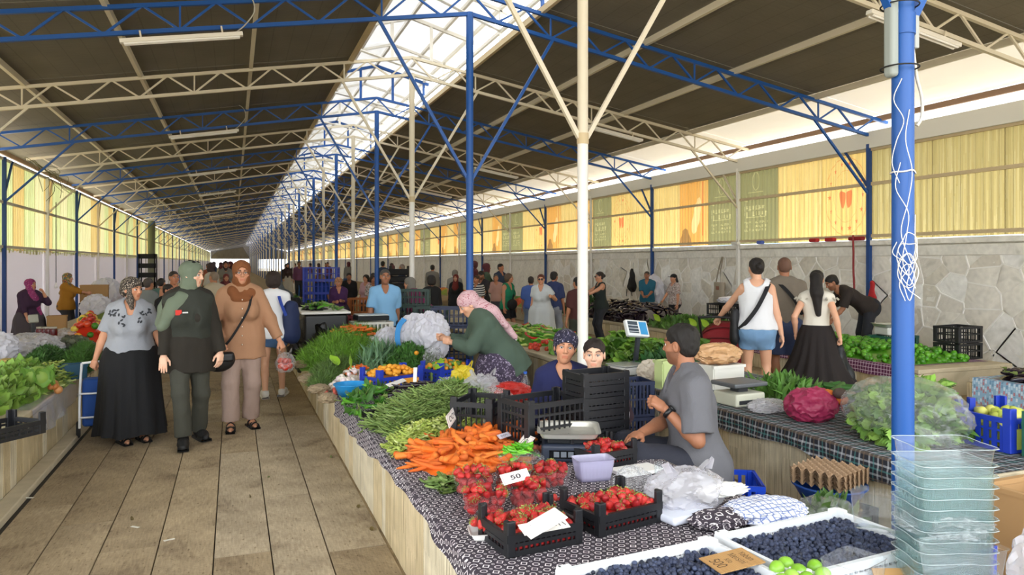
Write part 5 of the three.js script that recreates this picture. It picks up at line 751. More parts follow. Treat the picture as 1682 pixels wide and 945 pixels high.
function tubGeo(w, d, h, ribs = 14, taper = 0.86) { // thin ribbed punnet, open at the top, with a rim
  const pos = [], idx = [], N = 96, R = 7; const per = (t, ww, dd) => { const p = 4 * t, r = 0.16, s = Math.floor(p) % 4, f = p - Math.floor(p), x = [-1 + 2 * f, 1, 1 - 2 * f, -1][s], z = [-1, -1 + 2 * f, 1, 1 - 2 * f][s]; const l = Math.pow(Math.abs(x) ** 8 + Math.abs(z) ** 8, 1 / 8); return [x / l * ww / 2, z / l * dd / 2]; };
  for (let j = 0; j <= R; j++) for (let i = 0; i < N; i++) { const f = Math.max(0, (j - 1)) / (R - 2), rim = j === R, ff = Math.min(1, f), k = (taper + (1 - taper) * ff) * (rim ? 1.06 : 1), rb = j > 0 && j < R - 1 ? 1 + 0.014 * Math.sin(i / N * Math.PI * 2 * ribs * 2) : 1; const [x, z] = per(i / N, w * k * rb, d * k * rb); const c = j === 0 ? 0.02 : 1; pos.push(x * c, j <= 1 ? 0 : h * ff, z * c); }
  for (let j = 0; j < R; j++) for (let i = 0; i < N; i++) { const a = j * N + i, b = j * N + (i + 1) % N; idx.push(a, a + N, b, b, a + N, b + N); }
  const g = new THREE.BufferGeometry(); g.setAttribute('position', new THREE.Float32BufferAttribute(pos, 3)); g.setIndex(idx); g.computeVertexNormals(); return muv(g);
}
const clearM = phys(0xf8fafb, { transmission: 0.96, roughness: 0.05, thickness: 0, ior: 1.35 }), tintM = phys(0xdfecec, { transmission: 0.9, roughness: 0.08, thickness: 0 }), lilacM = phys(0xcfcbe6, { transmission: 0.45, roughness: 0.25, thickness: 0 });
const filmM = phys(0xf6f7f8, { transmission: 0.9, roughness: 0.12, thickness: 0, ior: 1.4 }), milkM = phys(0xf0eff3, { transmission: 0.72, roughness: 0.22, thickness: 0 }), whiteBagM = phys(0xe3e2ec, { transmission: 0.2, roughness: 0.5, thickness: 0 });
function bagGeo(k, sx, sy, sz, det = 5, rough = 0.2) { // crumpled sack standing on its flat bottom
  const g = mergeVertices(new THREE.IcosahedronGeometry(1, Math.round(det * 2.6)).deleteAttribute('uv').deleteAttribute('normal')), p = g.attributes.position, v = V(0, 0, 0);
  for (let i = 0; i < p.count; i++) { v.fromBufferAttribute(p, i); const f = 0.4 * noise(v.x * 1.5, v.y * 1.5, v.z * 1.5 + k), r = 1 - Math.abs(noise(v.x * 2 + k + f, v.y * 1.6, v.z * 2)) * rough * 2 - Math.abs(noise(v.x * 4.2 + f * 3, v.y * 3 + k, v.z * 4.2)) * rough * 0.9 + 0.25 * rough + noise(v.x * 11, v.y * 6, v.z * 11 + k) * rough * 0.3; v.multiplyScalar(r); p.setXYZ(i, v.x * sx, Math.max(0, (v.y * 0.62 + 0.5) * sy), v.z * sz); }
  const q = toCreasedNormals(g, 0.5); return muv(q);
}
function bag(label, pos, k, sx, sy, sz, m, o = {}) {
  const g = bagGeo(k, sx, sy, sz, o.det ?? 4, o.rough ?? 0.2), b = o.ears ? thing(o.name ?? 'plastic_bag', label, 'bag', pos, o.turn ?? 0, o.group) : single(o.name ?? 'plastic_bag', g, m, label, 'bag', o.group, pos, o.turn ?? 0);
  if (o.ears) { mesh('sack', g, m, b); for (const s of [-1, 1]) mesh('handle', ribbon([V(s * sx * 0.25, sy * 0.85, 0), V(s * sx * 0.42, sy * 1.1, 0.01), V(s * sx * 0.6, sy * 1.28, 0.02), V(s * sx * 0.52, sy * 1.05, 0.03)], sx * 0.2, 0.002, V(0.3, 0.5, 1)), m, b); }
  return b;
}
const tagM = (txt, bg = '#efeae2', fg = '#3a3038') => mat(0xffffff, { roughness: 0.8, map: canvasTex(128, 80, (c, w, h) => { c.fillStyle = bg; c.fillRect(0, 0, w, h); c.strokeStyle = 'rgba(150,80,100,0.5)'; c.lineWidth = 3; c.strokeRect(6, 6, w - 12, h - 12); c.fillStyle = fg; c.font = 'bold 46px sans-serif'; c.textAlign = 'center'; if (txt) c.fillText(txt, w / 2, 56); else { c.strokeStyle = fg; c.lineWidth = 5; for (const x of [38, 68]) { c.beginPath(); c.ellipse(x, 40, 10, 16, 0.2, 0.6, 6.4); c.stroke(); } c.beginPath(); c.moveTo(86, 24); c.lineTo(98, 56); c.stroke(); } }, false) });
const cardG = (w, h) => new THREE.BoxGeometry(w, h, 0.0025);
function card(label, pts, y, m, th = 0.003) { // card given by three pixels on heights y: lower left, lower right, upper left
  const [a, b, c] = pts.map(([u, v], i) => at(u, v, Array.isArray(y) ? y[i] : y)), X = b.clone().sub(a), w = X.length(); X.normalize(); const Y = c.clone().sub(a); Y.addScaledVector(X, -Y.dot(X)); const h = Y.length(); Y.normalize(); const Z = X.clone().cross(Y);
  const o = single('price_card', new THREE.BoxGeometry(w, h, th), m, label, 'sign'); o.position.copy(a).addScaledVector(X, w / 2).addScaledVector(Y, h / 2); o.quaternion.setFromRotationMatrix(new THREE.Matrix4().makeBasis(X, Y, Z)); return o;
}
// ---------- counters ----------
counter('low concrete counter with board-marked front along the walkway, loaded with vegetables', 0.83, 1.72, 4.32, 28, 0.5, 0.83, 4.32, 17);
counter('wide end of the low concrete counter holding the berries', 0.83, 2.3, -1.5, 4.32, 0.5, 0.83, 0.6, 4.32);
counter('low counter of upright boards under checked cloth behind the seated man', 3.5, 4.95, 2.75, 26, 0.5, 3.5, 2.75, 12);
counter('low wall-side counter with a boarded end, topped with green peppers', 7.6, 9.2, 6.5, 26, 0.35, 7.6, 6.5, 17);
counter('low wall-side counter under blue print cloth', 7.65, 9.2, 0.5, 5.9, 0.35, 7.65, 3.5, 5.9);
counter('low concrete counter along the pale sheet wall', -3.0, -1.45, -1, 28, 0.49, -1.45, 1.5, 14);
// ---------- cloths ----------
const ringTex = canvasTex(512, 512, (c, w, h) => {
  c.fillStyle = '#3a323c'; c.fillRect(0, 0, w, h); const n = 6, s = w / n;
  for (let i = 0; i < n; i++) for (let j = 0; j < n; j++) { const x = (i + 0.5) * s, y = (j + 0.5) * s; c.strokeStyle = pick(['#e6dfe0', '#d6ccd0', '#efe9ea']); c.lineWidth = 8; if ((i + j) % 2) { c.beginPath(); c.arc(x, y, s * 0.27, 0, 7); c.stroke(); c.beginPath(); c.arc(x, y, 5, 0, 7); c.fillStyle = '#6b5f70'; c.fill(); } else { c.strokeRect(x - s * 0.22, y - s * 0.22, s * 0.44, s * 0.44); } c.lineWidth = 5; c.beginPath(); c.moveTo(x + s * 0.36, y + s * 0.5); c.lineTo(x + s * 0.5, y + s * 0.36); c.moveTo(x - s * 0.36, y - s * 0.5); c.lineTo(x - s * 0.5, y - s * 0.36); c.moveTo(x + s * 0.36, y - s * 0.5); c.lineTo(x + s * 0.5, y - s * 0.36); c.moveTo(x - s * 0.36, y + s * 0.5); c.lineTo(x - s * 0.5, y + s * 0.36); c.stroke(); }
});
const plaid = (bg, cols) => canvasTex(256, 256, (c, w, h) => { c.fillStyle = bg; c.fillRect(0, 0, w, h); for (const [col1, x, t, a] of cols) { c.globalAlpha = a; c.fillStyle = col1; c.fillRect(x, 0, t, h); c.fillRect(0, x, w, t); } c.globalAlpha = 1; });
const plaidTex = plaid('#23252f', [['#cfd0d2', 20, 24, 0.6], ['#4f8f8a', 80, 20, 0.6], ['#cfd0d2', 140, 24, 0.6], ['#75604c', 200, 20, 0.6]]);
const purpleTex = plaid('#5a2348', [['#e3d3dc', 6, 14, 0.7], ['#e3d3dc', 70, 14, 0.7], ['#e3d3dc', 134, 14, 0.7], ['#e3d3dc', 198, 14, 0.7]]);
const blueTex = canvasTex(256, 256, (c, w, h) => { c.fillStyle = '#8fb3cd'; c.fillRect(0, 0, w, h); for (let i = 0; i < 16; i++) for (let j = 0; j < 10; j++) { c.fillStyle = pick(['#aecbdf', '#6f94b3', '#c6d6e2', '#b37f87', '#8fb3cd']); c.fillRect(j * 26 + (i % 2) * 13, i * 16, 22, 12); } });
// cloth over a counter edge: runs in depth from z0 to z1; across: from xin on the top to the edge xe, then down by drop(z)
function edgeCloth(label, tex, sc, xin, xe, z0, z1, y, drop, rot = 0, thick = 0.004) {
  const s = Math.sign(xe - (typeof xin === 'function' ? xin(0) : xin)), nz = 130, nt = 14, nd = 14, pos = [], uv = [], idx = [], C = nt + nd;
  for (let i = 0; i <= nz; i++) { const z = z0 + (z1 - z0) * i / nz, d = drop(z); for (let j = 0; j <= C; j++) {
    const top = j <= nt, t = top ? j / nt : (j - nt) / nd, wv = noise(z * 4.5, j * 0.22, 3) * 0.008; let X, Y;
    if (top) { const xi = typeof xin === 'function' ? xin(z) : xin; X = xi + (xe + s * 0.006 - xi) * t; Y = y + thick + Math.max(0, noise(X * 6, z * 6, 7)) * 0.012 * (1 - t * t); } else { X = xe + s * (0.012 + 0.012 * t + wv * t * 2.2 + 0.01 * Math.sin(z * 15) * t); Y = y + thick - d * t; }
    pos.push(X, Y, -z); uv.push((top ? X : xe + s * d * t) * s, z);
  } }
  for (let i = 0; i < nz; i++) for (let j = 0; j < C; j++) { const a = i * (C + 1) + j; idx.push(a, a + 1, a + C + 1, a + 1, a + C + 2, a + C + 1); }
  const g = new THREE.BufferGeometry(); g.setAttribute('position', new THREE.Float32BufferAttribute(pos, 3)); g.setAttribute('uv', new THREE.Float32BufferAttribute(uv, 2)); g.setIndex(idx); g.computeVertexNormals();
  return single('table_cloth', g, mat(0xffffff, { map: rep(tex, sc, sc, rot), roughness: 0.9 }), label, 'cloth');
}
const lerpTab = (tab) => (z) => { for (let i = 0; i < tab.length - 1; i++) if (z <= tab[i + 1][0]) { const t = clamp((z - tab[i][0]) / (tab[i + 1][0] - tab[i][0]), 0, 1); return tab[i][1] + (tab[i + 1][1] - tab[i][1]) * t * t * (3 - 2 * t); } return tab[tab.length - 1][1]; };
edgeCloth('dark cloth with white ring and square print over the berry counter', ringTex, 3.7, (z) => (z < 4.3 ? 2.28 : 1.7), 0.83, 0.9, 6.4, 0.5, lerpTab([[0.9, 0.13], [2.2, 0.11], [2.8, 0.08], [3.5, 0.04], [4.3, 0.06], [4.9, 0.12], [5.7, 0.15], [6.4, 0.17]]), 0.5);
edgeCloth('navy and white checked cloth hanging over the boarded counter', plaidTex, 7.5, 4.9, 3.5, 2.76, 7.2, 0.5, lerpTab([[2.5, 0.16], [3.0, 0.14], [3.6, 0.17], [3.9, 0.1], [4.6, 0.15], [5.6, 0.12], [7.2, 0.1]]));
edgeCloth('purple and white checked cloth under the green peppers', purpleTex, 5.5, 9.1, 7.6, 6.75, 10.2, 0.35, lerpTab([[6.7, 0.15], [10.2, 0.13]]));
edgeCloth('pale blue brick-print cloth under the aubergines', blueTex, 2.4, 9.1, 7.65, 3.6, 5.85, 0.35, lerpTab([[3, 0.3], [5.85, 0.28]]));
{ const z = (u, v) => -at(u, v, 0.49).z; edgeCloth('crumpled white plastic sheet hanging over the edge of the pale-wall counter', paintTex, 1.2, -1.75, -1.45, 6.6, 9.2, 0.49, lerpTab([[6.6, 0.2], [7.2, 0.26], [8.2, 0.2], [9.2, 0.08]])).material = milkM; }
// ---------- vegetables ----------
const beanHeap = new Heap(poly([[604, 702], [650, 670], [720, 655], [800, 658], [832, 684], [800, 708], [720, 702], [650, 722]]), topY + 0.005, 0.15);
stuff('green_bean_mass', beanHeap.mound(0.008), GM.bean[0], 'packed inside of the green bean heap', 'beans');
pile(beanHeap, 300, 'green_bean', 'slender green bean on the tall bean heap', 'bean', 'green beans in the tall heap', beanG, GM.bean, { q: () => flatQ(0.45), s: [1.15, 1.6], lift: 0.014 });
scatter(beanHeap, 2400, 'green_beans', 'many more slender green beans in the heap', 'beans', beanG[1], mat(0x7a924e, { roughness: 0.55 }), { q: () => flatQ(0.6), s: [1.1, 1.5], lift: 0.008, sink: 0.012 });
const podHeap = new Heap(poly([[632, 738], [655, 712], [728, 697], [806, 694], [815, 714], [762, 724], [692, 738], [655, 756]]), topY + 0.005, 0.075);
stuff('pea_pod_mass', podHeap.mound(0.008), GM.pod[0], 'packed inside of the pale pod heap', 'pods');
pile(podHeap, 280, 'pea_pod', 'pale green pod in the heap between beans and carrots', 'pod', 'pale pods in the heap', podG, GM.pod, { q: () => flatQ(0.5), lift: 0.01 });
scatter(podHeap, 600, 'pea_pods', 'many more pale green pods in the heap', 'pods', podG[1], mat(0xa9b75c, { roughness: 0.55 }), { q: () => flatQ(0.6), lift: 0.004, sink: 0.01 });
const carHeap = new Heap(poly([[660, 756], [690, 738], [740, 724], [800, 710], [852, 708], [872, 730], [848, 762], [780, 786], [730, 790], [698, 782]]), topY + 0.005, 0.085);
stuff('carrot_mass', carHeap.mound(0.014), GM.carrot[0], 'packed inside of the carrot heap', 'carrots');
pile(carHeap, 185, 'carrot', 'orange carrot in the heap beside the strawberries', 'carrot', 'carrots in the heap', carrotG, GM.carrot, { s: [0.95, 1.3], lift: 0.012, q: () => lieQ(0.3) });
const flatBeans = new Heap(poly([[698, 800], [742, 784], [760, 798], [735, 818]]), topY + 0.005, 0.03);
pile(flatBeans, 45, 'flat_bean', 'flat green bean in the small pile below the carrots', 'bean', 'flat beans below the carrots', podG, GM.bean, { q: () => flatQ(0.3), s: [1, 1.4], lift: 0.008 });
const pepHeap = new Heap(poly([[556, 680], [585, 655], [640, 645], [640, 668], [602, 694], [575, 692]]), topY + 0.01, 0.07);
pile(pepHeap, 60, 'green_pepper', 'shiny green pepper in the heap beside the blue basin', 'pepper', 'green peppers beside the basin', pepperG, GM.pepper, { part: ['stem', stemG, GM.stem], s: [0.9, 1.35], lift: 0.02 });
scatter(pepHeap, 35, 'pepper_leaves', 'dark green leaves among the green peppers', 'leaves', leafG(0.09, 0.045, 0.3), leafMat(0x3c6a22), { lift: 0.02 });
const aubHeap = new Heap(poly([[622, 680], [640, 652], [720, 640], [735, 655], [690, 675]]), topY + 0.01, 0.08);
pile(aubHeap, 46, 'aubergine', 'long dark aubergine in the pile behind the beans', 'aubergine', 'long aubergines behind the beans', auberG, GM.aub, { part: ['calyx', calyxG, GM.stem], lift: 0.02, s: [0.8, 1.05] });
const vines = new Heap(poly([[700, 652], [745, 640], [800, 648], [790, 662], [730, 664]]), topY + 0.02, 0.07); scatter(vines, 260, 'bean_leaves', 'green leaves and stalks between the crates and the bean heap', 'leaves', leafG(0.08, 0.03, 0.4), leafMat(0x6f9a3a));
crate('black_tray', 'shallow black tray under the long aubergines', undefined, at(655, 690, topY).setY(topY + 0.004), 0.3, 0.42, 0.3, 0.06, mat(0x17181b, { roughness: 0.5 }));
// little peppers in a clear bag
{ const c = at(853, 762, topY), hp = new Heap([0, 1, 2, 3, 4, 5, 6].map((k) => V(c.x + Math.cos(k * 0.9) * 0.105, 0, c.z + Math.sin(k * 0.9) * 0.085)), topY + 0.03, 0.06); pile(hp, 48, 'chilli_pepper', 'small bright green chilli in the open clear bag', 'pepper', 'chillies in the clear bag', pepperG, [mat(0x5fae1e, { roughness: 0.3 }), mat(0x4c981a, { roughness: 0.3 }), mat(0x76c02e, { roughness: 0.3 })], { s: [0.5, 0.75], lift: 0.012 }); bag('open clear bag cradling the small green chillies', c.clone().setY(topY + 0.005), 4, 0.15, 0.07, 0.12, filmM, { rough: 0.25, det: 3 }); }
{ const p = at(880, 748, topY + 0.02); pile(new Heap([V(p.x - 0.1, 0, p.z), V(p.x, 0, p.z - 0.08), V(p.x + 0.1, 0, p.z), V(p.x, 0, p.z + 0.06)], topY + 0.005, 0.05), 14, 'potato', 'small reddish onion beside the chilli bag', 'onion', 'onions beside the chilli bag', [roundG(0.02)], [mat(0xb2604a), mat(0xc07a58)], { lift: 0.015 }); }
// ---------- strawberries ----------
const strawLabel = 'ripe red strawberry with a green hull';
function berries(list, where, group) { for (const [p, s] of list) { const m = single('strawberry', berryG, pick(GM.berry), strawLabel + ' ' + where, 'strawberry', group, p); m.quaternion.setFromEuler(new THREE.Euler(rr(-2.4, 2.4), rnd() * 6, rr(-2.4, 2.4))); m.scale.setScalar(s); mesh('hull', berryLeafG, GM.hull, m); } }
function boxFill(c, turn, w, d, y0, n, hm) { const out = [], ca = Math.cos(turn), sa = Math.sin(turn); for (let i = 0; i < n; i++) { const a = rr(-0.5, 0.5) * w, b = rr(-0.5, 0.5) * d, e = 1 - Math.max(Math.abs(a) / w, Math.abs(b) / d) * 2; out.push([V(c.x + a * ca + b * sa, y0 + hm * Math.sqrt(Math.max(0, e)) + rr(0, 0.008), c.z - a * sa + b * ca), rr(0.9, 1.35)]); } return out; }
const tubG = tubGeo(0.185, 0.125, 0.095);
[[795, 846, 0.1], [778, 812, 0.2], [868, 834, 0.35], [903, 803, 0.3], [846, 806, 0.1]].forEach(([u, v, t], i) => {
  const c = at(u, v, topY).setY(topY + 0.006), tub = single('punnet', tubG, clearM, ['clear punnet of strawberries beside the flat beans, foremost of the five', 'clear punnet of strawberries wedged behind the foremost punnet', 'clear punnet of strawberries under the price card on a stick', 'clear punnet of strawberries closest to the weighing scale', 'clear punnet of strawberries behind the price card on a stick'][i], 'punnet', undefined, c, t - 0.3);
  const low = boxFill(c, t - 0.3, 0.145, 0.095, c.y + 0.02, 24, 0.012).concat(boxFill(c, t - 0.3, 0.155, 0.102, c.y + 0.055, 28, 0.01)); berries(boxFill(c, t - 0.3, 0.165, 0.11, c.y + 0.088, 21, 0.028), 'heaped in a clear punnet', 'strawberries in the clear punnets');
  const I = new THREE.InstancedMesh(berryG, GM.berry[1], low.length); I.name = numbered('strawberries'); low.forEach(([p, s], k) => I.setMatrixAt(k, new THREE.Matrix4().compose(p, randQ(), V(s, s, s)))); I.userData = { kind: 'stuff', label: 'strawberries lower in a clear punnet', category: 'strawberries' }; sh(I); scene.add(I);
});
const blackM = mat(0x17181c, { roughness: 0.42 });
const ang = (a, b, y = topY) => { const p = at(...a, y), q = at(...b, y), d = q.clone().sub(p); return [Math.atan2(-d.z, d.x), d.length(), p, q]; };
[['shallow black crate of strawberries holding the two long price cards', [834, 922], [957, 896], 0.26, 78], ['shallow black crate of strawberries beside the white plastic bag', [985, 887], [1088, 860], 0.27, 72], ['shallow black crate of strawberries beside the man', [985, 775], [1040, 764], 0.24, 34]].forEach(([label, a, b, d, n], i) => {
  const [t, L, p, q] = ang(a, b), w = Math.max(L, 0.3), back = V(-Math.sin(t), 0, -Math.cos(t)), c = p.clone().add(q).multiplyScalar(0.5).addScaledVector(back, d / 2).setY(topY + 0.008);
  crate('berry_crate', label, undefined, c, t, w, d, 0.085, blackM, { post: 0.05, nb: 14, nd: 9, slat: 0.007, pw: 0.034, rows: [0, 0.5, 1] });
  const fill = stuff('strawberry_bed', box(w - 0.03, 0.066, d - 0.03, 0, 0.038, 0), GM.berry[0], 'strawberries packed lower in a black crate', 'strawberries'); fill.position.copy(c); fill.rotation.y = t;
  berries(boxFill(c, t, w - 0.05, d - 0.05, c.y + 0.07, n, 0.035), ['in the crate with the long price cards', 'in the crate beside the white bag', 'in the crate beside the man'][i], 'strawberries in the black crates');
});
{ const c = at(803, 884, topY).setY(topY + 0.006); single('foam_tray', tubGeo(0.16, 0.12, 0.03, 0, 0.8), mat(0xeceae6, { roughness: 0.6 }), 'small white foam tray with strawberries', 'tray', undefined, c, -0.2); berries(boxFill(c, -0.2, 0.12, 0.09, c.y + 0.03, 16, 0.04), 'on the white foam tray', 'strawberries on the foam tray'); }
{ const c = at(918, 838, topY); berries(boxFill(c, 0.2, 0.16, 0.1, topY + 0.02, 12, 0.03), 'loose behind the long price cards', 'loose strawberries behind the cards'); }
// ---------- blueberries in white crates ----------
const whiteM = mat(0xe6e9ec, { roughness: 0.4 }), cratesB = [];
[['white lattice crate of blueberries carrying the cardboard price sign', V(1.31, topY + 0.006, -2.02)], ['white lattice crate of blueberries with a clear box on its far corner', V(1.98, topY + 0.006, -2.1)]].forEach(([label, c], i) => {
  const t = 0.09, w = 0.63, d = 0.4; crate('fruit_crate', label, undefined, c, t, w, d, 0.12, whiteM, { post: 0.012, nb: 26, nd: 16, slat: 0.006, pw: 0.05, rows: [0, 0.2, 0.4, 0.6, 0.8, 1] });
  const bed = stuff('blueberry_bed', box(w - 0.03, 0.06, d - 0.03, 0, 0.04, 0), GM.blue[0], 'blueberries packed lower in a white crate', 'blueberries'); bed.position.copy(c); bed.rotation.y = t;
  const ca = Math.cos(t), sa = Math.sin(t), tops = []; for (let k = 0; k < 1500; k++) { const a = rr(-0.5, 0.5) * (w - 0.045), b = rr(-0.5, 0.5) * (d - 0.045); tops.push([V(c.x + a * ca + b * sa, c.y + 0.082 + rr(0, 0.014) + 0.012 * noise(a * 9, b * 9, i), c.z - a * sa + b * ca), rr(0.85, 1.35)]); }
  tops.sort((p, q) => q[0].y - p[0].y); const mine = tops.slice(0, 150); for (const [p, s] of mine) { const m = single('blueberry', bluebG, pick(GM.blue), 'single dusky blueberry on top of a white crate', 'blueberry', 'blueberries in the white crates', p); m.quaternion.copy(randQ()); m.scale.setScalar(s); }
  const I = new THREE.InstancedMesh(bluebG, mat(0x333b52, { roughness: 0.62 }), 1350), cc = new THREE.Color(); I.name = numbered('blueberries'); tops.slice(150).forEach(([p, s], k) => { I.setMatrixAt(k, new THREE.Matrix4().compose(p, randQ(), V(s, s, s))); const v = rr(0.6, 1.3); I.setColorAt(k, cc.setRGB(v, v, v * 1.05)); }); I.userData = { kind: 'stuff', label: 'mass of blueberries filling a white crate', category: 'blueberries' }; sh(I); scene.add(I);
});
{ const m = mat(0xffffff, { roughness: 0.85, map: canvasTex(256, 256, (c, w, h) => { c.fillStyle = '#b48a55'; c.fillRect(0, 0, w, h); for (let i = 0; i < 90; i++) { c.fillStyle = `rgba(${pick(['90,60,25', '230,190,130'])},0.12)`; c.fillRect(0, rnd() * h, w, rr(1, 3)); } c.fillStyle = '#3a2818'; c.textAlign = 'center'; c.font = '50px sans-serif'; c.fillText('Yaban', w / 2, 58); c.fillText('Mersini', w / 2, 112); c.font = '40px sans-serif'; c.fillText('Kilo', w / 2, 160); c.font = '78px sans-serif'; c.fillText('500', w / 2, 234); }, false) });
  card('cardboard sign reading 500 lying on the blueberries', [[1148, 918], [1185, 943], [1222, 903]], [0.62, 0.62, 0.635], m, 0.004); }
{ // foremost crate with limes at the lower edge, and a second cardboard sign
  const c = V(1.45, topY + 0.006, -1.62); crate('fruit_crate', 'white lattice crate with green limes in front of the blueberries', undefined, c, 0.09, 0.5, 0.3, 0.11, whiteM, { post: 0.012, nb: 22, nd: 12, slat: 0.006, pw: 0.05, rows: [0, 0.25, 0.5, 0.75, 1] });
  for (const [u, v] of [[1276, 934], [1291, 926], [1312, 938], [1338, 932], [1300, 948], [1325, 952], [1352, 944], [1284, 955]]) { const m = single('lime', roundG(0.026, 12, 0.85), pick(GM.lime), 'glossy green lime in the front crate', 'lime', 'limes in the front crate', at(u, v, 0.63)); m.rotation.z = rnd(); }
  card('second cardboard sign propped at the front crate', [[1436, 948], [1532, 948], [1436, 934]], [0.58, 0.58, 0.6], mat(0xb58b57, { roughness: 0.9 }), 0.004);
}
// ---------- clear boxes ----------
{
  const g = tubGeo(0.245, 0.19, 0.13, 16, 0.84), base = atD(1549, 470, 2.42).setY(topY + 0.006);
  for (let k = 0; k < 12; k++) single('clear_box', g, k > 10 ? clearM : tintM, k === 11 ? 'topmost empty clear plastic box on the tall nested stack' : 'empty clear plastic box nested in the tall stack', 'box', 'nested clear boxes', base.clone().setY(topY + 0.008 + k * 0.034 + (k === 11 ? 0.02 : 0)), -0.35 + rr(-0.03, 0.03));
  const rimG = pipe([[-1, -1], [0, -1.02], [1, -1], [1.02, 0], [1, 1], [0, 1.02], [-1, 1], [-1.02, 0]].map(([x, z]) => V(x * 0.122, 0.13, z * 0.094)), 0.0014, 5, true), rimM = phys(0xe6f0f2, { transmission: 0.65, roughness: 0.1, thickness: 0 }); scene.children.filter((o) => o.userData.group === 'nested clear boxes').forEach((o) => mesh('rim', rimG, rimM, o)); // torn film wound round the stack
  bag('torn clear film wound round the stack of boxes', base.clone().setY(topY + 0.24), 9, 0.16, 0.12, 0.14, filmM, { rough: 0.22, det: 5, name: 'plastic_film' }).scale.y = 0.7;
  single('clear_box', g, clearM, 'empty clear box lying on the far corner of the blueberries', 'box', undefined, at(1448, 868, 0.63), 0.6).rotation.z = -0.15;
  single('clear_box', tubGeo(0.16, 0.12, 0.09, 14), clearM, 'small empty clear box beside the limes', 'box', undefined, atD(1402, 970, 2.08), 0.3);
  single('clear_box', tubGeo(0.2, 0.14, 0.1, 14), clearM, 'empty clear box in front of the nested stack', 'box', undefined, atD(1580, 952, 2.12), -0.1);
  bag('large slack clear bag at the end of the berry counter', V(2.24, topY + 0.006, -1.42), 21, 0.16, 0.34, 0.16, milkM, { rough: 0.16, det: 5 });
  single('ribbed_tub', tubGeo(0.2, 0.13, 0.11, 18, 0.8), lilacM, 'empty ribbed pale lilac tub in front of the scale', 'tub', undefined, at(974, 789, topY).setY(topY + 0.006), -0.1);
  single('drinking_cup', lathe([[0.001, 0], [0.026, 0], [0.036, 0.085], [0.034, 0.085], [0.025, 0.004], [0.001, 0.004]], 20), clearM, 'clear plastic cup beside the white bag', 'cup', undefined, at(1085, 790, topY).setY(topY + 0.006));
  single('foam_board', rbox(0.26, 0.02, 0.14, 0.004), mat(0xe9e7e2), 'white foam board under the plastic cup', 'board', undefined, at(1045, 778, topY).setY(topY + 0.018), 0.1);
}
// ---------- scale and black crates ----------
{
  const c = at(934, 752, topY).setY(topY + 0.006), t = thing('weighing_scale', 'dark blue weighing scale with a square steel pan', 'scale', c, -0.42);
  mesh('housing', rbox(0.31, 0.1, 0.3, 0.02, 0, 0.052, 0), mat(0x262d3d, { roughness: 0.5 }), t); mesh('display', box(0.18, 0.045, 0.006, -0.02, 0.05, 0.151), mat(0x0c0f12, { roughness: 0.2 }), t); mesh('sticker', box(0.05, 0.03, 0.004, 0.1, 0.045, 0.152), mat(0xc98a98), t);
  const keys = []; for (let k = 0; k < 3; k++) keys.push(box(0.03, 0.03, 0.004, -0.07 + k * 0.04, 0.05, 0.1535)); mesh('keys', merge(keys), mat(0x6a7078), t);
  mesh('pan_support', rbox(0.24, 0.03, 0.24, 0.008, 0, 0.117, 0), mat(0x15171b), t); const pan = tubGeo(0.34, 0.34, 0.035, 0, 0.9); mesh('pan', pan, mat(0xcfccc2, { metalness: 0.55, roughness: 0.35 }), t).position.y = 0.133;
}
crate('tall_crate', 'tall open black mesh crate behind the weighing scale', undefined, at(893, 735, topY).setY(topY + 0.006), 0.25, 0.46, 0.32, 0.3, blackM, { nb: 12, nd: 9, slat: 0.008, post: 0.02, rows: [0, 0.25, 0.5, 0.75, 1] });
crate('tall_crate', 'second tall black mesh crate leaning behind the first', undefined, V(1.5, topY + 0.006, -4.55), 0.9, 0.36, 0.28, 0.24, blackM, { nb: 10, nd: 8, slat: 0.007, post: 0.03, rows: [0, 0.33, 0.66, 1] });
{ const c = V(2.13, 0, -4.16); for (let k = 0; k < 6; k++) crate('black_tray', ['lowest', 'second lowest', 'third lowest', 'fourth', 'second highest', 'topmost'][k] + ' black crate in the stack below the girl', 'stacked black crates', V(c.x, topY + 0.004 + k * 0.0735, c.z), 0.12 + rr(-0.04, 0.04), 0.34, 0.24, 0.07, blackM, { nb: 11, nd: 8, slat: 0.008, post: 0.008, pw: 0.04, rows: [0, 0.5, 1] }); }
bag('crumpled white bag wedged beside the black crate stack', at(1021, 722, topY).setY(topY + 0.004), 31, 0.04, 0.36, 0.07, whiteBagM, { rough: 0.25, det: 3 });
// ---------- bags and bundles on the near counter ----------
bag('crumpled translucent carrier bags with blue and red print', at(1126, 838, topY).setY(topY + 0.006), 41, 0.2, 0.17, 0.15, milkM, { ears: true, rough: 0.13, det: 7 });
{ const lab = single('carrier_bag', rbox(0.27, 0.035, 0.2, 0.015, 0, 0.02, 0), mat(0xffffff, { roughness: 0.35, map: canvasTex(256, 256, (c, w, h) => { c.fillStyle = '#dfe4f2'; c.fillRect(0, 0, w, h); c.fillStyle = 'rgba(120,175,225,0.6)'; c.fillRect(30, 60, 190, 90); c.fillStyle = '#3f9ad6'; c.fillRect(40, 62, 50, 40); c.strokeStyle = '#c9566a'; c.lineWidth = 7; for (let i = 0; i < 5; i++) { c.beginPath(); c.moveTo(100, 90 + i * 14); c.quadraticCurveTo(150, 70 + i * 18, 200, 95 + i * 10); c.stroke(); } }, false) }), 'folded stack of pale carrier bags with blue and red print', 'bag', undefined, at(1118, 850, topY).setY(topY + 0.006), 0.2); }
bag('crumpled clear bag with a few strawberries beside the carrier bags', at(1040, 818, topY).setY(topY + 0.006), 47, 0.1, 0.13, 0.09, filmM, { rough: 0.3, det: 5 });
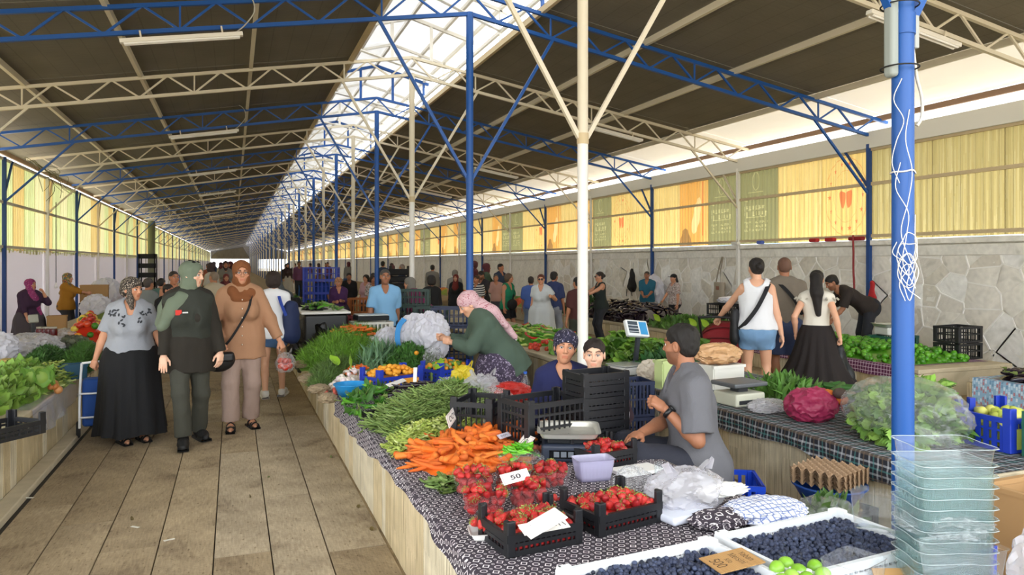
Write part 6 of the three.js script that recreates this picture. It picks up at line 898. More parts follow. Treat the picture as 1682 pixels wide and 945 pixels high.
{ const chk = plaid('#e4e6ee', [['#5a6ea8', 10, 14, 0.7], ['#5a6ea8', 74, 14, 0.7], ['#5a6ea8', 138, 14, 0.7], ['#5a6ea8', 202, 14, 0.7]]); bag('bundled blue and white checked cloth at the edge of the berry counter', V(2.16, topY + 0.006, -2.62), 53, 0.2, 0.08, 0.14, mat(0xffffff, { map: rep(chk, 9), roughness: 0.9 }), { rough: 0.14, det: 6, name: 'cloth_bundle' }); bag('crumpled sheet of white paper on the cloth bundle', V(2.08, topY + 0.065, -2.8), 57, 0.14, 0.05, 0.06, mat(0xdedcd6), { rough: 0.3, det: 3, name: 'crumpled_paper' }); bag('rolled ring-print cloth beside the berry crates', V(1.93, topY + 0.006, -2.62), 59, 0.15, 0.06, 0.09, mat(0xffffff, { map: rep(ringTex, 3), roughness: 0.9 }), { rough: 0.13, det: 6, name: 'cloth_bundle' }); }
// price cards
const tagLong = mat(0xffffff, { roughness: 0.8, map: canvasTex(256, 80, (c, w, h) => { c.fillStyle = '#ece7df'; c.fillRect(0, 0, w, h); c.strokeStyle = '#39353f'; c.lineWidth = 5; c.beginPath(); c.moveTo(60, 20); c.lineTo(110, 50); c.moveTo(80, 60); c.lineTo(120, 15); c.moveTo(150, 55); c.lineTo(170, 20); c.lineTo(190, 55); c.moveTo(205, 20); c.lineTo(210, 60); c.moveTo(225, 20); c.lineTo(240, 60); c.stroke(); }, false) });
card('long white price card pointing up over the strawberry crate', [[852, 868], [872, 886], [900, 826]].map((q) => q), [0.62, 0.62, 0.68], mat(0xebe6de));
card('long white price card with dark strokes lying across the strawberry crate', [[862, 880], [937, 866], [856, 862]], [0.62, 0.62, 0.64], tagLong);
card('white price card standing in the bean heap', [[738, 704], [752, 684], [728, 690]], [0.64, 0.64, 0.71], tagM(''));
card('white price card standing by the chillies', [[846, 734], [862, 742], [858, 710]], [0.56, 0.56, 0.63], tagM(''));
card('dark and white price card on the carrots', [[822, 722], [840, 716], [820, 714]], [0.6, 0.6, 0.62], tagM('', '#c9c4cc', '#2a2440'));
card('white price card on a stick over the strawberry punnets', [[828, 798], [872, 786], [824, 780]], [0.63, 0.63, 0.67], tagM('50'));
single('card_stick', bar(at(812, 803, 0.6), at(832, 792, 0.64), 0.008, 0.004), mat(0xe6e0d6), 'white plastic stick of the strawberry price card', 'stick');
card('white paper slip behind the front punnet', [[752, 790], [800, 782], [754, 783]], [0.56, 0.56, 0.565], mat(0xe9e4e0));
card('white price stick upright between the apricots and the aubergines', [[678, 632], [684, 632], [678, 604]], [0.56, 0.56, 0.7], mat(0xefece6));
card('white price card lying over the aubergines', [[640, 636], [668, 626], [638, 630]], [0.62, 0.62, 0.64], mat(0xf0ede8));
const world = (pts) => pts.map(([x, z]) => V(x, 0, z));
const herb = (pts, y, h, n, name, label, geo, c, o = {}) => { const hp = new Heap(Array.isArray(pts[0]) ? poly(pts, y) : pts, y, h); stuff(name + '_mass', hp.mound(0.02), leafMat(o.lc ?? c), 'dense inside of the ' + label, 'herbs'); scatter(hp, n, name, label, 'herbs', geo, leafMat(o.lc ?? c), { lift: 0.012, s: [0.8, 1.4], ...o }); return hp; };
const bluePl = mat(0x1c37a8, { roughness: 0.38 }), navyPl = mat(0x1a2544, { roughness: 0.45 }), greenPl = mat(0x1f5c4c, { roughness: 0.45 }), dkGreenPl = mat(0x1d3a31, { roughness: 0.5 }), cardM = mat(0xb08a5c, { roughness: 0.9 });
const rowBack = (a, b, y, d) => { const [t, L, p, q] = ang(a, b, y), back = V(-Math.sin(t), 0, -Math.cos(t)); return [p.clone().add(q).multiplyScalar(0.5).addScaledVector(back, d / 2).setY(y + 0.005), t, L]; };
// ---------- middle stall: basin, garlic, fruit crates, herbs, sacks ----------
single('basin', lathe([[0.001, 0], [0.1, 0], [0.14, 0.1], [0.148, 0.1], [0.148, 0.108], [0.136, 0.108], [0.097, 0.008], [0.001, 0.008]], 32), mat(0x1f86c4, { roughness: 0.4 }), 'round light blue plastic basin at the counter edge', 'basin', undefined, at(577, 652, topY).setY(topY + 0.004));
{ const hp = new Heap(poly([[536, 644], [556, 624], [604, 618], [602, 636], [570, 646]]), topY, 0.09); stuff('garlic_mass', hp.mound(0.02), GM.garlic[0], 'packed inside of the garlic pile', 'garlic'); pile(hp, 60, 'garlic_bulb', 'pale garlic bulb in the pile behind the blue basin', 'garlic', 'garlic bulbs behind the basin', [garlicG], GM.garlic, { q: randQ, lift: 0.015, s: [0.8, 1.2] }); pile(new Heap(poly([[566, 622], [600, 612], [606, 620], [575, 630]]), topY + 0.04, 0.05), 16, 'carrot', 'short carrot behind the garlic pile', 'carrot', 'carrots behind the garlic', carrotG, GM.carrot, { s: [0.6, 0.8], lift: 0.02 }); pile(new Heap(poly([[534, 648], [550, 640], [556, 650], [540, 654]]), topY, 0.02), 8, 'radish', 'small red radish at the foot of the garlic', 'radish', 'radishes by the garlic', [roundG(0.018)], [mat(0xc25a4a)], { lift: 0.015 }); }
{ const [c, t, L] = rowBack([610, 646], [706, 632], topY, 0.3); crate('fruit_crate', 'blue plastic crate of apricots', undefined, c, t, 0.48, 0.3, 0.11, bluePl, { post: 0.07, nb: 10, nd: 7, slat: 0.02, pw: 0.05, rows: [0, 0.5, 1] }); const f = boxFill(c, t, 0.42, 0.24, c.y + 0.1, 80, 0.085); stuff('apricot_bed', box(0.44, 0.08, 0.26, 0, 0.045, 0), GM.apricot[0], 'apricots packed lower in the blue crate', 'apricots').position.copy(c); for (const [p, s] of f) single('apricot', roundG(0.02), pick(GM.apricot), 'golden apricot in the blue crate', 'apricot', 'apricots in the blue crate', p).scale.setScalar(s); single('lone_apricot', roundG(0.024), GM.apricot[0], 'lone orange fruit on the corner of the herb heap', 'fruit', undefined, at(684, 580, 0.72)); }
{ const [c, t, L] = rowBack([712, 632], [784, 620], topY, 0.28); crate('fruit_crate', 'blue plastic crate of green and orange plums', undefined, c, t, 0.4, 0.28, 0.11, bluePl, { post: 0.07, nb: 9, nd: 6, slat: 0.02, pw: 0.05, rows: [0, 0.5, 1] }); for (const [p, s] of boxFill(c, t, 0.35, 0.23, c.y + 0.1, 62, 0.08)) single('plum', roundG(0.019), pick([GM.apricot[0], GM.bean[0], GM.pepper[1], GM.bean[3], GM.apricot[2]]), 'small green or orange plum in the second blue crate', 'plum', 'plums in the second blue crate', p).scale.setScalar(s); stuff('plum_bed', box(0.36, 0.08, 0.24, 0, 0.045, 0), GM.bean[0], 'plums packed lower in the second blue crate', 'plums').position.copy(c); }
herb([[492, 606], [498, 584], [560, 566], [640, 562], [652, 580], [600, 604], [540, 612]], topY, 0.24, 2600, 'dill', 'bright feathery dill heap', dillG, 0x6d9a2e, { v: [0.65, 1.5], s: [1, 1.9] });
herb([[628, 606], [640, 584], [690, 574], [715, 590], [700, 606], [650, 612]], topY, 0.16, 900, 'parsley', 'dark parsley heap before the white sacks', sprigG, 0x477a2c, { v: [0.55, 1.4] });
herb([[508, 636], [516, 614], [560, 602], [590, 610], [566, 628], [530, 644]], topY, 0.1, 900, 'thyme', 'low dark green herb heap beside the garlic', dillG, 0x56742f, { v: [0.6, 1.3] });
herb([[584, 612], [600, 596], [645, 584], [655, 598], [620, 612]], topY, 0.12, 220, 'leeks', 'bluish green leek leaves in front of the dill', leafG(0.16, 0.02, 0.3), 0x6f9670, {});
for (const [u, v, k] of [[556, 600, 0], [575, 606, 1], [718, 606, 2], [636, 610, 3]]) { const m = single('leaf', leafG(0.16, 0.1, 0.2, 5, 0.006), leafMat(0x8db82a), 'large bright yellow-green leaf lying on the herbs', 'leaf', 'bright leaves on the herbs', at(u, v, 0.64)); m.rotation.set(-1.2 + k * 0.1, k * 1.3, 0.4); }
for (const [u, v, k, s] of [[497, 604, 3, 0.12], [508, 628, 5, 0.11], [524, 646, 8, 0.1], [538, 662, 12, 0.08]]) bag('crumpled brown sacking along the counter edge', at(u, v, topY).setY(topY + 0.002), k, s, 0.07, s * 1.2, mat(0x8d7c62, { roughness: 0.95 }), { name: 'sacking', rough: 0.2, det: 3, group: 'sacking along the counter edge' });
bag('small white woven sack beside the light blue polo', at(640, 584, topY).setY(topY), 61, 0.2, 0.32, 0.17, whiteBagM, { rough: 0.16, det: 5, name: 'white_sack' });
{ const s = bag('bulging white sack with a blue stripe at the column foot', at(680, 588, topY).setY(topY), 67, 0.24, 0.47, 0.2, whiteBagM, { rough: 0.15, det: 6, name: 'white_sack' }); const dv = at(664, 590, topY).sub(at(680, 588, topY)); mesh('stripe', ribbon([V(-0.05, 0, 0.08), V(-0.1, 0.18, 0.1), V(-0.07, 0.34, 0.05), V(0, 0.42, 0.02)], 0.06, 0.004, V(1, 0, 0.3)).translate(dv.x, 0.05, dv.z), mat(0x3f8fd0), s).userData.label = 'blue printed stripe'; }
bag('large lavender-white sack the woman reaches into', at(706, 590, topY).setY(topY), 71, 0.25, 0.5, 0.22, whiteBagM, { rough: 0.17, det: 6, name: 'white_sack' });
bag('clear bag and bottle behind the plum crate', at(712, 604, topY).setY(topY), 73, 0.12, 0.2, 0.1, filmM, { rough: 0.25, det: 4 });
bag('bright yellow carrier bag beside the plum crate', at(760, 642, topY).setY(topY), 79, 0.13, 0.2, 0.1, mat(0xc9b324, { roughness: 0.45 }), { rough: 0.22, det: 5, ears: true });
bag('white printed carrier bag behind the beans', at(792, 662, topY).setY(topY), 83, 0.17, 0.21, 0.14, milkM, { rough: 0.18, det: 5, ears: true });
bag('clear bag of greens behind the bean heap', at(812, 676, topY).setY(topY), 85, 0.16, 0.16, 0.13, filmM, { rough: 0.18, det: 5 });
bag('grey plastic bag beside the white printed bag', at(735, 648, topY).setY(topY + 0.04), 87, 0.1, 0.1, 0.08, filmM, { rough: 0.25, det: 4 });
bag('bright red plastic bag beside the bottle', at(836, 662, topY).setY(topY), 89, 0.2, 0.15, 0.14, mat(0xb8231c, { roughness: 0.4 }), { rough: 0.18, det: 5 });
bag('clear bag with a few gherkins beside the black crate', at(813, 716, topY).setY(topY + 0.01), 91, 0.1, 0.11, 0.09, filmM, { rough: 0.18, det: 5 });
{ const hp = new Heap([0, 1, 2, 3, 4, 5].map((k) => at(813, 712, topY).add(V(Math.cos(k * 1.05) * 0.06, 0, Math.sin(k * 1.05) * 0.05))), topY + 0.03, 0.03); pile(hp, 12, 'gherkin', 'small green gherkin in a clear bag', 'gherkin', 'gherkins in the clear bag', [pepperG[0]], GM.bean, { s: [0.5, 0.7] }); }
{ const b = thing('water_bottle', 'clear water bottle with a blue cap', 'bottle', at(863, 662, topY).setY(topY)); mesh('body', lathe([[0.001, 0], [0.034, 0], [0.036, 0.02], [0.034, 0.1], [0.036, 0.17], [0.013, 0.22], [0.013, 0.235]], 18), clearM, b); mesh('cap', cyl(0.015, 0.015, 0.018, 14, 0, 0.233, 0), mat(0x2a5fc0, { roughness: 0.4 }), b); }
// ---------- farther goods along the middle row ----------
{ const t = thing('covered_table', 'box draped in shiny black plastic at the walkway edge', 'table', V(1.12, 0.5, -10.3)); const g = rbox(0.56, 0.46, 1.1, 0.04, 0, 0.23, 0); mesh('black_drape', merge([g, bagGeo(97, 0.36, 0.8, 0.64, 5, 0.14).translate(-0.1, -0.34, 0.05)]), mat(0x08090b, { roughness: 0.4 }), t); mesh('white_board', rbox(0.62, 0.03, 1.15, 0.008, 0, 0.475, 0), mat(0xe6e4de), t);
  pile(new Heap(world([[0.9, -10.7], [1.3, -10.7], [1.35, -9.9], [0.92, -9.85]]), 0.99, 0.06), 40, 'green_pepper', 'green pepper on the white board over the black plastic', 'pepper', 'peppers over the black plastic', pepperG, GM.bean.concat(GM.pepper), { s: [0.9, 1.3], lift: 0.02 }); }
const foam = mat(0xe4e1d8, { roughness: 0.7 });
const boxThing = (name, label, pos, turn, w, h, d, m, cat = 'box') => { const t = thing(name, label, cat, pos, turn), k = 0.02; mesh('shell', merge([box(w, h, k, 0, h / 2, d / 2), box(w, h, k, 0, h / 2, -d / 2), box(k, h, d, w / 2, h / 2, 0), box(k, h, d, -w / 2, h / 2, 0), box(w, k, d, 0, k / 2, 0)]), m, t); mesh('rim', merge([box(w + 0.03, 0.025, 0.03, 0, h, d / 2), box(w + 0.03, 0.025, 0.03, 0, h, -d / 2), box(0.03, 0.025, d, w / 2, h, 0), box(0.03, 0.025, d, -w / 2, h, 0)]), m, t); return t; };
boxThing('foam_box', 'white foam box behind the dill', V(1.3, 0.5, -9.1), 0.1, 0.5, 0.22, 0.4, foam);
boxThing('foam_box', 'white foam box beside the black plastic', V(1.45, 0.5, -9.75), -0.1, 0.45, 0.2, 0.4, foam);
crate('produce_crate', 'dark red crate in front of the violet cardigan', undefined, V(1.5, 0.5, -11.6), 0.1, 0.5, 0.35, 0.3, mat(0x6e1a20, { roughness: 0.5 }), { nb: 8, nd: 6, slat: 0.03 });
pile(new Heap(world([[1.15, -9.35], [1.55, -9.5], [1.6, -8.9], [1.2, -8.9]]), 0.74, 0.08), 34, 'carrot', 'carrot heaped on the white foam box', 'carrot', 'carrots on the foam box', carrotG, GM.carrot, { lift: 0.02, s: [0.9, 1.2] });
crate('produce_crate', 'white lattice crate topped by the flat scale', undefined, V(1.72, 0.5, -9.9), 0.05, 0.52, 0.36, 0.34, mat(0xd6d2c8, { roughness: 0.5 }), { nb: 10, nd: 8, slat: 0.02 });
{ const t = thing('weighing_scale', 'flat black scale on the white lattice crate', 'scale', V(1.72, 0.86, -9.9), 0.05); mesh('base', rbox(0.42, 0.06, 0.34, 0.01, 0, 0.03, 0), mat(0x1b1c1f), t); mesh('pan', rbox(0.4, 0.015, 0.32, 0.004, 0, 0.07, 0), mat(0xbfc2c0, { metalness: 0.5, roughness: 0.3 }), t); }
const crateAt = (name, label, group, u, v, d, w, h, m, k = 1, o = {}) => { for (let i = 0; i < k; i++) { const p = atD(u, v, d); crate(name, label, group, V(p.x, (o.y ?? 0) + i * (h + 0.004), p.z), o.turn ?? -0.3, w, o.dp ?? 0.36, h, m, { nb: 9, nd: 6, slat: 0.016, ...o }); } };
crateAt('produce_crate', 'dark green crate stacked beside the cream column', 'dark green crate stack', 676, 500, 11.3, 0.56, 0.24, dkGreenPl, 5);
crateAt('produce_crate', 'dark green crate in the second stack', 'second dark green crate stack', 708, 500, 11.0, 0.5, 0.24, dkGreenPl, 4);
crateAt('produce_crate', 'navy blue crate in the stack before the stooping woman', 'navy crate stack', 742, 510, 10.2, 0.56, 0.25, navyPl, 4);
crateAt('produce_crate', 'navy crate in the stack behind the light blue polo', 'navy crates behind the polo', 660, 500, 13.5, 0.5, 0.26, navyPl, 4);
crateAt('produce_crate', 'cobalt blue crate in the far stack', 'far cobalt crate stack', 528, 470, 17.5, 0.8, 0.3, bluePl, 5);
crateAt('produce_crate', 'orange crate in the stack beyond the cream column', 'orange crates beyond the column', 597, 490, 15, 0.6, 0.3, mat(0x9a5a2a), 3);
{ const p = atD(656, 460, 17); const t = thing('black_shelf_tower', 'tall black stack of plastic trays against the wall', 'shelf', V(p.x, 0, p.z), -0.3); for (let k = 0; k < 9; k++) mesh('tray', rbox(0.44, 0.14, 0.4, 0.03, 0, 0.09 + k * 0.165, 0), mat(0x131416), t); mesh('side_frame', merge([box(0.03, 1.55, 0.4, -0.2, 0.775, 0), box(0.03, 1.55, 0.4, 0.2, 0.775, 0)]), mat(0x0e0f10), t); }
{ const p = at(824, 585, topY); const t = thing('cool_box', 'pale blue cool box with a white lid behind the stooping woman', 'box', atD(822, 570, 8.6).setY(0.42), 0.2); mesh('body', rbox(0.26, 0.3, 0.3, 0.03, 0, 0.15, 0), mat(0x6fa8d8, { roughness: 0.5 }), t); mesh('lid', rbox(0.28, 0.06, 0.32, 0.02, 0, 0.33, 0), mat(0xe6e6e4), t); mesh('stand', rbox(0.3, 0.42, 0.3, 0.02, 0, -0.21, 0), navyPl, t); }
for (let i = 0; i < 22; i++) { const z = -12.5 - i * 0.72, x = rr(1.05, 1.6), k = i % 4; if (k === 3) crate('produce_crate', 'plastic crate among the distant middle stalls', 'distant crates', V(x, 0.5, z), rr(-0.2, 0.2), 0.5, 0.35, 0.22, pick([navyPl, greenPl, blackM, bluePl]), { nb: 6, nd: 4, slat: 0.03 }); else { const hp = new Heap(world([[x - 0.3, z - 0.25], [x + 0.3, z - 0.25], [x + 0.3, z + 0.25], [x - 0.3, z + 0.25]]), 0.5, 0.2); const c = [0x4b7a26, 0xb8461f, 0xd08a2a][k]; stuff('produce_heap', hp.mound(0), mat(c, { roughness: 0.5 }), ['distant heap of greens', 'distant heap of tomatoes', 'distant heap of oranges'][k], 'produce'); scatter(hp, 120, 'produce', ['distant greens', 'distant tomatoes', 'distant oranges'][k], 'produce', k ? roundG(0.03, 7) : leafG(0.1, 0.05), mat(c, { roughness: 0.5 })); } }
// ---------- boarded counter behind the seated man ----------
{ const hp = new Heap(world([[3.6, -9.1], [4.8, -9.1], [4.85, -11.1], [3.6, -11.2]]), 0.5, 0.14); stuff('pepper_mass', hp.mound(0.02), GM.pepper[1], 'packed inside of the mixed pepper heap', 'peppers'); pile(hp, 150, 'sweet_pepper', 'green, yellow-green or red pepper in the mixed heap', 'pepper', 'mixed peppers in the heap', pepperG, [...GM.pepper, ...GM.pod, GM.berry[2], GM.berry[0]], { s: [1, 1.5], lift: 0.02 }); }
{ const hp = new Heap(world([[3.6, -8.65], [4.2, -8.65], [4.2, -9.1], [3.6, -9.1]]), 0.5, 0.07); pile(hp, 40, 'tomato', 'red tomato in front of the mixed peppers', 'tomato', 'tomatoes before the peppers', [roundG(0.03)], GM.tomato, { q: randQ, lift: 0.02 }); }
for (const [x, z, s] of [[3.72, -8.25, 1], [3.95, -8.45, 0.9], [4.2, -8.3, 0.95]]) { const t = thing('cabbage', 'pale green cabbage on the boarded counter', 'cabbage', V(x, 0.5, z), rnd() * 6, 'cabbages on the boarded counter'); mesh('heart', roundG(0.1 * s, 16, 0.85).translate(0, 0.09 * s, 0), leafMat(0xa9c274), t); for (let k = 0; k < 7; k++) { const g = lettG[k % 2].clone().scale(1.3 * s, 1.1 * s, 1).rotateX(-0.5).translate(0, 0.0, 0.1 * s).rotateY(k * 0.9); mesh('leaf', g, leafMat(0x7fa84a), t); } }
bag('yellow-green cloth at the end of the boarded counter', V(3.6, 0.48, -10.2), 101, 0.1, 0.08, 0.09, mat(0xb0a322), { name: 'cloth_bundle', rough: 0.2, det: 3 });
crateAt('produce_crate', 'navy crate on the floor beside the boarded counter', 'navy crates by the boarded counter', 842, 600, 9.3, 0.34, 0.22, navyPl, 2, { dp: 0.3 });
const lettuce = (label, p, s, group, c = 0x7fae35) => { const t = thing('lettuce', label, 'lettuce', p, rnd() * 6, group), ms = [leafMat(c), leafMat(0x86ad45), leafMat(0x4f7d24), leafMat(0x6a9638)]; for (let k = 0; k < 20; k++) { const r = k < 7 ? 0.3 : k < 13 ? 0.75 : 1.15, g = lettG[k % 2].clone().scale(s, s, s).rotateX(r - 0.15).translate(0, 0.02 * s, 0.02 * s * (k / 6)).rotateY(k * 2.4); mesh('leaf', g, pick(ms), t); } return t; };
for (let i = 0; i < 15; i++) lettuce('frilly green lettuce in the row behind the display scale', V(rr(3.85, 4.75), 0.5 + (i % 3) * 0.05, -rr(6.7, 8.0)), rr(1.0, 1.4), 'lettuces behind the display scale');
herb(world([[3.8, -6.1], [4.5, -6.0], [4.6, -6.6], [3.9, -6.7]]), 0.5, 0.16, 500, 'spinach', 'dark leafy spinach heap behind the seated man', leafG(0.12, 0.05, 0.3), 0x2f5f2a);
{ const p = V(3.74, 0.5, -6.55), t = thing('display_scale', 'white price scale with a tilted blue display on a dark post', 'scale', p, 0.15); mesh('platform', rbox(0.36, 0.08, 0.3, 0.015, 0, 0.05, 0), mat(0xdcdcd8, { roughness: 0.4 }), t); mesh('pan', rbox(0.38, 0.012, 0.32, 0.004, 0, 0.1, 0), mat(0xc9ccca, { metalness: 0.5, roughness: 0.3 }), t); mesh('post', bar(V(0.14, 0.05, -0.1), V(0.2, 0.36, -0.12), 0.045, 0.03), mat(0x2b2f36), t); const hd = mesh('head', rbox(0.27, 0.18, 0.05, 0.012), mat(0xe2e5e6, { roughness: 0.4 }), t); hd.position.set(0.16, 0.44, -0.1); hd.rotation.set(-0.5, 0.0, -0.12); const lcd = mesh('display', box(0.12, 0.13, 0.004, -0.055, 0.005, 0.026), mat(0x46505a, { roughness: 0.2 }), hd); mesh('keypad', box(0.09, 0.14, 0.004, 0.07, 0, 0.026), mat(0x3f97cf, { roughness: 0.4 }), hd); const ks = []; for (let i = 0; i < 3; i++) ks.push(box(0.12, 0.006, 0.005, -0.055, -0.045 + i * 0.035, 0.0275)); mesh('display_lines', merge(ks), mat(0xd8dde0), hd); }
bag('clear bag of garlic beside the display scale', V(3.66, 0.5, -6.02), 103, 0.14, 0.2, 0.12, phys(0xe8dccb, { transmission: 0.4, roughness: 0.4, thickness: 0 }), { rough: 0.14, det: 5 }); boxThing('carton', 'pale green carton behind the seated man', V(3.6, 0.5, -5.7), 0.2, 0.12, 0.24, 0.1, mat(0xc3d290));
crateAt('produce_crate', 'navy blue crate stacked on the floor behind the girl', 'navy crates behind the girl', 1037, 640, 6.45, 0.3, 0.3, navyPl, 2, { dp: 0.3, turn: -0.1 });
boxThing('foam_box', 'white tub under the bag of puffed snacks', V(4.1, 0.5, -5.6), 0.1, 0.34, 0.2, 0.28, foam); bag('clear bag of orange puffed snacks on the white tub', V(4.1, 0.71, -5.6), 107, 0.24, 0.17, 0.16, phys(0xe2b583, { transmission: 0.3, roughness: 0.45, thickness: 0 }), { rough: 0.14, det: 5 });
{ const p = V(3.75, 0.5, -4.85), t = thing('weighing_scale', 'cream scale with a dark steel pan on the checked cloth', 'scale', p, 0.1); mesh('housing', rbox(0.3, 0.1, 0.26, 0.015, 0, 0.055, 0), mat(0xd8d8c4, { roughness: 0.5 }), t); mesh('front_panel', rbox(0.24, 0.03, 0.01, 0.004, 0, 0.04, 0.133), mat(0x2a2c30), t); mesh('neck', rbox(0.1, 0.06, 0.1, 0.01, 0, 0.13, 0), mat(0x3a3c40), t); mesh('pan', rbox(0.34, 0.035, 0.28, 0.012, 0, 0.17, 0), mat(0x6f7276, { metalness: 0.4, roughness: 0.4 }), t); }
herb(world([[3.98, -4.7], [4.4, -4.6], [4.6, -5.2], [4.1, -5.3]]), 0.5, 0.1, 320, 'rocket', 'green rocket leaves beside the cream scale', leafG(0.11, 0.03, 0.4), 0x5c8a35);
pile(new Heap(world([[4.2, -4.4], [4.85, -4.35], [4.88, -5.0], [4.45, -5.0]]), 0.52, 0.06), 20, 'cucumber', 'dark green cucumber behind the pink net bag', 'cucumber', 'cucumbers behind the net bag', [bend(lathe([[0.001, -0.12], [0.016, -0.11], [0.022, -0.04], [0.022, 0.05], [0.016, 0.11], [0.001, 0.12]], 10), 0.8)], GM.cucumber, { lift: 0.025, s: [0.9, 1.2] });
bag('slack white plastic bag on the checked cloth', V(3.74, 0.505, -4.5), 109, 0.17, 0.09, 0.12, milkM, { rough: 0.2, det: 5 });
bag('pink net bag of red potatoes on the checked cloth', V(3.83, 0.505, -4.15), 113, 0.2, 0.22, 0.17, phys(0xa82a55, { transmission: 0.25, roughness: 0.5, thickness: 0 }), { rough: 0.12, det: 6, name: 'net_bag' });
for (const [x, y, z] of [[3.93, 0.69, -4.1], [3.99, 0.66, -4.04], [3.96, 0.71, -4.02]]) single('potato', roundG(0.05, 12, 0.75), pick([mat(0x4a3a33), mat(0xc0641f)]), 'sweet potato poking out of the pink net bag', 'potato', 'sweet potatoes on the net bag', V(x, y, z), rnd() * 3);
{ const base = [3.95, -3.5]; for (let i = 0; i < 22; i++) { const a = rr(-0.3, 0.3), l = lettuce('frilly lettuce packed inside the big clear bag', V(base[0] + rr(-0.13, 0.13), 0.53 + rr(0, 0.14), base[1] + a * 0.8), rr(0.8, 1.05), 'lettuces in the big clear bag', 0x8fb84c); l.rotation.x = rr(-0.8, 0.8); l.rotation.z = rr(-0.6, 0.9); } bag('big taut clear bag full of lettuce on the checked cloth', V(base[0] + 0.02, 0.505, base[1]), 127, 0.31, 0.36, 0.42, filmM, { rough: 0.1, det: 7 }); }
for (let i = 0; i < 5; i++) { const l = lettuce('loose frilly lettuce leaning on the big clear bag', V(4.13 + rr(-0.06, 0.06), 0.52 + i * 0.05, -3.46 + rr(-0.1, 0.1)), 1.05, 'loose lettuces by the clear bag'); l.rotation.z = rr(-1, 0.4); } lettuce('loose frilly lettuce behind the net bag', V(4.4, 0.55, -4.0), 1.3);
{ const [c, t] = rowBack([1590, 728], [1655, 744], topY, 0.3); crate('fruit_crate', 'deep blue crate of pears on the checked counter', undefined, V(c.x, topY + 0.008, c.z), t, 0.36, 0.4, 0.2, bluePl, { post: 0.06, nb: 7, nd: 8, slat: 0.03, pw: 0.05, rows: [0, 0.3, 0.62, 1] }); for (const [p, s] of boxFill(c, t, 0.3, 0.34, topY + 0.17, 26, 0.04)) { const m = single('pear', lathe([[0.001, -0.035], [0.022, -0.032], [0.033, -0.01], [0.024, 0.02], [0.012, 0.042], [0.001, 0.046]], 12), pick(GM.pear), 'yellow-green pear in the deep blue crate', 'pear', 'pears in the deep blue crate', p); m.quaternion.copy(randQ()); } stuff('pear_bed', box(0.32, 0.12, 0.36, 0, 0.08, 0), GM.pear[0], 'pears packed lower in the deep blue crate', 'pears').position.set(c.x, topY + 0.008, c.z);
  const d = c; crate('fruit_crate', 'teal green crate at the end of the checked counter', undefined, V(d.x + 0.02, topY + 0.008, d.z + 0.4), t, 0.34, 0.4, 0.2, greenPl, { post: 0.06, nb: 7, nd: 8, slat: 0.03, pw: 0.05 }); crate('fruit_crate', 'deep blue crate behind the crate of pears', undefined, V(c.x - 0.22, topY + 0.008, c.z - 0.34), t, 0.36, 0.36, 0.2, bluePl, { post: 0.06, nb: 7, nd: 8, slat: 0.03, pw: 0.05 }); }
boxThing('cardboard_box', 'plain cardboard box beside the boarded counter end', V(3.75, 0.2, -2.46), 0.05, 0.4, 0.3, 0.4, cardM); boxThing('cardboard_box', 'lower cardboard box beside the boarded counter end', V(3.75, 0, -2.46), 0.0, 0.42, 0.2, 0.42, cardM);
// ---------- seller gap: seat crate, basin with egg trays ----------
crate('seat_crate', 'bright blue upturned crate the man sits on', undefined, V(2.84, 0, -3.8), -0.5, 0.4, 0.36, 0.3, mat(0x1545c9, { roughness: 0.4 }), { nb: 9, nd: 8, slat: 0.02 });
{ const p = V(3.22, 0.22, -3.35); single('basin', lathe([[0.001, 0], [0.13, 0], [0.2, 0.12], [0.208, 0.12], [0.208, 0.13], [0.195, 0.13], [0.126, 0.01], [0.001, 0.01]], 32), mat(0x123f86, { roughness: 0.45 }), 'round dark blue basin holding the egg trays', 'basin', undefined, p); crate('produce_crate', 'black crate under the dark blue basin', undefined, p.clone().setY(0), 0.2, 0.42, 0.34, 0.215, blackM); const eg = []; { const n = 6; const pos = [], idx = [], N = 36; for (let i = 0; i <= N; i++) for (let j = 0; j <= N; j++) pos.push((i / N - 0.5) * 0.32, 0.014 * Math.cos(i / N * Math.PI * 2 * n) * Math.cos(j / N * Math.PI * 2 * n), (j / N - 0.5) * 0.32); for (let i = 0; i < N; i++) for (let j = 0; j < N; j++) { const a = i * (N + 1) + j; idx.push(a, a + 1, a + N + 1, a + 1, a + N + 2, a + N + 1); } const g = new THREE.BufferGeometry(); g.setAttribute('position', new THREE.Float32BufferAttribute(pos, 3)); g.setIndex(idx); g.computeVertexNormals(); for (let k = 0; k < 7; k++) single('egg_tray', muv(g), mat(0xa08467, { roughness: 0.95 }), 'grey-brown pulp egg tray nested in the stack on the basin', 'egg tray', 'stacked egg trays', V(p.x, p.y + 0.145 + k * 0.012, p.z), 0.35 + rr(-0.02, 0.02)); } }
bag('clear bag of greens between the basin and the berry crates', V(2.75, 0.3, -2.9), 131, 0.18, 0.14, 0.14, filmM, { rough: 0.16, det: 5 }); crate('produce_crate', 'black crate under the clear bag of greens', undefined, V(2.75, 0, -2.9), 0.1, 0.4, 0.34, 0.29, blackM); herb(world([[2.62, -2.8], [2.88, -2.8], [2.88, -3], [2.62, -3]]), 0.32, 0.06, 60, 'greens', 'leafy greens inside the clear bag', leafG(0.09, 0.04), 0x4c7030);
crate('fruit_crate', 'blue crate standing at the foot of the blue column', undefined, V(2.86, 0, -2.36), 0, 0.34, 0.3, 0.42, bluePl);
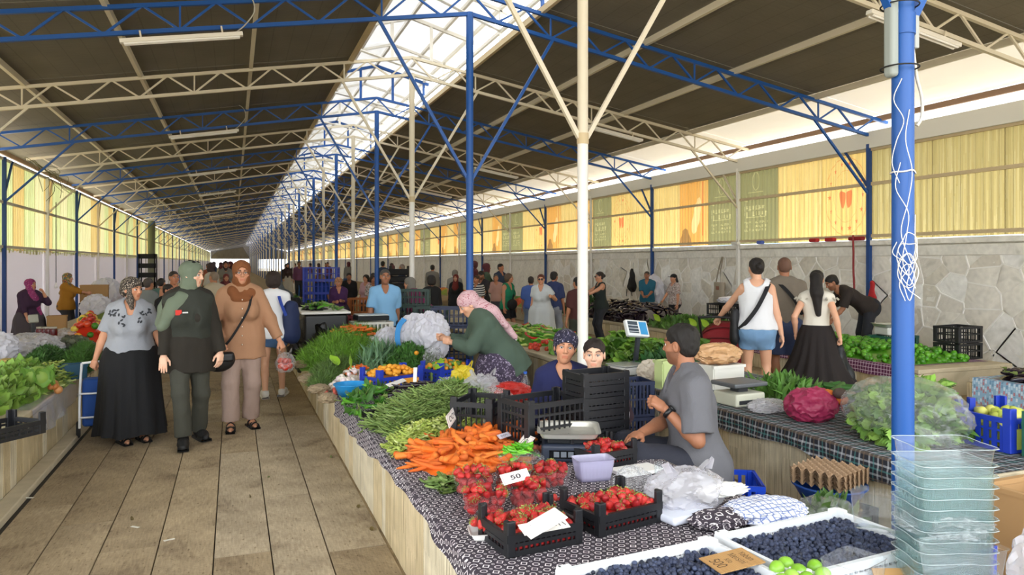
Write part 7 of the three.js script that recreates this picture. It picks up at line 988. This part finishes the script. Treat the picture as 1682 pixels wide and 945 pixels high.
// ---------- wall-side stalls on the right ----------
{ const hp = new Heap(world([[7.7, -6.9], [8.9, -6.8], [9.05, -9.2], [7.7, -9.4]]), 0.36, 0.16, 2.2); stuff('pepper_mass', hp.mound(0.02), mat(0x4d8f1c, { roughness: 0.3 }), 'packed inside of the wall-side pepper heap', 'peppers'); pile(hp, 240, 'bell_pepper', 'glossy green pepper in the heap on the purple check', 'pepper', 'green peppers on the purple check', [roundG(0.035, 9, 1.2)], [mat(0x4d8f1c, { roughness: 0.3 }), mat(0x3c7a18, { roughness: 0.3 }), mat(0x62a528, { roughness: 0.3 })], { q: randQ, lift: 0.02, s: [0.8, 1.25] }); scatter(hp, 350, 'bell_peppers', 'more green peppers in the heap', 'peppers', roundG(0.033, 8, 1.2), mat(0x4d8f1c, { roughness: 0.3 }), { q: randQ, lift: 0.006 }); }
crate('produce_crate', 'dark green crate carrying the steel-pan scale', undefined, V(8.75, 0.355, -7.9), 0.1, 0.55, 0.4, 0.24, greenPl, { nb: 10, nd: 7, slat: 0.02 });
{ const t = thing('weighing_scale', 'white scale with a wide steel pan on the dark green crate', 'scale', V(8.72, 0.6, -7.9), -0.2); mesh('housing', rbox(0.34, 0.11, 0.3, 0.02, 0, 0.06, 0), mat(0xd9dad5), t); mesh('front_panel', box(0.2, 0.05, 0.006, 0, 0.055, 0.152), mat(0x4a4f52), t); mesh('pan', tubGeo(0.44, 0.34, 0.04, 0, 0.9).translate(0, 0.12, 0), mat(0xb9bab3, { metalness: 0.5, roughness: 0.35 }), t); }
for (let k = 0; k < 2; k++) crate('produce_crate', 'tall black crate beside the dark green crate', 'black crates by the wall', V(9.0, 0.355 + k * 0.22, -7.1), 0.1, 0.5, 0.35, 0.21, blackM, { nb: 10, nd: 7, slat: 0.01 });
{ const hp = new Heap(world([[7.75, -4.6], [9, -4.6], [9, -5.75], [7.75, -5.75]]), 0.36, 0.2); stuff('aubergine_mass', hp.mound(0.02), GM.aub[0], 'packed inside of the near aubergine heap', 'aubergines'); pile(hp, 90, 'aubergine', 'plump dark aubergine on the blue print cloth', 'aubergine', 'aubergines on the blue print cloth', auberG, GM.aub, { part: ['calyx', calyxG, GM.stem], s: [0.9, 1.3], lift: 0.02 }); }
{ const hp = new Heap(world([[7.7, -13.2], [8.9, -13.0], [8.95, -15.9], [7.7, -16]]), 0.36, 0.36, 2); stuff('aubergine_mass', hp.mound(0.02), GM.aub[0], 'packed inside of the far aubergine heap', 'aubergines'); pile(hp, 200, 'aubergine', 'dark aubergine in the tall heap by the stone wall', 'aubergine', 'aubergines in the tall heap', auberG, GM.aub, { s: [1, 1.4], lift: 0.02 }); }
herb(world([[7.7, -10.6], [8.7, -10.5], [8.8, -12.9], [7.7, -12.9]]), 0.36, 0.16, 900, 'chard', 'leafy chard along the wall-side counter', leafG(0.1, 0.045, 0.3), 0x557f30);
for (const [x, z] of [[7.75, -11.2], [7.8, -10.9], [7.75, -12.4]]) { const m = single('leaf', leafG(0.2, 0.12, 0.2, 5, 0.01), leafMat(0x9fc22e), 'large pale leaf hanging over the wall-side counter', 'leaf', 'pale leaves on the wall-side counter', V(x, 0.5, z)); m.rotation.set(-0.6, -1.2, 0.4); }
for (let k = 0; k < 2; k++) for (let j = 0; j < 2; j++) crate('produce_crate', 'black crate in the block before the capped girl', 'black crates before the girl', V(9.0, 0.355 + j * 0.24, -11.6 - k * 0.55), 0.1, 0.36, 0.5, 0.23, blackM, { nb: 8, nd: 10, slat: 0.01 });
bag('white bags piled on the black crates', V(9, 0.84, -11.9), 141, 0.24, 0.12, 0.3, whiteBagM, { rough: 0.18, det: 4 });
boxThing('foam_box', 'white foam box beside the teal polo', V(8.7, 0.36, -13.0), 0.1, 0.6, 0.12, 0.3, foam); bag('white sack hanging low against the stone wall', V(9.9, 0.5, -16.2), 143, 0.3, 0.75, 0.3, whiteBagM, { rough: 0.16, det: 5 });
pile(new Heap(world([[7.7, -17.2], [8.9, -17.2], [8.9, -18.2], [7.7, -18.2]]), 0.36, 0.2), 70, 'tomato', 'tomato in the distant wall-side heap', 'tomato', 'tomatoes at the far wall stall', [roundG(0.04)], GM.tomato, { lift: 0.02 }); herb(world([[7.7, -16.3], [8.8, -16.3], [8.8, -17], [7.7, -17]]), 0.36, 0.3, 300, 'kale', 'dark green kale heap at the far wall stall', leafG(0.16, 0.07, 0.3), 0x37602a);
for (let i = 0; i < 14; i++) { const z = -18.8 - i * 0.9, hp = new Heap(world([[7.7, z - 0.35], [8.8, z - 0.35], [8.8, z + 0.35], [7.7, z + 0.35]]), 0.36, 0.22), c = pick([0x4b7a26, 0xb8461f, 0xd08a2a, 0x5a2036, 0x8a9a3a]); stuff('produce_heap', hp.mound(0), mat(c, { roughness: 0.6 }), 'distant produce heap along the stone wall', 'produce'); }
// bags on the wall
{ const b = new Blob(0.02); b.cap(V(0, 0, 0), V(0, -0.42, 0), 0.06, 0.17, { n: V(1, 0, 0), f: 1.6 }).rough(0.03, 7); const t = thing('rucksack', 'black rucksack hanging on the stone wall', 'rucksack', V(10.0, 1.42, -17.4)); mesh('sack', b.build(), mat(0x111114), t); mesh('strap', merge([ribbon([V(0.03, 0.2, 0), V(0, 0.05, 0.05), V(-0.02, -0.2, 0.1)], 0.03, 0.006), ribbon([V(-0.1, -0.5, -0.1), V(-0.1, -0.7, -0.14)], 0.03, 0.006), ribbon([V(-0.1, -0.5, 0.1), V(-0.1, -0.68, 0.16)], 0.03, 0.006)]), mat(0x151518), t); }
{ const b = new Blob(0.02); b.cap(V(0, -0.1, 0), V(0, -0.42, 0), 0.16, 0.19, { n: V(1, 0, 0), f: 2.2 }).cut(V(0, -0.06, 0), V(0, 1, 0)).rough(0.03, 6); const t = thing('tote_bag', 'beige cloth tote bag hanging on the stone wall', 'bag', V(10.0, 1.25, -13.6)); mesh('sack', b.build(), mat(0x9a8f7e), t); mesh('handles', merge([-0.08, 0.08].map((z) => ribbon([V(-0.04, -0.1, z), V(0, 0.2, z * 0.5), V(0.08, 0.5, z * 0.2)], 0.03, 0.006))), mat(0x8a7f6e), t); mesh('print', box(0.004, 0.08, 0.1, -0.09, -0.18, 0.05), mat(0x8a5a45), t); }
{ const p = V(9.55, 0.35, -19.5); const b = new Blob(0.03); b.cap(V(0, 1.1, 0), V(0, 0.6, 0), 0.15, 0.22, { n: V(1, 0, 0), f: 1.8 }).rough(0.03, 6); single('hanging_jacket', b.build(), mat(0x4a1420), 'maroon jacket hanging on the far stone wall', 'jacket', undefined, p); }
single('red_cloth', (() => { const b = new Blob(0.015); b.cap(V(0, 0.16, 0), V(0, -0.12, 0), 0.04, 0.08, { n: V(1, 0, 0), f: 1.8 }).rough(0.02, 9); return b.build(); })(), mat(0xa81c20), 'red cloth hanging on the blue wall post', 'cloth', undefined, V(10.0, 1.12, -9.45));
single('red_rope', pipe([V(10.04, 2.1, -9.9), V(10.02, 1.8, -9.87), V(10.05, 1.5, -9.9), V(10.02, 1.3, -9.86), V(10.05, 1.1, -9.88)], 0.018, 6), mat(0x8a2f30), 'dark red rope hanging beside the blue wall post', 'rope');
for (const [z, c, w] of [[-10.5, 0xa82222, 0.2], [-10.9, 0xa82222, 0.18], [-12.4, 0x4a5fb0, 0.14], [-13.2, 0xd8d6cf, 0.2], [-9.9, 0x8f1c1c, 0.3]]) single('packet', rbox(0.1, 0.07, w, 0.02), mat(c), 'small coloured packet left on the wall coping', 'packet', 'packets on the wall coping', V(10.12, 2.04, z));
// pushchair
{ const t = thing('pushchair', 'red folding pushchair in the second aisle', 'pushchair', V(5.62, 0, -7.5), 2.3), red = mat(0x8a1420, { roughness: 0.7 }), fr = mat(0x1c1c20, { roughness: 0.4 });
  const hood = new THREE.SphereGeometry(0.33, 20, 12, 0, Math.PI * 2, 0, Math.PI * 0.5).scale(1, 0.85, 0.9).rotateX(-0.35).translate(0, 0.62, 0); mesh('hood', hood, red, t); mesh('hood_rib', merge([0.2, 0.7, 1.2].map((a) => new THREE.TorusGeometry(0.332, 0.008, 6, 24, Math.PI).scale(1, 0.9, 1).rotateX(-a).translate(0, 0.62, 0))), mat(0x5f0d15), t); mesh('seat', merge([rbox(0.4, 0.05, 0.35, 0.02, 0, 0.36, 0.05), rbox(0.4, 0.45, 0.05, 0.02, 0, 0.55, -0.15)]), red, t);
  mesh('frame', merge([-1, 1].flatMap((s) => [pipe([V(s * 0.24, 0.98, -0.42), V(s * 0.24, 0.7, -0.25), V(s * 0.25, 0.35, 0), V(s * 0.25, 0.1, 0.35)], 0.013, 8), pipe([V(s * 0.24, 0.55, -0.12), V(s * 0.26, 0.1, -0.35)], 0.013, 8)]).concat([pipe([V(-0.24, 0.98, -0.42), V(0, 0.99, -0.44), V(0.24, 0.98, -0.42)], 0.014, 8)])), fr, t); for (const [x, z] of [[-0.25, 0.35], [0.25, 0.35], [-0.26, -0.35], [0.26, -0.35]]) mesh('wheel', new THREE.TorusGeometry(0.075, 0.022, 8, 20).rotateY(Math.PI / 2).translate(x, 0.098, z), mat(0x17171a), t); }
// ---------- string, cable and boxes on the blue column ----------
{ const z = colZ(0), t = thing('string_tangle', 'tangled white string tied round the thick blue column', 'string', V(CX, 0, z)), sm = mat(0xe9e6df, { roughness: 0.8 }), pt = (y, a, r = 0.06) => V(Math.cos(a) * r, y, Math.sin(a) * r);
  const runs = []; for (const [y0, y1, a0, a1] of [[2.35, 1.62, 1.9, 2.3], [2.1, 1.5, 2.6, 2.0], [1.85, 1.44, 1.2, 2.6], [2.5, 2.0, 2.5, 2.9], [1.72, 1.45, 2.9, 1.6]]) runs.push(pipe([0, 1, 2, 3, 4, 5].map((k) => pt(y0 + (y1 - y0) * k / 5, a0 + (a1 - a0) * k / 5 + Math.sin(k * 2.1) * 0.35, 0.056 + 0.03 * Math.abs(Math.sin(k * 1.7)))), 0.0022, 5)); for (let k = 0; k < 5; k++) runs.push(pipe([0, 1, 2, 3, 4, 5, 6, 7].map((j) => pt(1.68 - k * 0.035 + Math.sin(j * 0.785) * rr(0.05, 0.1), 2.1 + Math.cos(j * 0.785) * rr(0.3, 0.7), 0.062 + rr(0, 0.03))), 0.0022, 5, true)); runs.push(pipe([0, 1, 2, 3, 4, 5, 6, 7].map((j) => pt(2.06 + rr(-0.01, 0.01), j * 0.785, 0.054)), 0.004, 5, true)); mesh('string', merge(runs), sm, t);
  const c = thing('conduit_box', 'grey electrical housing and cable strapped to the blue column', 'conduit', V(CX, 0, z)); mesh('housing', rbox(0.05, 0.42, 0.06, 0.02, -0.075, 2.72, 0.0), mat(0x8d948f, { roughness: 0.5 }), c); mesh('junction_box', rbox(0.03, 0.16, 0.05, 0.006, 0.066, 2.74, 0), mat(0xa7aba8), c); mesh('cable', pipe([V(0.066, 2.66, 0), V(0.08, 2.52, 0.01), V(0.1, 2.42, 0.02), V(0.085, 2.32, 0.03), V(0.056, 2.28, 0.03)], 0.008, 6), mat(0xd6d0c0), c); mesh('cable_tie', merge([2.86, 2.56].map((y) => new THREE.TorusGeometry(0.085, 0.004, 5, 20).rotateX(Math.PI / 2).translate(-0.02, y, 0))), mat(0x222222), c); }
{ const z = colZ(1); single('column_box', rbox(0.03, 0.07, 0.04, 0.006), mat(0xe3e0d8), 'small white box on a cream column', 'box', undefined, V(CX + 0.08, 2.35, colZ(3))); }
// ---------- left stall ----------
const LT = 0.49;
herb([[-60, 716], [-20, 690], [40, 668], [88, 640], [80, 622], [0, 640], [-60, 660]], LT, 0.2, 1500, 'cabbage_leaves', 'big heap of leafy greens and cabbages at the pale-wall counter', leafG(0.085, 0.06, 0.3, 4, 0.004), 0x7a9c3c);
crate('black_tray', 'shallow black crate under the leafy heap on the pale-wall counter', undefined, at(-6, 722, LT).setY(LT + 0.004), 0.9, 0.45, 0.3, 0.09, blackM, { post: 0.05 });
for (const [u, v] of [[8, 655], [38, 640], [62, 655]]) { const t = thing('cabbage', 'round green cabbage on the pale-wall counter', 'cabbage', at(u, v, LT).setY(LT + 0.1), rnd() * 6, 'cabbages on the pale-wall counter'); mesh('heart', roundG(0.1, 16, 0.9).translate(0, 0.08, 0), leafMat(0x8aa848), t); for (let k = 0; k < 6; k++) mesh('leaf', lettG[k % 2].clone().scale(1.3, 1.1, 1).rotateX(-0.5).translate(0, 0, 0.1).rotateY(k * 1.05), leafMat(0x6b9436), t); }
bag('clear bag of yellow corn on the pale-wall counter', at(14, 632, LT).setY(LT + 0.02), 151, 0.26, 0.2, 0.2, phys(0xcdb169, { transmission: 0.3, roughness: 0.4, thickness: 0 }), { rough: 0.14, det: 5 });
{ const hp = new Heap(poly([[40, 648], [52, 622], [92, 610], [124, 620], [110, 634], [72, 650]], LT), LT, 0.13); stuff('pod_mass', hp.mound(0.015), GM.pod[0], 'packed inside of the bean heap on the pale-wall counter', 'beans'); pile(hp, 170, 'broad_bean', 'light green bean pod in the heap on the pale-wall counter', 'bean', 'bean pods on the pale-wall counter', podG, GM.pod.concat(GM.bean), { q: () => flatQ(0.5), s: [1.2, 1.7], lift: 0.012 }); }
pile(new Heap(poly([[74, 652], [84, 640], [98, 636], [96, 648]], LT), LT, 0.05), 9, 'onion', 'orange-brown onion at the pale-wall counter edge', 'onion', 'onions at the pale-wall counter edge', [roundG(0.032)], [mat(0xb9743a, { roughness: 0.5 }), mat(0xc98a52, { roughness: 0.5 })], { lift: 0.025 });
herb([[30, 612], [48, 594], [100, 586], [118, 598], [80, 612]], LT, 0.15, 900, 'parsley', 'dark parsley heap on the pale-wall counter', sprigG, 0x44702f, { v: [0.55, 1.3] });
herb([[104, 606], [122, 590], [162, 586], [166, 604], [130, 616]], LT, 0.16, 900, 'dill', 'dark dill heap beside the white trolley', dillG, 0x4a7a2a, { v: [0.55, 1.3], s: [1, 1.7] });
boxThing('plastic_box', 'small teal plastic box on the pale-wall counter', at(118, 622, LT).setY(LT), 0.3, 0.22, 0.13, 0.16, mat(0x1b4f6a, { roughness: 0.5 }));
{ const hp = new Heap(poly([[66, 590], [84, 572], [160, 570], [168, 588], [120, 594]], LT), LT, 0.16); stuff('nut_mass', hp.mound(0.015), mat(0x5c6250), 'packed inside of the olive-grey heap', 'figs'); pile(hp, 150, 'fig', 'dusky green-grey fig in the heap on the pale-wall counter', 'fig', 'figs on the pale-wall counter', [roundG(0.035, 8)], [mat(0x5c6250), mat(0x4a4e42), mat(0x767a68)], { q: randQ, lift: 0.02 }); }
{ const hp = new Heap(poly([[100, 576], [116, 556], [176, 552], [182, 572]], LT), LT, 0.34); stuff('salad_mass', hp.mound(0.02), GM.tomato[0], 'packed inside of the tomato and pepper bank', 'tomatoes'); pile(hp, 130, 'tomato', 'red or yellow tomato in the steep bank on the pale-wall counter', 'tomato', 'tomatoes in the steep bank', [roundG(0.045, 9)], [...GM.tomato, GM.apricot[1], mat(0xd9c04a, { roughness: 0.4 }), GM.pepper[0]], { q: randQ, lift: 0.02 }); }
bag('white plastic bags piled on the pale-wall counter', at(52, 594, LT).setY(LT), 157, 0.34, 0.3, 0.26, milkM, { rough: 0.2, det: 6 }); bag('clear bags lying beside the red jars', at(105, 572, LT).setY(LT), 159, 0.34, 0.24, 0.24, milkM, { rough: 0.2, det: 6 });
for (let k = 0; k < 4; k++) { const t = thing('jar', 'dark red preserve jar on the pale-wall counter', 'jar', at(66 + k * 7, 576, LT).setY(LT + 0.12), 0, 'preserve jars on the pale-wall counter'); mesh('glass', lathe([[0.001, 0], [0.05, 0], [0.052, 0.02], [0.052, 0.14], [0.04, 0.17]], 16), phys(0x5a1216, { roughness: 0.15 }), t); mesh('lid', cyl(0.045, 0.045, 0.02, 16, 0, 0.165, 0), mat(0xb9b4a8), t); }
boxThing('plastic_box', 'flat box under the preserve jars', at(78, 580, LT).setY(LT), 0, 0.6, 0.11, 0.3, mat(0x8a8578));
{ const p = at(50, 590, LT).setY(LT), t = thing('display_scale', 'scale display on a thin post at the pale-wall counter', 'scale', p, 0.5); mesh('base', rbox(0.3, 0.07, 0.26, 0.01, -0.1, 0.04, 0), mat(0x2a2b2e), t); mesh('post', bar(V(0, 0.05, 0), V(0.03, 0.42, 0), 0.03), mat(0x2f3033), t); const hd = mesh('head', rbox(0.1, 0.1, 0.04, 0.01), mat(0x9a998c), t); hd.position.set(0.03, 0.47, 0); hd.rotation.x = -0.4; }
boxThing('cardboard_box', 'brown cardboard box before the plum top', V(-2.8, LT, -14.5), 0.1, 0.26, 0.22, 0.26, cardM); boxThing('cardboard_box', 'cardboard box on the crates beside the mustard sweater', V(-2.75, LT + 0.3, -17.8), 0.1, 0.5, 0.35, 0.4, cardM); crate('produce_crate', 'navy crate under the cardboard box', undefined, V(-2.75, LT, -17.8), 0.1, 0.55, 0.4, 0.29, navyPl); bag('white sack beside the cardboard box', V(-2.6, LT, -17.0), 163, 0.3, 0.45, 0.25, whiteBagM, { rough: 0.16, det: 5 }); bag('white sack against the pale sheets', V(-2.75, LT, -19.2), 167, 0.4, 0.7, 0.3, whiteBagM, { rough: 0.16, det: 5 });
bag('slack white sack at the end of the pale-wall counter', at(-18, 600, LT).setY(LT), 169, 0.3, 0.36, 0.26, whiteBagM, { rough: 0.18, det: 5 });
{ const t = thing('shelf_rack', 'dark shelf rack against the pale sheet wall', 'shelf', V(-3.4, 0, -35)); mesh('frame', merge([box(0.05, 2.0, 0.05, -0.3, 1, 0.4), box(0.05, 2.0, 0.05, 0.3, 1, 0.4), box(0.05, 2.0, 0.05, -0.3, 1, -0.4), box(0.05, 2.0, 0.05, 0.3, 1, -0.4)]), mat(0x202224), t); for (let k = 0; k < 5; k++) mesh('shelf', box(0.66, 0.2, 0.85, 0, 0.3 + k * 0.4, 0), mat(0x26282b), t); }
{ const t = struct('column', null, null, 'stout grey-green pillar against the left wall', 'column'); mesh('shaft', cyl(0.17, 0.17, 3.7, 20, XL + 0.35, 0, -40.5), mat(0x7d7f68), t); }
for (let i = 0; i < 16; i++) { const z = -17 - i * 0.7, hp = new Heap(world([[-2.7, z - 0.3], [-1.55, z - 0.3], [-1.55, z + 0.3], [-2.7, z + 0.3]]), LT, 0.22), c = pick([0x4b7a26, 0x9a461f, 0xb08a2a, 0x5a2036, 0x6a7a3a]); stuff('produce_heap', hp.mound(0), mat(c, { roughness: 0.6 }), 'distant produce heap along the pale sheet wall', 'produce'); }
// tomatoes in the shopper's bag
{ const { P, p } = P3, h = P.arms[0].hand.clone().applyAxisAngle(V(0, 1, 0), P.g.rotation.y).add(p), c = h.clone().add(V(0.02, -0.17, 0)); for (const [x, y, z] of [[-0.04, -0.01, 0], [0.04, -0.01, 0.01], [0, -0.02, 0.05], [0, 0.04, 0.01], [0.03, 0.03, -0.04], [-0.04, 0.04, -0.03]]) single('tomato', roundG(0.036), pick(GM.tomato), 'tomato in the clear bag carried by the peach blouse', 'tomato', 'tomatoes in the carried bag', c.clone().add(V(x, y, z))); bag('thin clear carrier bag of tomatoes held by the woman in peach', c.clone().add(V(0, -0.07, 0)), 171, 0.1, 0.18, 0.09, filmM, { rough: 0.14, det: 5, ears: true }); }
// litter on the walkway and bits of torn leaf
for (const [u, v] of [[222, 866], [278, 887], [48, 818], [118, 690]]) single('paper_scrap', rbox(0.06, 0.002, 0.02, 0.0008), mat(0xd9d5c8), 'scrap of white paper on the walkway', 'litter', 'paper scraps on the walkway', at(u, v, 0.002), rnd() * 3);
for (const [u, v] of [[545, 752], [590, 835], [612, 872], [560, 790], [652, 912], [440, 785], [215, 855], [410, 818]]) single('leaf_scrap', leafG(0.05, 0.03, 0.1), leafMat(pick([0x5d6b2c, 0x6a5a30])), 'scrap of trampled leaf on the walkway', 'litter', 'leaf scraps on the walkway', at(u, v, 0.004), rnd() * 6).rotation.x = -1.5;

{ // dry twigs growing in under the eave, and a bare lamp holder on a wire
  const tw = thing('dry_twigs', 'thin dry twigs creeping in over the yellowish wall', 'twigs', V(XL + 0.15, 3.5, -19)), gs = [];
  for (let k = 0; k < 16; k++) { const z = -k * 0.22 + 1.4, h = rr(0.2, 0.8); gs.push(pipe([V(0, 0.25, z), V(rr(0, 0.2), 0.35 - h * 0.3, z + rr(-0.2, 0.2)), V(rr(0.05, 0.4), 0.3 - h * 0.7, z + rr(-0.3, 0.3)), V(rr(0.05, 0.5), 0.3 - h, z + rr(-0.4, 0.4))], 0.006, 4)); }
  mesh('twig', merge(gs), mat(0x5f5a33), tw);
  const l = thing('wire_lamp', 'unlit white bulb hanging on a black wire before the pale sheets', 'lamp', atX(92, 470, XL + 0.25)); mesh('wire', cyl(0.008, 0.008, 1.9, 6, 0, 0.06, 0), mat(0x151515), l); mesh('bulb', lathe([[0.001, -0.06], [0.03, -0.05], [0.04, -0.02], [0.03, 0.02], [0.015, 0.05], [0.014, 0.08], [0.001, 0.08]], 14), mat(0xefece6, { roughness: 0.3 }), l);
}
renderer.render(scene, camera);
